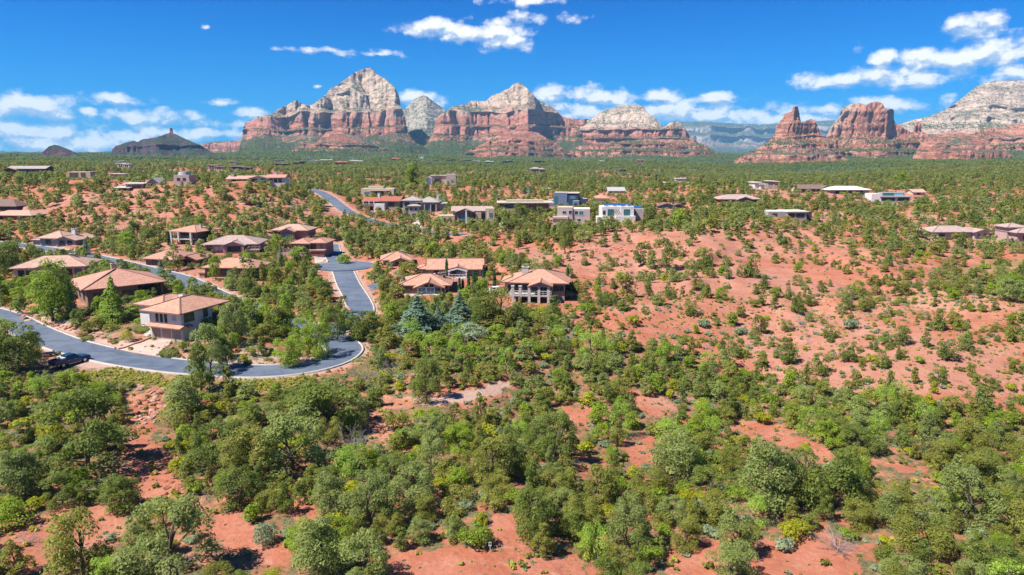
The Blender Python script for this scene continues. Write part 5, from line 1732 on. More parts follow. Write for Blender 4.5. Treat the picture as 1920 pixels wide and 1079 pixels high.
h = House('slate_roof_house', 'house with steep slate grey roof half hidden on the left ridge', 287, 350, 0, clear=(276, 334, 298, 347))
h.wing(-10, 12, 6, 8, wall=C_GREY, roof='gable', rmat=F_GREY, axis='y', over=.7, pitch=.8)
h.win(0, 'f', 0, 1, 5, 4)
h = House('pale_shed', 'small pale grey flat roofed house in the trees right of the beige cube house', 220, 333, 0, clear=(207, 324, 233, 331))
h.wing(-13, 13, 6, 7, wall=C_GREY, roof='slab', rmat=F_WHITE, over=.5)
h.win(0, 'f', 0, 1, 8, 3)
h = House('tan_roof_house', 'low house with a long tan roof at the left edge above the far street', 28, 412, -4, clear=(0, 396, 66, 408))
h.wing(-46, 32, 7, 9, wall=C_BROWN, roof='hip', rmat=T_TAN, over=1.2, pitch=.3)
h.wins(0, 'f', 3, 1, 7, 4)
h = House('brown_roof_house', 'dark house with plain brown roof at the left edge below the ridge', 10, 397, -4, clear=(-5, 374, 32, 392))
h.wing(-40, 22, 9, 9, wall=C_DARK, roof='hip', rmat=T_BROWN, over=1.0, pitch=.5)
h.win(0, 'f', 4, 2, 8, 5)

# ---------- the town on the plain: many small houses far away
rnd = random.Random(7)
TOWN = [(224, 308, 27, 'w'), (232, 316, 36, 'w'), (404, 319, 40, 'b'), (452, 320, 50, 'd'), (440, 311, 26, 'b'), (520, 306, 30, 'b'), (560, 311, 24, 'd'), (590, 306, 30, 'w'), (528, 313, 34, 'd'), (612, 304, 34, 'g'),
        (640, 311, 32, 'r'), (668, 306, 36, 'g'), (660, 300, 22, 'w'), (742, 302, 24, 'r'), (778, 304, 34, 'b'), (808, 305, 36, 'l'), (845, 304, 24, 'd'), (872, 305, 26, 'd'), (896, 306, 26, 'w'), (918, 309, 22, 'g'), (952, 307, 24, 'd'),
        (1008, 325, 34, 'g'), (1012, 307, 26, 'd'), (1035, 316, 14, 'l'), (1060, 301, 20, 'w'), (1078, 299, 18, 'w'), (1096, 304, 16, 'w'), (1118, 303, 14, 'w'), (1128, 307, 14, 'g'), (1155, 303, 12, 'l'), (1200, 306, 16, 'r'), (1168, 324, 14, 'd'),
        (620, 298, 14, 'w'), (790, 297, 14, 'w'), (820, 287, 9, 'w'), (580, 297, 16, 'l'), (690, 299, 14, 'w'), (475, 302, 20, 'l'), (410, 301, 18, 'b'), (1003, 298, 14, 'l'), (640, 293, 20, 'b'), (1422, 358, 20, 'w'), (1448, 358, 22, 'b')]
TCOL = {'w': (C_WHITE, F_WHITE, 'white flat roofed'), 'b': (C_TAUPE, F_BEIGE, 'tan flat roofed'), 'd': (C_DARK, F_GREY, 'dark flat roofed'), 'g': (C_GREY, T_GREY, 'grey hip roofed'), 'r': (C_PINK, T_RED, 'red roofed'), 'l': (C_LILAC, F_BEIGE, 'pale pink flat roofed')}
TOWN_OBJS = []
for (px, py, w, c) in TOWN:
    w = w * .74
    wall, rm, desc = TCOL[c]
    hh = House('town_house', '', px, py, rnd.uniform(-12, 12), y0=420, group='small town houses on the wooded plain', clear=(px - w * .4, py - 7, px + w * .4, py - 4))
    z = 5.4 / hh.s
    rf = 'hip' if c in 'gr' else 'slab'
    hh.wing(-w * .5, w * .18, z * rnd.uniform(.8, 1.1), 9, wall=wall, roof=rf, rmat=rm, over=.8, pitch=.35)
    hh.wing(w * .1, w * .5, z * rnd.uniform(.6, 1.2), 8, -1.5, wall=wall, roof=rf, rmat=rm, over=.8, pitch=.35)
    if w > 20:
        hh.wins(0, 'f', 3, z * .25, w * .1, z * .4).wins(1, 'f', 2, z * .2, w * .1, z * .4)
    TOWN_OBJS.append((hh.root, desc, px, py))
# ------------------------------------------------------------------ vehicles
def car_paint(name, c):
    m, t, b = new_mat(name, 0.32, 0.35)
    pos = t.node('ShaderNodeTexCoord').outputs['Object']
    t.put(b.inputs['Base Color'], t.mix(t.noise(pos, 1.5, 3.0), tuple(v * .85 for v in c), c))
    b.inputs['Coat Weight'].default_value = 0.1
    return m


P_BLUE = car_paint('navy_car_paint', (0.012, 0.045, 0.11))
P_WHITE = car_paint('white_car_paint', (0.75, 0.75, 0.74))
M_TYRE = plain_mat('black_rubber', (0.02, 0.02, 0.02), 0.9)
M_CHROME = plain_mat('brushed_steel', (0.62, 0.63, 0.65), 0.3, .05, metal=0.8)
M_LAMP = plain_mat('clear_lamp', (0.65, 0.66, 0.66), .15)
M_TAIL = plain_mat('red_lamp', (0.35, 0.02, 0.02), .2)
G_CAR = glass_mat('car_glass', (0.02, 0.028, 0.035), .04)


def loft(sections, mat, name, parent, bev=0.0):
    """body shell from cross-sections along x: each (x, half width, z bottom, z shoulder, half width at top, z top)"""
    m = MB()
    rings = []
    for (x, hw, zb, zs, ht, zt) in sections:
        rings.append([(x, -hw, zb), (x, hw, zb), (x, hw, zs), (x, ht, zt), (x, -ht, zt), (x, -hw, zs)])
    n = 6
    for r in rings:
        m.v += r
    for i in range(len(rings) - 1):
        for k in range(n):
            a, b = i * n + k, i * n + (k + 1) % n
            m.f.append((a, a + n, b + n, b))
    m.f.append(tuple(range(n)))
    m.f.append(tuple((len(rings) - 1) * n + k for k in range(n))[::-1])
    o = m.build(name, mat, parent)
    if bev:
        md = o.modifiers.new('bevel', 'BEVEL')
        md.width = bev
        md.segments = 2
        md.limit_method = 'ANGLE'
    return o


def wheel(parent, x, y, r, w):
    m = MB()
    m.tube((x, r), r, r, y - w / 2, y + w / 2, 18, 'y')
    t = m.build('tyre', M_TYRE, parent)
    m = MB()
    s = 1 if y > 0 else -1
    m.tube((x, r), r * .62, r * .58, min(y + s * (w / 2), y + s * (w / 2 + .02)), max(y + s * (w / 2), y + s * (w / 2 + .02)), 14, 'y')
    m.build('rim', M_CHROME, t)
    return t


def pickup(loc, rz):
    r = empty('pickup_truck', loc, rz, 'dark blue crew cab pickup truck parked on the gravel edge of the road', 'pickup truck')
    # nose towards +x; 5.9 m long, 2.0 m wide
    loft([(-2.95, .93, .55, 1.12, .93, 1.14), (-1.05, .97, .48, 1.12, .95, 1.15), (1.1, .98, .48, 1.12, .92, 1.18), (2.2, .96, .5, 1.08, .84, 1.16), (2.80, .90, .55, .98, .74, 1.06), (2.95, .84, .58, .9, .70, .96)], P_BLUE, 'body', r, .05)
    # open bed: floor and walls standing on the body
    m = MB()
    m.box(-2.93, -1.12, -.93, -.85, 1.13, 1.42)
    m.box(-2.93, -1.12, .85, .93, 1.13, 1.42)
    m.box(-1.18, -1.06, -.93, .93, 1.13, 1.45)
    m.build('bed', P_BLUE, r)
    m = MB(); m.box(-2.86, -1.19, -.84, .84, 1.145, 1.17); m.build('bed_liner', M_TYRE, r)
    m = MB(); m.box(-2.97, -2.87, -.86, .86, .72, 1.42); tg = m.build('tailgate', P_BLUE, r)
    m = MB(); m.box(-2.985, -2.972, -.22, .22, 1.16, 1.24); m.build('handle', M_CHROME, tg)
    m = MB()
    m.solid([(-1.05, -.93, 1.13), (1.25, -.93, 1.13), (1.25, .93, 1.13), (-1.05, .93, 1.13)], [(-.92, -.72, 1.86), (.42, -.72, 1.88), (.42, .72, 1.88), (-.92, .72, 1.86)])
    cb = m.build('cab', P_BLUE, r)
    md = cb.modifiers.new('bevel', 'BEVEL'); md.width = .07; md.segments = 2; md.limit_method = 'ANGLE'
    def pane(name, a, b, c, d, out):
        q = MB(); o = Vector(out) * .018
        P = [Vector(p) for p in (a, b, c, d)]
        q.solid([p - o * .5 for p in P], [p + o for p in P]); q.build(name, G_CAR, cb)
    pane('windscreen', (1.18, -.82, 1.20), (1.18, .82, 1.20), (.5, .68, 1.82), (.5, -.68, 1.82), (.75, 0, .66))
    pane('rear_window', (-1.04, .75, 1.22), (-1.04, -.75, 1.22), (-.94, -.62, 1.76), (-.94, .62, 1.76), (-.98, 0, .17))
    for s in (-1, 1):
        for (x0, x1, t0, t1) in ((-.86, .05, -.80, .05), (.12, 1.02, .12, .42)):
            P = [(x0, s * .905, 1.21), (x1, s * .905, 1.21), (t1, s * .745, 1.79), (t0, s * .745, 1.79)]
            pane('side_window', *(P if s < 0 else P[::-1]), (0, s * .95, .28))
        for x0, x1 in ((-.95, .08), (.10, 1.12)):
            m = MB(); m.box(x0, x1 - .02, s * .972 - .012, s * .972 + .012, .56, 1.10); d = m.build('door', P_BLUE, r)
            m = MB(); m.box(x0 + .08, x0 + .28, s * .99 - .012, s * .99 + .012, .98, 1.03); m.build('handle', M_CHROME, d)
        m = MB(); m.box(-.95, 1.2, s * 1.02 - .09, s * 1.02 + .09, .40, .46); m.build('running_board', M_CHROME, r)
        m = MB(); m.box(1.0, 1.16, s * 1.06 - .13, s * 1.06 + .13, 1.2, 1.36); m.build('wing_mirror', P_BLUE, r)
        m = MB(); m.box(2.86, 2.98, s * .66 - .16, s * .66 + .16, .78, .96); m.build('headlight', M_LAMP, r)
        m = MB(); m.box(-2.985, -2.90, s * .895 - .07, s * .895 + .04, .9, 1.36); m.build('tail_light', M_TAIL, r)
        wheel(r, 1.85, s * .86, .41, .27)
        wheel(r, -1.75, s * .86, .41, .27)
    m = MB(); m.box(-1.86, -1.22, -.90, .90, 1.38, 1.62); m.build('toolbox', plain_mat('white_toolbox', (.72, .73, .74), .35), r)
    m = MB(); m.box(2.90, 3.06, -.9, .9, .48, .70); m.build('bumper', M_CHROME, r)
    m = MB(); m.box(-3.12, -2.97, -.88, .88, .5, .68); m.build('bumper', M_CHROME, r)
    m = MB()
    for q in range(4):
        m.box(2.93, 3.0, -.48, .48, .74 + q * .055, .77 + q * .055)
    m.build('grille', M_CHROME, r)
    return r


def car(loc, rz, paint, label, nm='parked_car'):
    r = empty(nm, loc, rz, label, 'car')
    loft([(-2.25, .72, .42, .86, .66, .92), (-2.0, .86, .32, .92, .78, .98), (-.9, .9, .28, .95, .84, 1.0), (.9, .9, .28, .93, .82, .98), (1.9, .86, .3, .8, .72, .86), (2.25, .72, .36, .66, .6, .72)], paint, 'body', r, .06)
    m = MB()
    m.solid([(-1.95, -.78, .95), (1.15, -.78, .95), (1.15, .78, .95), (-1.95, .78, .95)], [(-1.35, -.60, 1.48), (.15, -.60, 1.5), (.15, .60, 1.5), (-1.35, .60, 1.48)])
    g = m.build('cabin_glass', G_CAR, r)
    m = MB(); m.solid([(-1.40, -.62, 1.47), (.22, -.62, 1.48), (.22, .62, 1.48), (-1.40, .62, 1.47)], [(-1.3, -.56, 1.53), (.1, -.56, 1.54), (.1, .56, 1.54), (-1.3, .56, 1.53)])
    m.build('roof', paint, r)
    for s in (-1, 1):
        for x in (-.62, 1.12, -1.92):
            m = MB(); xt = {-.62: -.55, 1.12: .16, -1.92: -1.35}[x]
            m.bar((x, s * .775, .97), (xt, s * .605, 1.5), .09, .07); m.build('pillar', paint, r)
        m = MB(); m.box(2.1, 2.24, s * .55 - .14, s * .55 + .14, .56, .70); m.build('headlight', M_LAMP, r)
        m = MB(); m.box(-2.27, -2.2, s * .58 - .1, s * .58 + .1, .7, .86); m.build('tail_light', M_TAIL, r)
        wheel(r, 1.4, s * .8, .33, .2)
        wheel(r, -1.4, s * .8, .33, .2)
    return r


def face_along(p0, p1):
    a, b = at(*p0), at(*p1)
    return (a + b) / 2, math.atan2(b.y - a.y, b.x - a.x)


c_, a_ = face_along((104, 692), (160, 675))
TRUCK_Y = c_.y
pickup(Vector((c_.x, c_.y, float(ground_at([c_.x], [c_.y])[0]) + .01)), a_)
HOUSE_CLEAR.append((94, 662, 172, 692, TRUCK_Y))
p_ = at(934, 549)
car(p_ + Vector((0, 0, .02)), R(8), P_WHITE, 'white car parked beside the stone column deck house')
HOUSE_CLEAR.append((920, 536, 944, 549, p_.y))
p_ = at(1027, 356)
car(p_ + Vector((0, 0, .05)), R(160), P_WHITE, 'tiny white car at the head of a drive above the slate blue house')

# trail marker beside the bright bush in the foreground
p_ = at(919, 1036)
r = empty('trail_marker', p_, 0, 'slim post with a small white and green sign beside the bright foreground bush', 'sign')
m = MB(); m.box(-.03, .03, -.03, .03, -.2, 1.0); m.build('post', C_WFRAME, r)
m = MB(); m.box(-.13, .13, -.05, -.032, .62, 1.02); m.build('sign_panel', C_WFRAME, r)
m = MB(); m.box(-.09, .09, -.058, -.051, .78, .98); m.build('sign_stripe', plain_mat('sign_green', (.04, .25, .10)), r)

# ------------------------------------------------------------------ rocks and low walls
def rock_mat(name, c):
    m, t, b = new_mat(name, .95, .1)
    c = alb(c)
    pos = t.node('ShaderNodeTexCoord').outputs['Object']
    rnd_ = t.node('ShaderNodeObjectInfo').outputs['Random']
    n1 = t.noise(pos, 2.0, 5.0, .65)
    col = t.mix(t.mapr(n1, .35, .65), tuple(v * .7 for v in c), tuple(min(1, v * 1.25) for v in c))
    col = t.mix(t.math('MULTIPLY', rnd_, .5), col, (.42, .25, .18))
    t.put(b.inputs['Base Color'], col)
    bump(t, b, n1, .15)
    return m


M_ROCK = rock_mat('red_sandstone_rock', (.42, .16, .095))
M_PALEROCK = rock_mat('pale_sandstone_rock', (.52, .33, .25))


def rock_mesh(seed, flat=.6):
    rs = np.random.RandomState(seed)
    import bmesh
    bm = bmesh.new()
    bmesh.ops.create_icosphere(bm, subdivisions=1 if seed % 3 else 2, radius=1.0)
    # cut it with a few random planes, like a broken block
    pl = rs.normal(size=(9, 3))
    pl /= np.linalg.norm(pl, axis=1)[:, None]
    dd = rs.uniform(.45, .8, 9)
    for v in bm.verts:
        p = np.array(v.co)
        for n_, d in zip(pl, dd):
            k = p @ n_
            if k > d:
                p = p - n_ * (k - d)
        v.co = Vector(p * (1.15, .95, flat * 1.2))
    me = bpy.data.meshes.new('rock')
    bm.to_mesh(me)
    bm.free()
    return me


ROCKS = [rock_mesh(i, .5 + .06 * i) for i in range(6)]
ROCKS_P = []
for me in ROCKS:
    q = me.copy()
    me.materials.append(M_ROCK)
    q.materials.append(M_PALEROCK)
    ROCKS_P.append(q)
rr = random.Random(3)


def rock(px, py, size, label, group, pale=False, name='boulder', sink=.25):
    p = at(px, py)
    o = link(name, rr.choice(ROCKS_P if pale else ROCKS), None, None, p + Vector((0, 0, size * (.35 - sink))), (rr.uniform(-.25, .25), rr.uniform(-.25, .25), rr.uniform(0, 6.3)))
    s = size * rr.uniform(.85, 1.15)
    o.scale = (s, s * rr.uniform(.8, 1.1), s * rr.uniform(.7, 1.0))
    return tag(o, label, 'rock', group)


# the row of red stones edging the planted bank above the main road
for i in range(46):
    t = i / 45
    px = 34 + t * 160 + rr.uniform(-3, 3)
    py = 592 + 44 * t ** .8 + rr.uniform(-6, 6)
    rock(px, py - 3, rr.uniform(.35, .75), 'red stone edging the bank above the main road', 'red stones edging the bank above the main road', rr.random() < .35)
# broken rock spilling down below the road
for i in range(48):
    px = rr.gauss(288, 16)
    py = rr.uniform(728, 778)
    rock(px, py, rr.uniform(.35, .85), 'broken rock in the spill below the main road', 'broken rocks spilling below the main road', rr.random() < .3)
for i in range(12):
    rock(rr.uniform(255, 300), rr.uniform(776, 795), rr.uniform(.3, .55), 'pale stone at the foot of the boulder spill', 'pale stones under the boulder spill', True)
# garden stones by the garage house
GARD = [(215, 636, .8, 'flat red garden boulder left of the clipped round bush'), (207, 641, .6, 'small red garden boulder below the flat one by the clipped bush'), (196, 634, .7, 'red boulder above the pair of low mounds'),
        (228, 648, .35, 'little upright red stone in front of the clipped round bush'), (262, 636, .4, 'small stone right of the clipped round bush'), (443, 660, 1.1, 'big tilted red slab in the planted island inside the road bend'),
        (430, 650, .7, 'red boulder behind the tilted slab in the planted island'), (505, 682, .9, 'pale flat stone at the front of the planted island'), (470, 665, .6, 'red stone in the middle of the planted island'),
        (652, 582, 1.6, 'large pale boulder at the bend of the upper street'), (640, 577, .8, 'smaller pale boulder left of the large one by the upper street')]
for (x, y, s, lb) in GARD:
    rock(x, y, s, lb, None, 'pale' in lb)
# ledges breaking out of the red slopes
for (cx, cy, w, hh, n, lb) in [(1090, 610, 60, 34, 30, 'red ledge block below the column deck house'), (1400, 590, 40, 14, 14, 'red block near the bare grey trees'), (880, 455, 45, 5, 22, 'red block above the arched balcony house'),
                               (1390, 690, 70, 12, 20, 'red block at the bare right slope foot'), (345, 905, 45, 28, 26, 'red rock in the bare lower left wash'), (1290, 560, 50, 30, 20, 'red stone amid the bare right slope'),
                               (1150, 470, 60, 12, 24, 'red stone along the bare right slope rim'), (700, 800, 20, 20, 10, 'red rock right of the dead grey tree')]:
    for i in range(n):
        rock(cx + rr.gauss(0, w * .5), cy + rr.gauss(0, hh * .5), rr.uniform(.25, .7) * (1 if cy > 500 else 1.4), lb, lb.replace('ledge block', 'ledge blocks').replace('red block ', 'red blocks ').replace('red rock ', 'red rocks ').replace('red stone', 'red stones'))


NUMW = ['first', 'second', 'third', 'fourth', 'fifth', 'sixth', 'seventh', 'eighth', 'ninth', 'tenth', 'eleventh', 'twelfth', 'thirteenth', 'fourteenth', 'fifteenth', 'sixteenth', 'seventeenth', 'eighteenth', 'nineteenth', 'twentieth',
        'twenty-first', 'twenty-second', 'twenty-third', 'twenty-fourth', 'twenty-fifth', 'twenty-sixth', 'twenty-seventh', 'twenty-eighth', 'twenty-ninth', 'thirtieth']
_g = {}
for o in COL.objects:
    if o.get('category') == 'rock' and o.get('group'):
        _g.setdefault(o['group'], []).append(o)
for gl in _g.values():
    gl.sort(key=lambda o: o.location.y)
    k = max(1, -(-len(gl) // 24))
    bands = [gl[i * len(gl) // k:(i + 1) * len(gl) // k] for i in range(k)]
    nm_ = [''] if k == 1 else ['lower ', 'upper '] if k == 2 else ['lower ', 'middle ', 'upper ']
    for bn, w in zip(bands, nm_):
        bn.sort(key=lambda o: o.location.x / o.location.y)
        for i, o in enumerate(bn):
            o['label'] = f"{o['label']}, {w}{NUMW[i]} from left"


def low_wall(name, pix, h, th, mat, label, cat='wall'):
    pts = [at(*p) for p in pix]
    P = resample(np.array([p[:2] for p in pts]), .9)
    m = MB()
    z = ground_at(P[:, 0], P[:, 1])
    for i in range(len(P) - 1):
        d = (P[i + 1] - P[i]) / (np.linalg.norm(P[i + 1] - P[i]) + 1e-9)
        s = np.array([d[1], -d[0]]) * th / 2
        a, b = P[i], P[i + 1]
        za, zb = z[i], z[i + 1]
        m.solid([(*(a - s), za - .4), (*(a + s), za - .4), (*(b + s), zb - .4), (*(b - s), zb - .4)], [(*(a - s), za + h), (*(a + s), za + h), (*(b + s), zb + h), (*(b - s), zb + h)])
    return tag(m.build(name, mat), label, cat)


low_wall('stone_edging', [(222, 656), (250, 647), (283, 634)], .28, .3, M_ROCK, 'low red stone edging along the left side of the pink drive')
low_wall('stone_edging', [(303, 664), (315, 657), (326, 653)], .3, .3, M_ROCK, 'short red stone edging at the right side of the pink drive')
low_wall('retaining_wall', [(690, 402), (706, 405), (716, 406)], 1.5, .3, C_CREAM, 'low pale retaining wall below the red tiled house')
low_wall('retaining_wall', [(744, 396), (756, 397), (764, 399)], 1.6, .3, C_CREAM, 'low pale retaining wall left of the arched entry house')
low_wall('retaining_wall', [(1002, 405), (1014, 404), (1028, 405)], 1.2, .3, C_TAN, 'tan retaining wall under the slab roofed brown house')
# garden steps beside the garage
p_ = at(279, 632)
r = empty('garden_steps', p_, R(-20), 'short flight of pale stone steps left of the garage doors', 'steps')
for i in range(7):
    m = MB(); m.box(-1.6, -.3, .45 * i, .45 * (i + 1), -.3, .2 * (i + 1)); m.build('step', C_STONE, r)
# ------------------------------------------------------------------ foliage
def leaf_mat(name, c_lo, c_hi, trans=.45):
    m = bpy.data.materials.new(name)
    m.use_nodes = True
    t = NT(m.node_tree)
    b = t.n['Principled BSDF']
    rn = t.node('ShaderNodeObjectInfo').outputs['Random']
    lv = t.attr('leaf')
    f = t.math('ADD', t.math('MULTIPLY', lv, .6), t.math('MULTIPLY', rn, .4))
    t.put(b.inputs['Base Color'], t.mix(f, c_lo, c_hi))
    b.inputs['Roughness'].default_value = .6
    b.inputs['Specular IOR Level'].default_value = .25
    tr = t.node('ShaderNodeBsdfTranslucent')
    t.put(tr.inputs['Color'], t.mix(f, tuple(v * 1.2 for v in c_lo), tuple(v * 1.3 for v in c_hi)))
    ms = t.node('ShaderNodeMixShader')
    ms.inputs[0].default_value = trans
    t.l.new(b.outputs[0], ms.inputs[1])
    t.l.new(tr.outputs[0], ms.inputs[2])
    t.l.new(ms.outputs[0], t.n['Material Output'].inputs['Surface'])
    return m


L_OLIVE = leaf_mat('olive_juniper_leaves', (0.162, 0.179, 0.028), (0.318, 0.318, 0.059))
L_DARK = leaf_mat('dark_juniper_leaves', (0.110, 0.153, 0.026), (0.233, 0.275, 0.049))
L_GREY = leaf_mat('grey_green_juniper_leaves', (0.172, 0.211, 0.057), (0.324, 0.375, 0.105))
L_YELLOW = leaf_mat('yellow_green_leaves', (0.233, 0.255, 0.013), (0.441, 0.446, 0.024))
L_BRIGHT = leaf_mat('bright_green_leaves', (0.156, 0.230, 0.017), (0.305, 0.396, 0.037))
L_LIME = leaf_mat('lime_cottonwood_leaves', (0.233, 0.363, 0.037), (0.402, 0.548, 0.076))
L_SAGE = leaf_mat('sage_leaves', (0.194, 0.255, 0.140), (0.350, 0.414, 0.238))
L_BLUE = leaf_mat('blue_spruce_needles', (0.110, 0.191, 0.121), (0.240, 0.338, 0.227))
L_SPRUCE = leaf_mat('spruce_needles', (0.117, 0.191, 0.019), (0.285, 0.389, 0.045))
L_CYP = leaf_mat('dark_cypress_leaves', (0.033, 0.084, 0.022), (0.072, 0.147, 0.037))
L_PURPLE = leaf_mat('purple_plum_leaves', (0.071, 0.028, 0.045), (0.136, 0.058, 0.081))
L_GOLD = leaf_mat('yellow_orange_leaves', (0.441, 0.318, 0.022), (0.648, 0.459, 0.032))
L_GRASS = leaf_mat('dry_green_grass', (0.285, 0.306, 0.043), (0.570, 0.510, 0.108))
M_BARK = plain_mat('grey_brown_bark', (.16, .115, .085), .95, .3, 3.0)
M_TWIG = plain_mat('bare_grey_twigs', (.36, .31, .31), .95, .2, 3.0)


def quads(C, N, size, rs, aspect=1.0):
    """leaf sprays: one small quad at each centre, facing roughly N"""
    n = len(C)
    a = rs.normal(size=(n, 3))
    U = np.cross(N, a)
    U /= np.linalg.norm(U, axis=1)[:, None] + 1e-9
    V = np.cross(N, U)
    V /= np.linalg.norm(V, axis=1)[:, None] + 1e-9
    s = size[:, None]
    P = np.stack([C - U * s * .5 - V * s * .2 * aspect, C + U * s * .1 - V * s * .55 * aspect, C + U * s * .5 + V * s * .2 * aspect, C - U * s * .1 + V * s * .55 * aspect], 1)
    return P.reshape(-1, 3)


def leaf_mesh(name, C, N, size, mat, rs, aspect=1.0, lv=None):
    V = quads(C, N, size, rs, aspect)
    F = np.arange(len(V)).reshape(-1, 4)
    me = mesh_np(name, V, F)
    lv = rs.uniform(0, 1, len(C)) if lv is None else lv
    float_attr(me, 'leaf', np.repeat(lv, 4))
    me.materials.append(mat)
    return me


def unit(v):
    return v / (np.linalg.norm(v, axis=1)[:, None] + 1e-9)


def clumped(rs, centres, radii, n, leaf, up=.6, squash=.85):
    """leaves on the shells of many small clumps"""
    w = radii ** 2
    k = rs.choice(len(centres), n, p=w / w.sum())
    d = unit(rs.normal(size=(n, 3)))
    d[:, 2] = np.where(d[:, 2] < -.35, -d[:, 2], d[:, 2])
    r = radii[k] * rs.uniform(.72, 1.12, n)
    C = centres[k] + d * r[:, None] * np.array([1, 1, squash])
    N = unit(d + rs.normal(size=(n, 3)) * .55 + np.array([0, 0, up]))
    size = leaf * rs.uniform(.5, 1.1, n) * (1 + .8 * (rs.uniform(size=n) > .85))
    tone = rs.uniform(0, 1, len(centres))
    lv = np.clip(tone[k] * .6 + rs.uniform(0, .4, n), 0, 1)
    return C, N, size, lv


def juniper_crown(seed, n, leaf, mat, wide=1.0, tall=1.0, openness=.0, spread=1.0):
    """unit tree: height 1, crown about 1 wide"""
    rs = np.random.RandomState(seed)
    nb = rs.randint(28, 38)
    cs, rad = [], []
    lean = rs.normal(size=2) * .06
    for i in range(nb):
        z = rs.uniform(.07, .92)
        prof = math.sqrt(max(0.02, 1 - ((z - .33) / .66) ** 2)) * .41
        a = rs.uniform(0, 2 * math.pi)
        q = prof * math.sqrt(rs.uniform(.25, 1.0)) * spread
        cs.append((q * math.cos(a) * wide + lean[0] * z, q * math.sin(a) * wide + lean[1] * z, z * tall))
        rad.append(rs.uniform(.10, .20) * (1 - openness * .35) * (1.0 if z < .75 else .75))
    cs, rad = np.array(cs), np.array(rad)
    C, N, S, lv = clumped(rs, cs, rad, n, leaf)
    return leaf_mesh('crown', C, N, S, mat, rs, .58, lv), cs


def trunk_mesh(seed, tips, mat, r0=.035, top=.7, n_limbs=7):
    """a tapered trunk that forks into limbs reaching into the crown"""
    rs = np.random.RandomState(seed)
    m = MB()

    def limb(p, q, ra, rb, n=5):
        p, q = Vector(p), Vector(q)
        d = (q - p).normalized()
        s = d.orthogonal().normalized()
        t = d.cross(s)
        m.solid([p + (s * math.cos(2 * math.pi * i / n) + t * math.sin(2 * math.pi * i / n)) * ra for i in range(n)], [q + (s * math.cos(2 * math.pi * i / n) + t * math.sin(2 * math.pi * i / n)) * rb for i in range(n)])
    pts = [(0, 0, -.06), (rs.normal() * .02, rs.normal() * .02, .16), (rs.normal() * .04, rs.normal() * .04, .40), (rs.normal() * .05, rs.normal() * .05, top)]
    rr_ = [r0, r0 * .8, r0 * .55, r0 * .15]
    for i in range(3):
        limb(pts[i], pts[i + 1], rr_[i], rr_[i + 1], 6)
    for k in rs.choice(len(tips), min(n_limbs, len(tips)), replace=False):
        t = tips[k]
        z0 = max(.06, min(t[2] * .55, top * .8))
        j = np.interp(z0, [p[2] for p in pts], [0, 1, 2, 3])
        i = min(int(j), 2)
        f = j - i
        st = tuple(pts[i][q] * (1 - f) + pts[i + 1][q] * f for q in range(3))
        md_ = tuple((st[q] + t[q]) / 2 + (.03 if q == 2 else rs.normal() * .015) for q in range(3))
        limb(st, md_, r0 * .42, r0 * .28, 4)
        limb(md_, t, r0 * .28, r0 * .08, 4)
        if rs.uniform() < .4:       # a dead limb that sticks out of the crown
            e = tuple(t[q] + (t[q] - md_[q]) * .75 + rs.normal() * .02 for q in range(3))
            limb(t, e, r0 * .10, r0 * .03, 3)
    me = bpy.data.meshes.new('trunk')
    me.from_pydata(m.v, [], m.f)
    me.update()
    me.materials.append(mat)
    return me


def conifer_crown(seed, n, leaf, mat, width=.42, tiers=11, ragged=.18):
    rs = np.random.RandomState(seed)
    C, N, S, L = [], [], [], []
    tips = []
    for i in range(tiers):
        z = .06 + .90 * i / tiers
        r = width * (1 - (z - .02) ** 1.15) * .95 * rs.uniform(1 - ragged, 1 + ragged * .6)
        nb = max(4, int(11 * (1 - z * .6)))
        a0 = rs.uniform(0, 6.3)
        for b in range(nb):
            a = a0 + 2 * math.pi * b / nb + rs.normal() * .15
            rb = r * rs.uniform(.75, 1.08)
            k = max(3, int(n * (rb + .03) / (tiers * nb * width * .58)))
            t = rs.uniform(.12, 1, k) ** .75
            drop = .07 * t + .10 * rb * t ** 2
            wdt = rb * .30 * (1 - .55 * t) * rs.normal(size=k)
            x = rb * t * math.cos(a) - wdt * math.sin(a)
            y = rb * t * math.sin(a) + wdt * math.cos(a)
            C.append(np.stack([x, y, z + .05 - drop + rs.normal(size=k) * .012], -1))
            N.append(unit(np.stack([.55 * math.cos(a) + rs.normal(size=k) * .3, .55 * math.sin(a) + rs.normal(size=k) * .3, np.full(k, .9)], -1)))
            S.append(leaf * rs.uniform(.7, 1.3, k))
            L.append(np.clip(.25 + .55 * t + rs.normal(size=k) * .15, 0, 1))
            tips.append((rb * .6 * math.cos(a), rb * .6 * math.sin(a), z))
    C, N, S, L = map(np.concatenate, (C, N, S, L))
    top = np.stack([rs.normal(size=30) * .012, rs.normal(size=30) * .012, rs.uniform(.90, 1.0, 30)], -1)
    C = np.concatenate([C, top]); N = np.concatenate([N, unit(rs.normal(size=(30, 3)) + [0, 0, .4])]); S = np.concatenate([S, np.full(30, leaf * .6)]); L = np.concatenate([L, np.full(30, .6)])
    return leaf_mesh('crown', C, N, S, mat, rs, 1.0, L), np.array(tips)


def pinyon_crown(seed, n, leaf, mat):
    """an open, upright pine: clumps on a rough cone with gaps"""
    rs = np.random.RandomState(seed)
    nb = rs.randint(15, 22)
    cs, rad = [], []
    for i in range(nb):
        z = .14 + .80 * (i + rs.uniform(0, 1)) / nb
        q = .30 * (1 - z) ** .75 * rs.uniform(.3, 1.1) + .01
        a = i * 2.4 + rs.normal() * .4
        cs.append((q * math.cos(a), q * math.sin(a), z))
        rad.append(rs.uniform(.085, .16) * (1.15 - .65 * z))
    cs, rad = np.array(cs), np.array(rad)
    C, N, S, lv = clumped(rs, cs, rad, n, leaf, .3, .9)
    return leaf_mesh('crown', C, N, S, mat, rs, .58, lv), cs


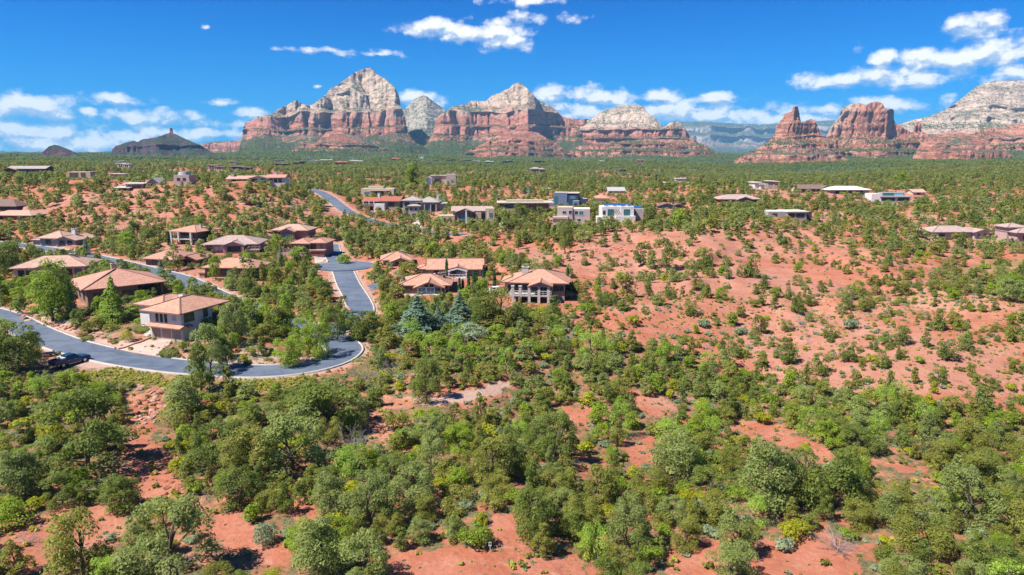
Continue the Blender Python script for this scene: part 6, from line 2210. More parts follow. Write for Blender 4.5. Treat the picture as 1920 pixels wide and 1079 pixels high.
def spindle_crown(seed, n, leaf, mat, w=.07):
    rs = np.random.RandomState(seed)
    z = rs.uniform(.02, 1, n)
    r = w * np.sqrt(np.clip(1 - ((z - .35) / .66) ** 2, .03, 1)) * rs.uniform(.6, 1.1, n)
    a = rs.uniform(0, 2 * np.pi, n)
    C = np.stack([r * np.cos(a), r * np.sin(a), z], -1)
    N = unit(np.stack([np.cos(a), np.sin(a), np.full(n, .25)], -1) + rs.normal(size=(n, 3)) * .35)
    return leaf_mesh('crown', C, N, leaf * rs.uniform(.7, 1.3, n), mat, rs, 1.6), np.array([[0, 0, .4]])


def bush_mesh(seed, n, leaf, mat, lumps=9, flat=1.0, name='foliage', ball=False):
    """unit bush: about 1 wide and .75 high"""
    rs = np.random.RandomState(seed)
    if ball:
        d = unit(rs.normal(size=(n, 3)))
        d[:, 2] = np.where(d[:, 2] < -.6, -d[:, 2], d[:, 2])
        C = d * .5 * rs.uniform(.94, 1.03, n)[:, None] + np.array([0, 0, .47])
        return leaf_mesh(name, C * [1, 1, flat], unit(d + rs.normal(size=(n, 3)) * .3), leaf * rs.uniform(.7, 1.3, n), mat, rs)
    cs, rad = [], []
    for i in range(lumps):
        a = rs.uniform(0, 6.3)
        q = .30 * math.sqrt(rs.uniform(0, 1))
        cs.append((q * math.cos(a), q * math.sin(a), (.16 + rs.uniform(0, .36) * (1 - q * 1.4)) * flat))
        rad.append(rs.uniform(.14, .24))
    C, N, S, lv = clumped(rs, np.array(cs), np.array(rad), n, leaf, .5, .85 * flat)
    C[:, 2] = np.abs(C[:, 2])
    return leaf_mesh(name, C, N, S, mat, rs, lv=lv)


def twig_mesh(seed, n=90, name='twigs', upright=.6, depth=3):
    """a bare shrub: thin tapering branchlets, each a three-sided spike"""
    rs = np.random.RandomState(seed)
    V, F = [], []

    def spike(p, q, r):
        d = unit((q - p)[None])[0]
        s = np.cross(d, [.3, .5, .8]); s /= np.linalg.norm(s) + 1e-9
        t = np.cross(d, s)
        b = len(V)
        for i in range(3):
            an = 2 * math.pi * i / 3
            V.append(p + (s * math.cos(an) + t * math.sin(an)) * r)
        for i in range(3):
            an = 2 * math.pi * i / 3
            V.append(q + (s * math.cos(an) + t * math.sin(an)) * r * .45)
        for i in range(3):
            j = (i + 1) % 3
            F.append((b + i, b + j, b + 3 + j, b + 3 + i))
    def grow(p, d, L, r, lev):
        q = p + d * L
        spike(p, q, r)
        if lev == 0:
            return
        for _ in range(rs.randint(2, 4)):
            nd = unit((d + rs.normal(size=3) * .5 + [0, 0, .12])[None])[0]
            grow(p + d * L * rs.uniform(.45, 1.0), nd, L * rs.uniform(.5, .8), r * .55, lev - 1)
    for i in range(max(3, n // 12)):
        a = rs.uniform(0, 6.3)
        d = unit(np.array([[math.cos(a) * (1 - upright), math.sin(a) * (1 - upright), upright * rs.uniform(.6, 1.2)]]))[0]
        grow(np.array([rs.normal() * .04, rs.normal() * .04, 0.0]), d, rs.uniform(.22, .36), .014 if n < 200 else .009, depth)
    me = mesh_np(name, np.array(V), np.array(F))
    me.materials.append(M_TWIG)
    return me


# ---- prototypes at three levels of detail
def lods(fn, ns, leaves, seeds):
    return [[fn(s, n, lf) for s in seeds] for n, lf in zip(ns, leaves)]


TONES = {'olive': L_OLIVE, 'dark': L_DARK, 'grey': L_GREY, 'bright': L_BRIGHT}
JUN, PIN = {}, {}
for tone, mt in TONES.items():
    JUN[tone] = []
    for (n, lf, seeds) in ((7800, .034, (1, 2, 3)), (2300, .062, (4, 5, 6)), (400, .135, (7, 8, 9))):
        row = []
        for s in seeds:
            cr, tips = juniper_crown(s * 17 + len(tone), n, lf, mt, wide=1.0 + .25 * ((s * 7) % 3 - 1), spread=1.0 if n > 5000 else .84)
            row.append((cr, trunk_mesh(s, tips, M_BARK, n_limbs=8 if n > 500 else 3)))
        JUN[tone].append(row)
for tone in ('dark', 'olive', 'grey'):
    PIN[tone] = []
    for (n, lf, seeds) in ((4200, .033, (1, 2)), (1600, .054, (3, 4)), (300, .118, (5, 6))):
        row = []
        for s in seeds:
            cr, tips = pinyon_crown(s * 13 + len(tone), n, lf, TONES[tone])
            row.append((cr, trunk_mesh(s + 40, tips, M_BARK, .022, .9, 6 if n > 500 else 2)))
        PIN[tone].append(row)
BUSH = {}
for tone, mt in (('yellow', L_YELLOW), ('bright', L_BRIGHT), ('dark', L_DARK), ('sage', L_SAGE), ('olive', L_OLIVE)):
    BUSH[tone] = [[bush_mesh(s * 11 + len(tone), n, lf, mt, 10, .8 if tone == 'sage' else 1.0) for s in seeds] for (n, lf, seeds) in ((1600, .042, (1, 2, 3)), (600, .070, (4, 5, 6)), (130, .15, (7, 8)))]
TWIG = [twig_mesh(s, 210, upright=.5) for s in (1, 2, 3)]
TWIG_S = [twig_mesh(s, 90, upright=.5, depth=2) for s in (4, 5, 6)]
DEADT = [twig_mesh(s, 44, 'branches', .85, 4) for s in (7, 8)]
COTTON = []
for s in (1, 2):
    cr, tips = juniper_crown(s * 23 + 5, 2800, .034, L_LIME, .9, 1.0)
    COTTON.append((cr, trunk_mesh(s + 70, tips, M_BARK, .03, .8, 8)))

PLANTS = []       # (kind, tone, root, px, py, pixel size, Y)
OCC = []          # taken ground: x, y, radius


def n_lod(hpx):
    return 0 if hpx > 56 else (1 if hpx > 20 else 2)


def plant(kind, tone, x, y, h, w, rz, hpx, rs, sink=.05, group=None):
    """a tree or bush standing at (x, y); h, w in metres"""
    z = float(ground_at([x], [y])[0]) - sink
    L = n_lod(hpx)
    px, py = project(x, y, z)
    if kind in ('juniper_tree', 'pine_tree', 'cottonwood_tree'):
        if kind == 'juniper_tree':
            cr, tr = JUN[tone][L][rs.randint(3)]
            sx = w / 1.02
        elif kind == 'pine_tree':
            cr, tr = PIN[tone][L][rs.randint(2)]
            sx = w / .66
        else:
            cr, tr = COTTON[rs.randint(2)]
            sx = w / 1.0
        root = bpy.data.objects.new(kind, None)
        COL.objects.link(root)
        root.empty_display_size = .5
        root.location = (x, y, z)
        root.rotation_euler = (0, 0, rz)
        root.scale = (sx, sx, h)
        link('crown', cr, None, root)
        link('trunk', tr, None, root)
    else:
        if kind == 'dead_bush':
            me = (TWIG if hpx > 42 else TWIG_S)[rs.randint(3)]
            sx, sz = w / .85, h / .62
        elif kind == 'dead_tree':
            me = DEADT[rs.randint(2)]
            sx, sz = w / .7, h / .8
        else:
            me = BUSH[tone][L][rs.randint(len(BUSH[tone][L]))]
            sx, sz = w / 1.0, h / (.72 * (.8 if tone == 'sage' else 1))
        root = link(kind, me, None, None, (x, y, z), (0, 0, rz))
        root.scale = (sx, sx, sz)
    PLANTS.append([kind, tone, root, float(px), float(py), hpx, y, h, w])
    OCC.append((x, y, w * .5))
    return root


J, P, B, S_, D, C_T, DT = 'juniper_tree', 'pine_tree', 'evergreen_bush', 'sage_bush', 'dead_bush', 'cottonwood_tree', 'dead_tree'
# base pixel, width and height in photograph pixels
MARKED = [
    (165, 1092, 150, 150, J, 'olive'), (28, 1078, 60, 80, P, 'olive'), (322, 1085, 170, 165, J, 'grey'), (300, 1040, 60, 70, P, 'olive'), (600, 1082, 130, 130, J, 'grey'), (690, 1092, 110, 110, J, 'grey'),
    (695, 985, 95, 110, J, 'grey'), (770, 950, 100, 90, J, 'grey'), (890, 1024, 84, 62, B, 'bright'), (500, 1020, 58, 52, S_, 'sage'), (545, 1015, 50, 40, S_, 'sage'), (625, 965, 95, 85, J, 'grey'), (450, 945, 95, 80, J, 'dark'),
    (475, 895, 120, 105, J, 'olive'), (550, 880, 130, 125, J, 'grey'), (420, 880, 110, 95, J, 'dark'), (342, 888, 66, 48, B, 'yellow'), (370, 925, 46, 30, B, 'bright'), (165, 880, 165, 155, J, 'dark'), (95, 838, 80, 55, B, 'yellow'),
    (45, 808, 50, 38, B, 'yellow'), (90, 795, 55, 36, B, 'yellow'), (45, 930, 110, 95, J, 'grey'), (20, 985, 95, 58, B, 'bright'), (235, 955, 100, 70, J, 'dark'), (305, 985, 95, 66, B, 'yellow'),
    (610, 800, 140, 95, J, 'dark'), (570, 790, 90, 75, J, 'dark'), (340, 790, 95, 85, J, 'grey'), (378, 742, 62, 112, P, 'dark'), (800, 752, 58, 82, J, 'dark'), (845, 806, 50, 52, J, 'dark'), (900, 806, 40, 78, P, 'olive'),
    (920, 905, 100, 95, J, 'olive'), (810, 880, 65, 80, J, 'grey'), (745, 805, 60, 55, B, 'olive'), (875, 955, 42, 28, S_, 'sage'), (850, 965, 60, 40, B, 'olive'),
    (1000, 1022, 88, 125, J, 'dark'), (1175, 1022, 88, 112, J, 'grey'), (1160, 1075, 70, 60, J, 'olive'), (1282, 1030, 74, 64, J, 'olive'), (1382, 1042, 84, 110, J, 'grey'), (1372, 1085, 90, 80, J, 'grey'),
    (1440, 958, 130, 140, J, 'grey'), (1500, 950, 110, 120, J, 'dark'), (1575, 955, 115, 120, J, 'dark'), (1720, 1040, 116, 100, J, 'olive'), (1665, 985, 76, 70, J, 'grey'), (1805, 985, 116, 120, J, 'grey'), (1895, 1000, 95, 95, J, 'olive'),
    (1872, 1075, 125, 70, J, 'dark'), (1685, 1092, 90, 60, J, 'grey'), (1162, 822, 48, 82, C_T, 'lime'), (1258, 838, 72, 58, C_T, 'lime'), (1108, 668, 62, 56, C_T, 'lime'), (1136, 676, 40, 44, C_T, 'lime'), (1330, 692, 48, 36, C_T, 'lime'), (972, 828, 50, 46, C_T, 'lime'), (1268, 900, 110, 105, J, 'grey'), (1040, 865, 86, 95, J, 'dark'),
    (1120, 945, 95, 85, J, 'olive'), (1282, 958, 48, 44, B, 'yellow'), (1320, 968, 60, 40, S_, 'sage'), (1375, 866, 32, 28, B, 'yellow'), (1415, 856, 38, 26, B, 'yellow'), (1575, 862, 32, 26, B, 'yellow'), (1510, 850, 34, 24, B, 'yellow'),
    (1440, 766, 46, 42, B, 'bright'), (1432, 796, 40, 34, B, 'yellow'), (1315, 775, 38, 34, B, 'yellow'), (1255, 746, 28, 22, B, 'yellow'), (1750, 800, 42, 48, J, 'dark'), (1845, 885, 66, 50, J, 'olive'),
    (1572, 1030, 90, 50, D, ''), (1468, 1030, 52, 34, S_, 'sage'), (1330, 1006, 46, 30, S_, 'sage'), (1390, 870, 30, 20, D, ''), (440, 820, 60, 50, D, ''), (660, 850, 70, 62, D, ''), (735, 702, 48, 38, D, ''), (685, 715, 46, 32, D, ''), (345, 1060, 40, 30, D, ''), (50, 1020, 50, 26, D, ''), (130, 975, 36, 22, D, ''),
    # planted ground round the near houses
    (100, 602, 92, 118, P, 'bright'), (37, 590, 46, 42, B, 'dark'), (75, 592, 36, 26, B, 'bright'), (118, 602, 36, 24, B, 'bright'), (95, 585, 40, 28, B, 'dark'), (150, 612, 34, 34, J, 'dark'), (160, 640, 26, 10, B, 'olive'), (152, 632, 16, 8, B, 'olive'),
    (185, 616, 34, 30, B, 'olive'), (205, 622, 32, 18, B, 'olive'), (195, 598, 30, 36, B, 'bright'), (265, 612, 28, 22, B, 'bright'), (215, 645, 16, 8, B, 'olive'), (242, 620, 16, 9, B, 'dark'),
    (345, 660, 30, 26, B, 'olive'), (402, 650, 60, 48, B, 'bright'), (440, 642, 56, 78, J, 'grey'), (395, 700, 60, 95, J, 'grey'), (425, 690, 45, 60, J, 'dark'), (35, 700, 95, 100, J, 'dark'), (-20, 690, 100, 100, J, 'dark'), (60, 668, 50, 60, J, 'dark'),
    (446, 680, 16, 15, B, 'sage'), (465, 685, 15, 12, B, 'dark'), (473, 668, 26, 18, B, 'olive'), (505, 680, 22, 14, B, 'olive'), (545, 685, 70, 58, J, 'bright'), (594, 668, 66, 78, J, 'bright'), (538, 630, 50, 50, J, 'bright'), (500, 640, 46, 34, J, 'olive'),
    (540, 596, 44, 50, P, 'bright2'), (487, 600, 40, 40, J, 'bright'), (632, 640, 44, 74, J, 'dark'), (672, 640, 44, 50, J, 'dark'), (694, 634, 42, 44, J, 'olive'), (655, 618, 40, 36, J, 'dark'), (680, 612, 30, 30, P, 'dark'), (646, 606, 34, 30, J, 'grey'), (660, 635, 28, 12, D, ''), (700, 625, 38, 40, J, 'dark'), (725, 650, 50, 45, J, 'olive'),
    (720, 545, 30, 28, J, 'grey'), (745, 575, 50, 45, J, 'olive'), (690, 590, 24, 10, B, 'dark'), (645, 495, 36, 20, B, 'bright'), (660, 462, 40, 34, J, 'dark'), (560, 505, 55, 40, J, 'bright'), (590, 530, 36, 34, J, 'dark'), (605, 560, 34, 40, J, 'dark'), (640, 590, 30, 36, J, 'dark'),
    (520, 632, 56, 58, J, 'olive'), (572, 640, 50, 60, J, 'bright'), (478, 622, 52, 52, J, 'dark'), (440, 602, 46, 50, J, 'olive'), (408, 580, 44, 46, J, 'dark'), (610, 628, 36, 44, J, 'dark'), (460, 590, 40, 40, J, 'grey'),
    (560, 545, 40, 40, J, 'dark'), (520, 545, 44, 44, J, 'olive'), (460, 555, 40, 40, J, 'dark'), (520, 480, 24, 40, J, 'bright'), (805, 535, 1, 1, None, ''), (770, 520, 50, 30, J, 'olive'), (810, 490, 40, 34, J, 'bright'), (870, 480, 26, 26, J, 'olive'), (918, 512, 18, 22, 'plum_tree', 'purple'),
    (940, 612, 90, 70, J, 'olive'), (905, 610, 60, 66, J, 'dark'), (980, 612, 40, 40, J, 'dark'), (975, 585, 14, 30, P, 'olive'), (1005, 605, 44, 26, B, 'bright'), (1040, 600, 34, 48, P, 'dark'), (1098, 590, 44, 30, B, 'bright'), (1065, 560, 30, 20, S_, 'sage'), (880, 640, 80, 40, S_, 'sage'),
    (1190, 610, 34, 24, B, 'yellow'), (1175, 560, 46, 46, J, 'olive'), (1168, 582, 36, 26, J, 'dark'), (1165, 530, 30, 26, B, 'bright'), (1245, 530, 24, 20, B, 'yellow'), (1301, 521, 20, 26, J, 'dark'), (1326, 500, 28, 34, J, 'dark'), (1390, 520, 20, 24, J, 'dark'), (1365, 522, 22, 24, J, 'grey'),
    (1431, 542, 30, 28, J, 'dark'), (1478, 562, 18, 32, J, 'dark'), (1495, 588, 30, 32, J, 'dark'), (1623, 578, 32, 34, J, 'dark'), (1587, 570, 24, 24, J, 'grey'), (1215, 562, 22, 36, P, 'dark'), (1258, 562, 22, 24, J, 'dark'), (1121, 556, 20, 24, B, 'bright'), (1130, 490, 1, 1, None, ''),
    (1429, 574, 18, 32, P, 'dark'), (1412, 576, 24, 18, B, 'olive'), (1377, 668, 38, 40, J, 'dark'), (1424, 626, 38, 34, J, 'olive'), (1557, 634, 30, 26, J, 'dark'), (1390, 628, 34, 20, S_, 'sage'), (1480, 682, 42, 52, J, 'dark'), (1535, 702, 44, 40, J, 'dark'), (1591, 676, 42, 38, J, 'dark'),
    (1597, 618, 38, 28, S_, 'sage'), (1691, 645, 38, 36, J, 'dark'), (1655, 690, 38, 34, J, 'dark'), (1666, 734, 30, 44, J, 'dark'), (1757, 618, 38, 42, J, 'dark'), (1775, 672, 44, 38, J, 'dark'), (1757, 720, 34, 36, J, 'dark'), (1822, 706, 30, 26, J, 'olive'), (1606, 708, 18, 18, B, 'olive'),
    (1813, 642, 34, 24, B, 'bright'), (1320, 614, 32, 20, S_, 'sage'), (1407, 520, 38, 44, J, 'dark'), (1200, 500, 30, 46, P, 'dark'), (1249, 506, 30, 60, P, 'dark'), (1310, 596, 16, 28, DT, ''), (1512, 648, 22, 30, DT, ''), (1500, 615, 24, 24, DT, ''), (1545, 600, 16, 20, DT, ''),
    (1060, 475, 36, 60, J, 'dark'), (975, 418, 40, 36, J, 'dark'), (1217, 425, 34, 36, J, 'dark'), (1275, 430, 40, 42, B, 'bright'), (1240, 420, 16, 18, 'gold_bush', 'gold'), (775, 352, 36, 46, J, 'bright'), (820, 348, 26, 20, J, 'olive'), (1205, 385, 1, 1, None, ''),
    (1690, 352, 30, 26, J, 'bright'), (390, 455, 34, 30, J, 'dark'), (375, 440, 26, 34, P, 'bright2'), (405, 525, 26, 44, P, 'bright2'), (440, 535, 30, 34, J, 'dark'), (325, 508, 36, 44, J, 'dark'), (470, 525, 40, 40, J, 'dark'), (240, 470, 40, 34, J, 'bright'), (180, 440, 30, 24, J, 'dark'),
    (162, 480, 26, 36, 'blue_spruce', 'blue'), (40, 500, 60, 50, J, 'dark'), (10, 520, 60, 60, J, 'dark'), (70, 545, 1, 1, None, ''), (310, 540, 40, 34, J, 'dark'), (330, 555, 36, 30, J, 'bright')]

NPL = np.random.RandomState(5)
rsr = random.Random(9)
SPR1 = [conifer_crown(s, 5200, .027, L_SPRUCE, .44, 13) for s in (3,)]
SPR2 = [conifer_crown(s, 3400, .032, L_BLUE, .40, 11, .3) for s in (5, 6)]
CYP = [spindle_crown(s, 420, .05, L_CYP) for s in (1, 2)]


def special(name, cat, crown, px, py, w, h, label, group=None, wid=1.0, trunk=True):
    p = at(px, py)
    s = p.y / FPX * 1.02
    root = empty(name, p - Vector((0, 0, .05)), rsr.uniform(0, 6.3), label, cat, group)
    root.scale = (w * s / wid, w * s / wid, h * s)
    link('crown', crown[0], None, root)
    if trunk:
        link('trunk', trunk_mesh(int(px), crown[1], M_BARK, .03, .9, 4), None, root)
    OCC.append((p.x, p.y, w * s * .45))
    return root


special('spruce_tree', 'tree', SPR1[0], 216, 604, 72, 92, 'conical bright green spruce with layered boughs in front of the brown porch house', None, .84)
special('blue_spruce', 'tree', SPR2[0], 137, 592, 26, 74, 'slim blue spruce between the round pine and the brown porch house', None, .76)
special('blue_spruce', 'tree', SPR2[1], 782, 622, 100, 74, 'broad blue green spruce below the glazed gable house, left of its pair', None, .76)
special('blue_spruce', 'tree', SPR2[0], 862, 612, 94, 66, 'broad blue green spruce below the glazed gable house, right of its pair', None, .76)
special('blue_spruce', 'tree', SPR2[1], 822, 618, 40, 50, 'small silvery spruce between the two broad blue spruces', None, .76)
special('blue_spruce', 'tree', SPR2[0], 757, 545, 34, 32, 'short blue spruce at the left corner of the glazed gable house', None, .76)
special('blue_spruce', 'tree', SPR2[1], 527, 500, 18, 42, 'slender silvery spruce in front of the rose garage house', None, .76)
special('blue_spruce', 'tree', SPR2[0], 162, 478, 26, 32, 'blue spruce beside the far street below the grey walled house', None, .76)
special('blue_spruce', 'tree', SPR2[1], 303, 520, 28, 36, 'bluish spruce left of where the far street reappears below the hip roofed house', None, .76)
for i, (x, y, h_, d) in enumerate([(862, 561, 40, 'leftmost cypress of the row, left of the shaded lane'), (868, 559, 36, 'second cypress of the row, close beside the leftmost'), (879, 556, 40, 'cypress standing alone in the middle of the row'), (889, 549, 42, 'tall cypress right of the middle of the row'),
                                   (893, 546, 36, 'cypress pressed against the tall one right of mid row'), (907, 535, 38, 'cypress at the right corner of the arched balcony house'), (927, 540, 34, 'blue green cypress above the white parked car'), (838, 522, 36, 'thin cypress standing before the arched balcony house wall'),
                                   (1064, 545, 44, 'single cypress right of the stone column deck house'), (1358, 362, 20, 'left cypress of the pair behind the brown hip house'), (1368, 362, 19, 'right cypress of the pair behind the brown hip house'), (1230, 345, 16, 'lone cypress on the red knoll'),
                                   (317, 460, 26, 'narrow cypress at the left corner of the square columned house'), (745, 392, 28, 'dark cypress at the right end of the red tiled house')]):
    special('cypress_tree', 'tree', CYP[i % 2], x, y, 6.0 if h_ > 20 else 3.2, h_, d, 'slim dark cypresses by the houses', .14, trunk=True)
BALLS = [bush_mesh(s, 700, .075, L_YELLOW if s == 1 else L_DARK, ball=True, flat=f) for s, f in ((1, 1.0), (2, .55))]
p = at(238, 640); s = p.y / FPX
o = tag(link('clipped_bush', BALLS[0], None, None, p), 'large round clipped bush on the pale gravel left of the drive', 'bush'); o.scale = (2.0, 2.0, 2.1)
for (x, y, sc, lb) in [(168, 636, 1.5, 'low green mound shrub right of the row of red stones'), (158, 630, 1.3, 'upper low mound shrub near the red stones'), (318, 669, 2.6, 'long clipped hedge mound at the right of the drive mouth'), (267, 624, 2.4, 'low spreading clipped mound left of the garden steps'),
                       (214, 643, 1.2, 'dark low mound beside the flat garden boulder'), (207, 639, 1.0, 'small mound left of the dark one by the garden boulder'), (465, 684, 1.5, 'dark clipped ball at the front of the planted island'), (182, 489, 2.6, 'round clipped bush beside the far street')]:
    p = at(x, y); OCC.append((p.x, p.y, sc * .5))
    o = tag(link('clipped_bush', BALLS[1], None, None, p - Vector((0, 0, .1)), (0, 0, R(-20))), lb, 'bush'); o.scale = (sc * (1.5 if 'long' in lb or 'spreading' in lb else 1), sc, sc)
PLUM = juniper_crown(91, 800, .07, L_PURPLE)
special('plum_tree', 'tree', PLUM, 918, 510, 18, 24, 'small dark purple leaved tree on the bank right of the arched balcony house', None, 1.0)
GOLD = juniper_crown(92, 700, .075, L_GOLD)
special('gold_tree', 'tree', GOLD, 1239, 421, 17, 18, 'small golden orange leaved tree right of the solar panel house', None, 1.0)
special('gold_tree', 'tree', GOLD, 1701, 1000, 26, 30, 'yellow orange leaved shrub among junipers at lower right', None, 1.0)

for (px, py, w, h_, kind, tone) in MARKED:
    if kind not in (J, P, B, S_, D, C_T, DT):
        continue
    p = at(px, py)
    s = p.y / FPX * 1.02
    if tone == 'bright2':
        kind, tone = J, 'bright'
    if kind == P and tone == 'bright':
        kind = J
    if kind == B and tone == 'sage':
        kind = S_
    plant(kind, tone, p.x, p.y, h_ * s * 1.04, w * s, rsr.uniform(0, 6.3), max(w, h_), NPL)

# a belt of trees between the house island and the branch that leads back, and along the lower end of the upper street
for (PP, a_, b_, sg) in ((ROAD_MAIN, (606, 631), (385, 545), 1), (ROAD_UPPER, (728, 421), (872, 440), 2), (ROAD_UPPER, (668, 404), (697, 415), 2), (ROAD_MAIN, (318, 517), (262, 503), 2), (ROAD_MAIN, (185, 484), (140, 476), 2)):
    qx, qy = project(PP[:, 0], PP[:, 1], PP[:, 2])
    i0 = int(np.argmin((qx - a_[0]) ** 2 + (qy - a_[1]) ** 2))
    i1 = int(np.argmin((qx - b_[0]) ** 2 + (qy - b_[1]) ** 2))
    i0, i1 = min(i0, i1), max(i0, i1)
    sdx = path_sides(PP)
    for i in range(i0, i1, 3):
        for off in ((5.2, 8.6, -6.0) if sg == 1 else (5.0, 8.0)):
            if rsr.random() < .86:
                e = PP[i, :2] + sdx[i] * (off + rsr.uniform(-.8, .8)) * (-1 if sdx[i, 1] > 0 else 1)
                if off < 0 and rsr.random() < .3:
                    continue
                hh_ = (rsr.uniform(4.0, 6.0) if sg == 1 else rsr.uniform(2.2, 4.0)) if off > 0 else rsr.uniform(2.5, 4.5)
                kd = rsr.choice([J, J, J, P])
                tn = rsr.choice(['olive', 'dark', 'grey', 'bright'] if kd == J else ['dark', 'olive', 'grey'])
                if all((e[0] - ox) ** 2 + (e[1] - oy) ** 2 > 2.2 for ox, oy, _ in OCC):
                    plant(kd, tn, float(e[0]), float(e[1]), hh_, hh_ * rsr.uniform(.8, 1.05) * (1 if kd == J else .6), rsr.uniform(0, 6.3), hh_ * FPX / e[1], NPL)

# ---- everything else grows where the ground is not bare, paved or built on
pads = np.array([(x, y, r) for (x, y, z, r) in PADS.values()])
house_xy = []
for o in COL.objects:
    if o.parent is None and o.type == 'EMPTY' and o.get('category') in ('house',):
        house_xy.append((o.location.x, o.location.y))
house_xy = np.array(house_xy)
clear = np.array(HOUSE_CLEAR)
DENSE_MID = [(640, 560), (700, 600), (1000, 600), (1100, 650), (1300, 680), (1700, 760), (1925, 790), (1925, 1090), (-10, 1090), (-10, 700), (250, 720), (480, 720), (650, 700), (680, 650)]


def density(px, py, x, y):
    d = np.full(px.shape, .80)
    d = np.where(y < 135, .92, d)
    d = np.where((y >= 135) & (y < 340), .80, d)
    d = np.where((y >= 120) & (y < 300) & (px < 760), .97, d)
    hill = in_poly(px + 8 * fbm(x / 9, y / 9, 2, 3), py + 5 * fbm(x / 9, y / 9, 2, 4), HILL) & (y < 320)
    lh = in_poly(px, py, LHILL) & (y < 345)
    patch = fbm(x / 16, y / 16, 3, 55)
    d = np.where(hill, .20 + .40 * smooth(.05, .40, patch), d)
    d = np.where(lh, .46 + .36 * smooth(.0, .4, patch), d)
    # the belt that crosses the right slope
    belt = in_poly(px, py, [(1380, 430), (1560, 470), (1750, 520), (1860, 560), (1830, 590), (1680, 550), (1520, 500), (1360, 450)]) & (y < 320)
    d = np.where(belt, .72, d)
    rs_ = in_poly(px, py, [(1440, 380), (1920, 360), (1920, 540), (1600, 480), (1440, 420)]) & (y < 420)
    d = np.where(rs_ & ~belt & ~hill, .50, d)
    kn = in_poly(px, py, [(1160, 350), (1300, 335), (1330, 375), (1180, 380)]) & (y < 420)
    d = np.where(kn, .3, d)
    bank = in_poly(px, py, [(830, 445), (960, 440), (1060, 500), (1000, 505), (940, 480), (840, 472)]) & (y < 260)
    d = np.where(bank, .15, d)
    yard = in_poly(px, py, [(0, 585), (40, 560), (130, 590), (260, 610), (330, 640), (330, 680), (200, 655), (100, 625)]) & (y < 160)
    d = np.where(yard, .10, d)
    isle = in_poly(px, py, [(390, 650), (480, 640), (610, 640), (600, 670), (540, 690), (400, 685)]) & (y < 135)
    d = np.where(isle, .22, d)
    bare = np.zeros(px.shape, bool)
    for pl in BARE:
        bare |= in_poly(px, py, pl)
    d = np.where(bare & (y < 200), .03, d)
    for pl in GRASSY:
        d = np.where(in_poly(px, py, pl) & (y < 330), np.minimum(d, .16), d)
    d = np.where(in_poly(px, py, PALE[1]) & (y < 200), 0, d)
    d = np.where(y > 340, .62 + .25 * np.clip(fbm(x / 70, y / 70, 3, 61) * 2, -1, .6), d)
    d = np.where(y > 700, .66 + .5 * np.clip(fbm(x / 160, y / 160, 3, 66) * 2, -1, .6), d)
    return d


def open_ok(x, y, wx, hx):
    """keep clear of roads, houses and the parts of houses that show"""
    ok = road_dist(x, y) > np.where(y < 160, 1.2, 1.6) + .28 * wx
    ok &= np.hypot(x - COURT[0], y - COURT[1]) > COURT[3] + 1.5
    for (hx_, hy_) in house_xy:
        near = (np.abs(x - hx_) < 14) & (np.abs(y - hy_) < 16)
        if near.any():
            dx_, dy_ = x - hx_, y - hy_
            ok &= ~((np.abs(dx_) < 9.5) & (dy_ > -3.5) & (dy_ < 12))
    z = ground_at(x, y)
    px, py = project(x, y, z)
    s = FPX / y
    x0, x1, y0, y1 = px - wx * s * .48, px + wx * s * .48, py - hx * s * .93, py
    for (a0, b0, a1, b1, Yh) in clear:
        b1 = b1 - (.28 if Yh > 200 else .04) * (b1 - b0)
        hit = (x1 > a0) & (x0 < a1) & (y0 < b1) & (y1 > b0) & (y < Yh + 2) & (y > 30)
        ok &= ~hit
    for pl in BARE:
        for q in (.30, .60, .90):
            for sx_ in (-.3, .3):
                ok &= ~(in_poly(px + sx_ * wx * s, py - hx * s * q, pl) & (y < 200) & (hx > 1.0))
    # the open stretches of road
    for (a0, b0, a1, b1, Yh) in ROAD_CLEAR:
        ok &= ~((x1 > a0) & (x0 < a1) & (y0 < b1) & (y1 > b0) & (y < Yh))
    return ok, px, py


ROAD_CLEAR = [(30, 600, 200, 690, 130), (200, 645, 345, 698, 118), (470, 682, 640, 704, 114), (605, 640, 680, 690, 120), (640, 510, 690, 585, 175), (600, 490, 680, 520, 215), (320, 512, 372, 536, 200), 
              (620, 372, 665, 402, 330), (700, 412, 725, 424, 300), (220, 625, 330, 668, 124), (820, 730, 950, 752, 104), (245, 728, 310, 780, 100)]

allx, ally, allw, allh, allk, alls = [], [], [], [], [], []


def scatter(y0, y1, cell, seed):
    rs = np.random.RandomState(seed)
    ux = 1.18
    ny = int((y1 - y0) / cell)
    xs, ys = [], []
    for i in range(ny):
        y = y0 + (i + .5) * cell
        n = int(2 * ux * y / cell)
        x = -ux * y + (np.arange(n) + .5) * cell
        xs.append(x + rs.uniform(-.48, .48, n) * cell)
        ys.append(np.full(n, y) + rs.uniform(-.48, .48, n) * cell)
    x, y = np.concatenate(xs), np.concatenate(ys)
    z = ground_at(x, y)
    px, py = project(x, y, z)
    keep = (px > -480) & (px < 2400) & (py < 1230) & (rs.uniform(size=len(x)) < density(px, py, x, y))
    return x[keep], y[keep], rs


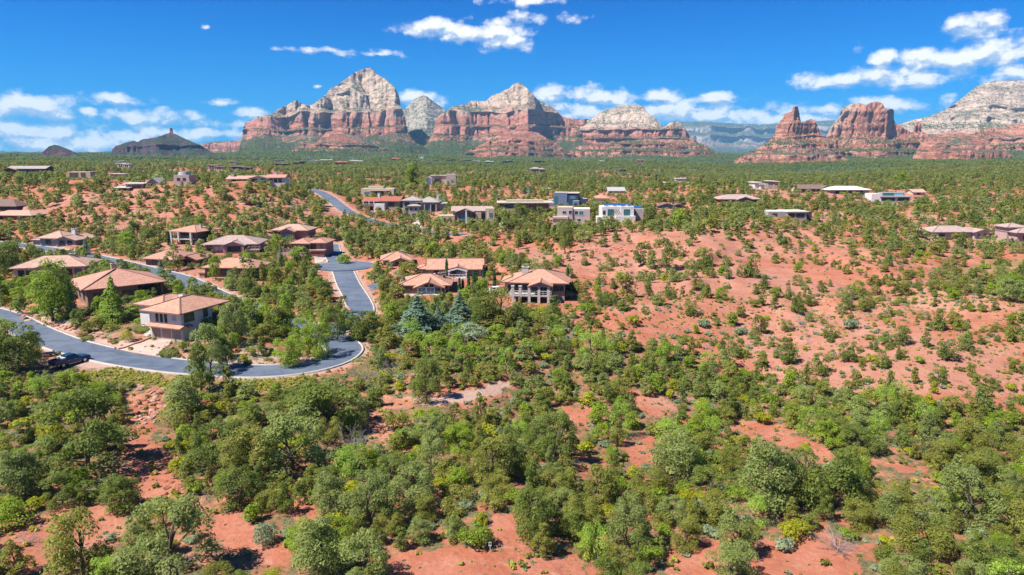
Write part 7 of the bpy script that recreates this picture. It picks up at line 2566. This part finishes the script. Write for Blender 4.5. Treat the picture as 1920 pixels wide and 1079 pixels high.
def kinds_for(x, y, px, py, rs):
    n = len(x)
    r = rs.uniform(size=n)
    hill = in_poly(px, py, HILL) & (y < 320)
    near = y < 135
    k = np.empty(n, int)            # 0 juniper 1 pine 2 bush 3 sage 4 dead 5 cottonwood
    c = np.where(near[:, None], np.array([[.38, .54, .82, .94, .975, 1.0]]), np.array([[.46, .62, .85, .955, .985, 1.0]]))
    c = np.where(hill[:, None], np.array([[.34, .42, .68, .92, .998, 1.0]]), c)
    k = (r[:, None] > c).sum(1)
    k = np.minimum(k, 5)
    k = np.where((k == 5) & (y > 150), 0, k)
    u = rs.uniform(size=n)
    h = np.select([k == 0, k == 1, k == 2, k == 3, k == 4, k == 5], [2.0 + 3.0 * u ** 1.5, 2.8 + 3.4 * u, .9 + 1.5 * u, .6 + .8 * u, .8 + 1.2 * u, 3.5 + 2 * u])
    h = np.where(hill, h * .72, h)
    h = np.where(near & (k < 2), h * .74, h)
    w = h * np.select([k == 0, k == 1, k == 2, k == 3, k == 4, k == 5], [.95 + .5 * rs.uniform(size=n), .50 + .2 * rs.uniform(size=n), 1.2 + .5 * rs.uniform(size=n), 1.5 + .5 * rs.uniform(size=n), 1.1 + 0 * u, .75 + 0 * u])
    return k, h, w


cand = []
for (y0, y1, cell, seed) in ((47, 170, 1.75, 1), (170, 345, 2.7, 2)):
    x, y, rs = scatter(y0, y1, cell, seed)
    z = ground_at(x, y)
    px, py = project(x, y, z)
    k, h, w = kinds_for(x, y, px, py, rs)
    ok, px, py = open_ok(x, y, w, h)
    cand.append(np.stack([x, y, k, h, w, px, py], -1)[ok])
cand = np.concatenate(cand)
# thin by spacing: large ones first
order = np.argsort(-cand[:, 4] + NPL.uniform(0, 1.2, len(cand)))
cell = 3.0
gridd = {}


def put(x, y, r):
    gridd.setdefault((int(x // cell), int(y // cell)), []).append((x, y, r))


for (x, y, r) in OCC:
    put(x, y, r)
acc = []
for i in order:
    x, y, k, h, w = cand[i, :5]
    r = w * .5
    cx, cy = int(x // cell), int(y // cell)
    f = .60 if y < 135 else .66
    good = True
    for a in range(cx - 2, cx + 3):
        for b in range(cy - 2, cy + 3):
            for (qx, qy, qr) in gridd.get((a, b), ()):
                lim = f * (r + qr) if qr > .9 else .8 * max(r, qr)
                if (x - qx) ** 2 + (y - qy) ** 2 < lim * lim:
                    good = False
                    break
            if not good:
                break
        if not good:
            break
    if good:
        acc.append(i)
        put(x, y, r)
cand = cand[acc]
x, y, rs = scatter(345, 720, 4.3, 3)
z = ground_at(x, y); px, py = project(x, y, z)
k, h, w = kinds_for(x, y, px, py, rs)
h, w = h * 1.05, w * 1.1
ok, px, py = open_ok(x, y, w, h)
mid = np.stack([x, y, k, h, w, px, py], -1)[ok]
fars = []
for (y0, y1, cell_, seed) in ((720, 1500, 6.3, 4), (1500, 3300, 10.5, 5)):
    x, y, rs = scatter(y0, y1, cell_, seed)
    z = ground_at(x, y); px, py = project(x, y, z)
    k = (rs.uniform(size=len(x)) > .62).astype(int)
    h = rs.uniform(3.2, 6.0, len(x)) * (1.0 if y0 < 1000 else 1.25)
    w = h * np.where(k == 0, rs.uniform(.95, 1.4, len(x)), rs.uniform(.6, .8, len(x)))
    ok = np.ones(len(x), bool)
    for (a0, b0, a1, b1, Yh) in clear:
        s = FPX / y
        ok &= ~((px + w * s * .5 > a0) & (px - w * s * .5 < a1) & (py > b0) & (py - h * s < b1) & (y < Yh + 2))
    fars.append(np.stack([x, y, k, h, w, px, py], -1)[ok])
fars = np.concatenate(fars)

# individuals: the largest in the picture, at most 300 of a kind (the marked ones count); the rest of a kind is one mass
KN = [J, P, B, S_, D, C_T]
TONE_P = {0: (['olive', 'dark', 'grey', 'bright'], [.34, .27, .21, .18]), 1: (['dark', 'olive', 'grey'], [.45, .30, .25]), 2: (['yellow', 'bright', 'dark', 'olive'], [.28, .27, .15, .30]), 3: (['sage'], [1.0]), 4: ([''], [1.0]), 5: (['lime'], [1.0])}
LIMIT = {0: 292, 1: 292, 2: 292, 3: 292, 4: 150, 5: 60}
pool = np.concatenate([cand, mid])
hp = np.maximum(pool[:, 3], pool[:, 4]) * FPX / pool[:, 1]
infr = (pool[:, 5] > -20) & (pool[:, 5] < 1940) & (pool[:, 6] - pool[:, 3] * FPX / pool[:, 1] < 1075)
rest = {}
for kk in range(6):
    have = sum(1 for q in PLANTS if q[0] == KN[kk])
    idx = np.where(pool[:, 2] == kk)[0]
    idx = idx[np.argsort(-(hp[idx] + 1000 * infr[idx]))]
    n = max(0, LIMIT[kk] - have)
    for i in idx[:n]:
        x, y, _, h, w = pool[i, :5]
        tone = NPL.choice(TONE_P[kk][0], p=TONE_P[kk][1])
        if kk == 0 and y > 120 and in_poly(np.array([pool[i, 5]]), np.array([pool[i, 6]]), HILL)[0] and NPL.uniform() < .55:
            tone = 'dark'
        plant(KN[kk], str(tone), float(x), float(y), float(h), float(w), float(NPL.uniform(0, 6.28)), float(hp[i]), NPL)
    rest[kk] = pool[idx[n:]]


def mass(name, rows, protos, kind_scale, label=None):
    """the many that are left: one object of points, each carrying a copy of one of the standing plants' own crowns"""
    if len(rows) == 0:
        return None
    z = ground_at(rows[:, 0], rows[:, 1]) - .08
    z = np.where(np.isnan(rows[:, 6]), rows[:, 5], z) if rows.shape[1] == 7 else z
    me = bpy.data.meshes.new(name)
    me.vertices.add(len(rows))
    me.vertices.foreach_set('co', np.column_stack([rows[:, 0], rows[:, 1], z]).astype(np.float32).ravel())
    rs = np.random.RandomState(len(rows))
    sx, sz = kind_scale(rows)
    sc = np.column_stack([sx, sx, sz]).astype(np.float32)
    a = me.attributes.new('size', 'FLOAT_VECTOR', 'POINT')
    a.data.foreach_set('vector', sc.ravel())
    float_attr(me, 'turn', rs.uniform(0, 6.28, len(rows)))
    a = me.attributes.new('which', 'INT', 'POINT')
    a.data.foreach_set('value', rs.randint(0, len(protos), len(rows)).astype(np.int32))
    o = link(name, me)
    ng = bpy.data.node_groups.new(name + '_growth', 'GeometryNodeTree')
    ng.interface.new_socket('Geometry', in_out='INPUT', socket_type='NodeSocketGeometry')
    ng.interface.new_socket('Geometry', in_out='OUTPUT', socket_type='NodeSocketGeometry')
    N_ = ng.nodes
    gi, go = N_.new('NodeGroupInput'), N_.new('NodeGroupOutput')
    m2p = N_.new('GeometryNodeMeshToPoints')
    ng.links.new(gi.outputs[0], m2p.inputs['Mesh'])
    gti = N_.new('GeometryNodeGeometryToInstance')
    for me_ in reversed(protos):
        # the mesh comes from an object that stands in the scene
        src = SRC[me_.name]
        oi = N_.new('GeometryNodeObjectInfo')
        oi.transform_space = 'ORIGINAL'
        oi.inputs['Object'].default_value = src
        oi.inputs['As Instance'].default_value = False
        ng.links.new(oi.outputs['Geometry'], gti.inputs[0])
    iop = N_.new('GeometryNodeInstanceOnPoints')
    ng.links.new(m2p.outputs[0], iop.inputs['Points'])
    ng.links.new(gti.outputs[0], iop.inputs['Instance'])
    iop.inputs['Pick Instance'].default_value = True

    def na(nm, dt):
        q = N_.new('GeometryNodeInputNamedAttribute')
        q.data_type = dt
        q.inputs[0].default_value = nm
        return [s for s in q.outputs if s.enabled and s.name == 'Attribute'][0]
    ng.links.new(na('which', 'INT'), iop.inputs['Instance Index'])
    cmb = N_.new('ShaderNodeCombineXYZ')
    ng.links.new(na('turn', 'FLOAT'), cmb.inputs[2])
    e2r = N_.new('FunctionNodeEulerToRotation')
    ng.links.new(cmb.outputs[0], e2r.inputs[0])
    ng.links.new(e2r.outputs[0], iop.inputs['Rotation'])
    ng.links.new(na('size', 'FLOAT_VECTOR'), iop.inputs['Scale'])
    ng.links.new(iop.outputs[0], go.inputs[0])
    md = o.modifiers.new('growth', 'NODES')
    md.node_group = ng
    return tag(o, label, None, None, 'stuff')


def ensure(meshes, kind):
    """which standing object carries each mesh"""
    for me_ in meshes:
        if me_.name in SRC:
            continue
        for q in COL.objects:
            if q.data is me_:
                SRC[me_.name] = q
                break


SRC = {}
byname = {}
for q in COL.objects:
    if q.type == 'MESH' and q.data is not None:
        byname.setdefault(q.data.name, q)


def avail(meshes):
    res = []
    for me_ in meshes:
        if me_.name in byname:
            SRC[me_.name] = byname[me_.name]
            res.append(me_)
    return res


def pick(dct, L, tones):
    return avail([q[0] if isinstance(q, tuple) else q for tn in tones for q in dct[tn][L]])


def near_far(rows, lim):
    return rows[rows[:, 1] < lim], rows[rows[:, 1] >= lim]


# plants used as sources for the smallest level must exist: the individuals include small ones; if a level is absent the next finer one serves
def level(dct, tones, L):
    for q in ([L] + [v for v in (1, 2, 0) if v != L]):
        r = pick(dct, q, tones)
        if r:
            return r
    return []


tal = np.concatenate(TALUS)
rs = np.random.RandomState(19)
th = rs.uniform(3.0, 6.5, len(tal))
tal = np.column_stack([tal[:, 0], tal[:, 1], 0 * th, th, th * 1.15, tal[:, 2] - .5, th * np.nan])
fars = np.concatenate([fars, tal])
f_j = fars[fars[:, 2] == 0]
f_p = fars[fars[:, 2] == 1]
jn, jf = near_far(rest[0], 210)
pn_, pf = near_far(rest[1], 210)
mass('juniper_woods', jn, level(JUN, ['olive', 'dark', 'grey', 'bright'], 1), lambda r: (r[:, 4] / 1.02, r[:, 3]), 'more junipers filling the slopes between the houses')
mass('distant_juniper_woods', np.concatenate([jf, f_j]), level(JUN, ['dark', 'olive', 'grey'], 2), lambda r: (r[:, 4] / 1.02, r[:, 3]), 'juniper woods spreading over the plain to the mountains')
mass('pine_woods', np.concatenate([pn_, pf, f_p]), level(PIN, ['dark', 'grey'], 2), lambda r: (r[:, 4] / .66, r[:, 3]), 'small pines scattered through the woods to the mountains')
mass('undergrowth', rest[2], level(BUSH, ['yellow', 'bright', 'dark', 'olive'], 1), lambda r: (r[:, 4], r[:, 3] / .72), 'low green bushes between the trees')
mass('sagebrush', rest[3], level(BUSH, ['sage'], 1), lambda r: (r[:, 4], r[:, 3] / .58), 'grey green sagebrush on the red slopes')

# small tufts, seedlings and stones on the bare ground
rs = np.random.RandomState(77)
x, y, rs = (lambda q: (q[0], q[1], q[2]))((lambda: (np.concatenate([rs.uniform(-1, 1, 34000) * 150, rs.uniform(-1, 1, 16000) * 260]), np.concatenate([48 + 112 * rs.uniform(0, 1, 34000) ** .7, rs.uniform(150, 330, 16000)]), rs))())
inn = np.abs(x) < y * .95
x, y = x[inn], y[inn]
rd = road_dist(x, y)
okk = rd > .8
for (hx_, hy_) in house_xy:
    okk &= ~((np.abs(x - hx_) < 9) & (y - hy_ > -1) & (y - hy_ < 11))
x, y = x[okk], y[okk]
u = rs.uniform(size=len(x))
z = ground_at(x, y)
px, py = project(x, y, z)
yard = in_poly(px, py, PALE[3]) | in_poly(px, py, PALE[1]) | in_poly(px, py, PALE[0])
sel = ~yard
x, y, u = x[sel], y[sel], u[sel]
hh = .20 + .55 * u ** 3
st = (np.arange(len(x)) % 5) >= 3
tuft = np.stack([x, y, 0 * x, hh, hh * 1.6], -1)
TUFT = bush_mesh(301, 60, .22, L_OLIVE, 4, .9)
o = tag(link('grass_tuft', TUFT, None, None, at(1245, 1050)), 'small olive tuft alone on bare red soil at the bottom centre right', 'plant'); o.scale = (.6, .6, .6)
SRC[TUFT.name] = o
TUFT2 = bush_mesh(302, 60, .22, L_SAGE, 4, .8)
o = tag(link('grass_tuft', TUFT2, None, None, at(985, 1068)), 'small grey green tuft on bare red soil at the bottom centre', 'plant'); o.scale = (.6, .6, .6)
SRC[TUFT2.name] = o
TUFT3 = bush_mesh(304, 70, .20, L_GRASS, 4, .9)
o = tag(link('grass_tuft', TUFT3, None, None, at(1320, 1060)), 'straw coloured grass tuft on bare red soil, right of the olive tuft', 'plant'); o.scale = (.6, .6, .5)
SRC[TUFT3.name] = o
mass('low_tufts', tuft[~st], [TUFT, TUFT2, TUFT3], lambda r: (r[:, 4], r[:, 3] / .6), 'little tufts and seedlings dotted over the red soil')
for me_ in ROCKS:
    SRC[me_.name] = byname[me_.name] if me_.name in byname else None
lump = smooth(-.1, .45, fbm(x / 14, y / 14, 3, 97))
stones = np.stack([x, y, 0 * x, .08 + .34 * u ** 3 * lump, .12 + .55 * u ** 3 * lump], -1)[st]
mass('loose_stones', stones, [q for q in ROCKS if SRC.get(q.name)], lambda r: (r[:, 4], r[:, 3]), 'loose red stones strewn over the bare slopes')
# yellow green verge grass below the road
rs = np.random.RandomState(78)
gx, gy = [], []
for pl in [GRASSY[0], GRASSY[2]]:
    a = np.array(pl)
    pxs = rs.uniform(a[:, 0].min(), a[:, 0].max(), 2600); pys = rs.uniform(a[:, 1].min(), a[:, 1].max(), 2600)
    mm_ = in_poly(pxs, pys, pl)
    X_, Y_, Z_ = march(ground_at, pxs[mm_], pys[mm_])
    gx.append(X_); gy.append(Y_)
gx, gy = np.concatenate(gx), np.concatenate(gy)
mk = (road_dist(gx, gy) > .7) & (fbm(gx / 5, gy / 5, 3, 93) > -.08)
gx, gy = gx[mk], gy[mk]
GR = bush_mesh(303, 90, .16, L_GRASS, 5, .9)
o = tag(link('grass_tuft', GR, None, None, at(300, 706)), 'tall yellow green grass tuft on the verge just below the main road', 'plant'); o.scale = (1.0, 1.0, .9)
SRC[GR.name] = o
u = rs.uniform(size=len(gx))
mass('grass', np.stack([gx, gy, 0 * gx, .2 + .4 * u, .35 + .6 * u ** 2], -1), [GR], lambda r: (r[:, 4], r[:, 3] / .7), 'yellow green grass on the verge below the road')
# ------------------------------------------------------------------ which one is which: labels from look, nearest landmark and place
LMK = [  # landmark phrase, pixel
    ('the blue pickup truck', 132, 677), ('the pink drive', 265, 660), ('the triple garage house', 330, 600), ('the brown porch house', 225, 535), ('the cream walled house', 95, 505), ('the road hairpin', 650, 662), ('the turning circle', 645, 497),
    ('the column deck house', 1000, 540), ('the glazed gable house', 797, 535), ('the arched balcony house', 853, 505), ('the small grey house', 745, 482), ('the rose garage house', 573, 465), ('the blue bay house', 545, 436), ('the mauve roofed house', 436, 457),
    ('the square columned house', 352, 442), ('the hip roofed house', 310, 484), ('the pink balcony house', 432, 503), ('the grey walled house', 112, 446), ('the beige flat house', 708, 358), ('the red tiled house', 715, 381), ('the arched entry house', 790, 386),
    ('the tan block house', 882, 400), ('the slab roofed house', 985, 384), ('the slate blue house', 1064, 376), ('the lilac house', 1071, 408), ('the solar panel house', 1163, 398), ('the white ridge house', 482, 334), ('the knoll house', 1272, 338),
    ('the brown hip house', 1385, 373), ('the dark gable house', 1258, 384), ('the grey flat house', 1482, 401), ('the long brown house', 1523, 352), ('the white roofed house', 1590, 356), ('the glazed modern house', 1670, 370), ('the pale hillside house', 1805, 433),
    ('the right edge house', 1910, 440), ('the beige cube house', 148, 329), ('the boulder spill', 288, 752), ('the pale trail', 880, 742), ('the lower left wash', 340, 900), ('the lower left clearing', 110, 1000), ('the bottom centre clearing', 950, 1055),
    ('the lower right clearing', 1500, 1040), ('the lime cottonwoods', 1210, 810), ('the big dead grey bush', 1572, 1010), ('the trail marker', 919, 1030), ('the deck house ledges', 1095, 615), ('the bare right slope', 1420, 590), ('the bare grey trees', 1505, 630),
    ('the left red ridge', 300, 390), ('the ridge above the wash', 1700, 600), ('the grassy right bank', 1850, 515), ('the dark round juniper pair', 600, 770), ('the lower left bushes', 70, 800), ('the right thicket', 1870, 800), ('the slope track', 1460, 820), ('the bottom right thicket', 1760, 1000),
    ('the small red clearing', 1190, 845), ('the left thicket', 40, 740), ('the upper street', 660, 400), ('the far street', 210, 490), ('the main road', 420, 695)]
LX = np.array([q[1] for q in LMK], float)
LY = np.array([q[2] for q in LMK], float)
TWORD = {'olive': 'olive', 'dark': 'dark green', 'grey': 'grey green', 'bright': 'bright green', 'yellow': 'yellow green', 'sage': 'grey', 'lime': 'lime', '': 'bare'}
KWORD = {J: ('juniper', 'tree'), P: ('pine', 'tree'), B: ('bush', 'bush'), S_: ('sagebrush', 'bush'), D: ('dead bush', 'bush'), C_T: ('cottonwood', 'tree'), DT: ('leafless tree', 'tree')}
ORD = ['first', 'second', 'third', 'fourth', 'fifth', 'sixth', 'seventh', 'eighth', 'ninth', 'tenth', 'eleventh', 'twelfth', 'thirteenth', 'fourteenth', 'fifteenth', 'sixteenth', 'seventeenth', 'eighteenth', 'nineteenth', 'twentieth']


def relation(px, py):
    d = np.hypot(px - LX, (py - LY) * 1.6)
    i = int(np.argmin(d))
    dx_, dy_ = px - LX[i], (py - LY[i]) * 1.6
    if abs(dx_) > abs(dy_):
        rel = 'left of' if dx_ < 0 else 'right of'
    else:
        rel = 'above' if dy_ < 0 else 'below'
    return rel, LMK[i][0], float(d[i])


sets = {}
for q in PLANTS:
    kind, tone, root, px, py, hpx, Y, h_, w_ = q
    rel, lm, dist = relation(px, py - hpx * .4)
    size = 'tall' if h_ > 4.6 else ('medium' if h_ > 3.0 else 'small') if kind in (J, P, C_T) else ('wide' if w_ > 2.2 else 'small')
    word, cat = KWORD[kind]
    root['category'] = cat
    tw = TWORD[tone]
    if kind in (D, DT):
        desc = (size + ' grey' if kind == D else 'grey') + ' ' + word
    else:
        desc = f'{size} {tw} {word}'
    sets.setdefault((desc, rel, lm, kind), []).append((px, py, root))
GRP = {J: 'junipers on the red hills', P: 'pines on the red hills', B: 'evergreen bushes on the red hills', S_: 'sagebrush on the red hills', D: 'dead bushes on the red hills', C_T: 'lime cottonwoods in the wash', DT: 'leafless trees on the right slope'}
for (desc, rel, lm, kind), lst in sets.items():
    lst.sort(key=lambda r: (r[0], r[1]))
    n = len(lst)
    for i, (px, py, root) in enumerate(lst):
        if n == 1:
            lb = f'{desc} just {rel} {lm}'
        elif n == 2:
            lb = f'{desc} {rel} {lm}, the {"left" if i == 0 else "right"} one of two'
        elif i == 0:
            lb = f'{desc} {rel} {lm}, the leftmost there'
        elif i == n - 1:
            lb = f'{desc} {rel} {lm}, the rightmost there'
        else:
            lb = f'{desc} {rel} {lm}, {ORD[min(i, 19)]} from the left'
        root['label'] = lb
        root['group'] = GRP[kind]

tset = {}
for (root, desc, px, py) in TOWN_OBJS:
    zone = 'nearer the great peak foot' if px < 760 and py < 304 else 'below the great peak' if px < 760 else 'below the second massif' if px < 1000 else 'below the pale dome ridge' if px < 1250 else 'on the right ridge'
    if px < 300:
        zone = 'on the wooded plain at left'
    elif px < 480:
        zone = 'before the chimney rock hill'
    tset.setdefault((desc, zone), []).append((px, py, root))
for (desc, zone), lst in tset.items():
    lst.sort(key=lambda r: r[0])
    n = len(lst)
    for i, (px, py, root) in enumerate(lst):
        sfx = '' if n == 1 else ', leftmost there' if i == 0 else ', rightmost there' if i == n - 1 else f', {ORD[i]} from the left'
        root['label'] = f'tiny {desc} house {zone}{sfx}'

# ------------------------------------------------------------------ the air
HAZE = 5.2e-5
hz = MB()
hz.box(-9000, 9000, -300, 10500, -62, 520)
hz_m = bpy.data.materials.new('haze')
hz_m.use_nodes = True
t = NT(hz_m.node_tree)
t.n.remove(t.n['Principled BSDF'])
pv = t.node('ShaderNodeVolumePrincipled')
pv.inputs['Color'].default_value = (.30, .68, 1.0, 1)
pv.inputs['Density'].default_value = HAZE
pv.inputs['Density Attribute'].default_value = ''
hz_m.cycles.homogeneous_volume = True
pv.inputs['Anisotropy'].default_value = 0.0
t.l.new(pv.outputs[0], t.n['Material Output'].inputs['Volume'])
tag(hz.build('haze', hz_m), kind='stuff')
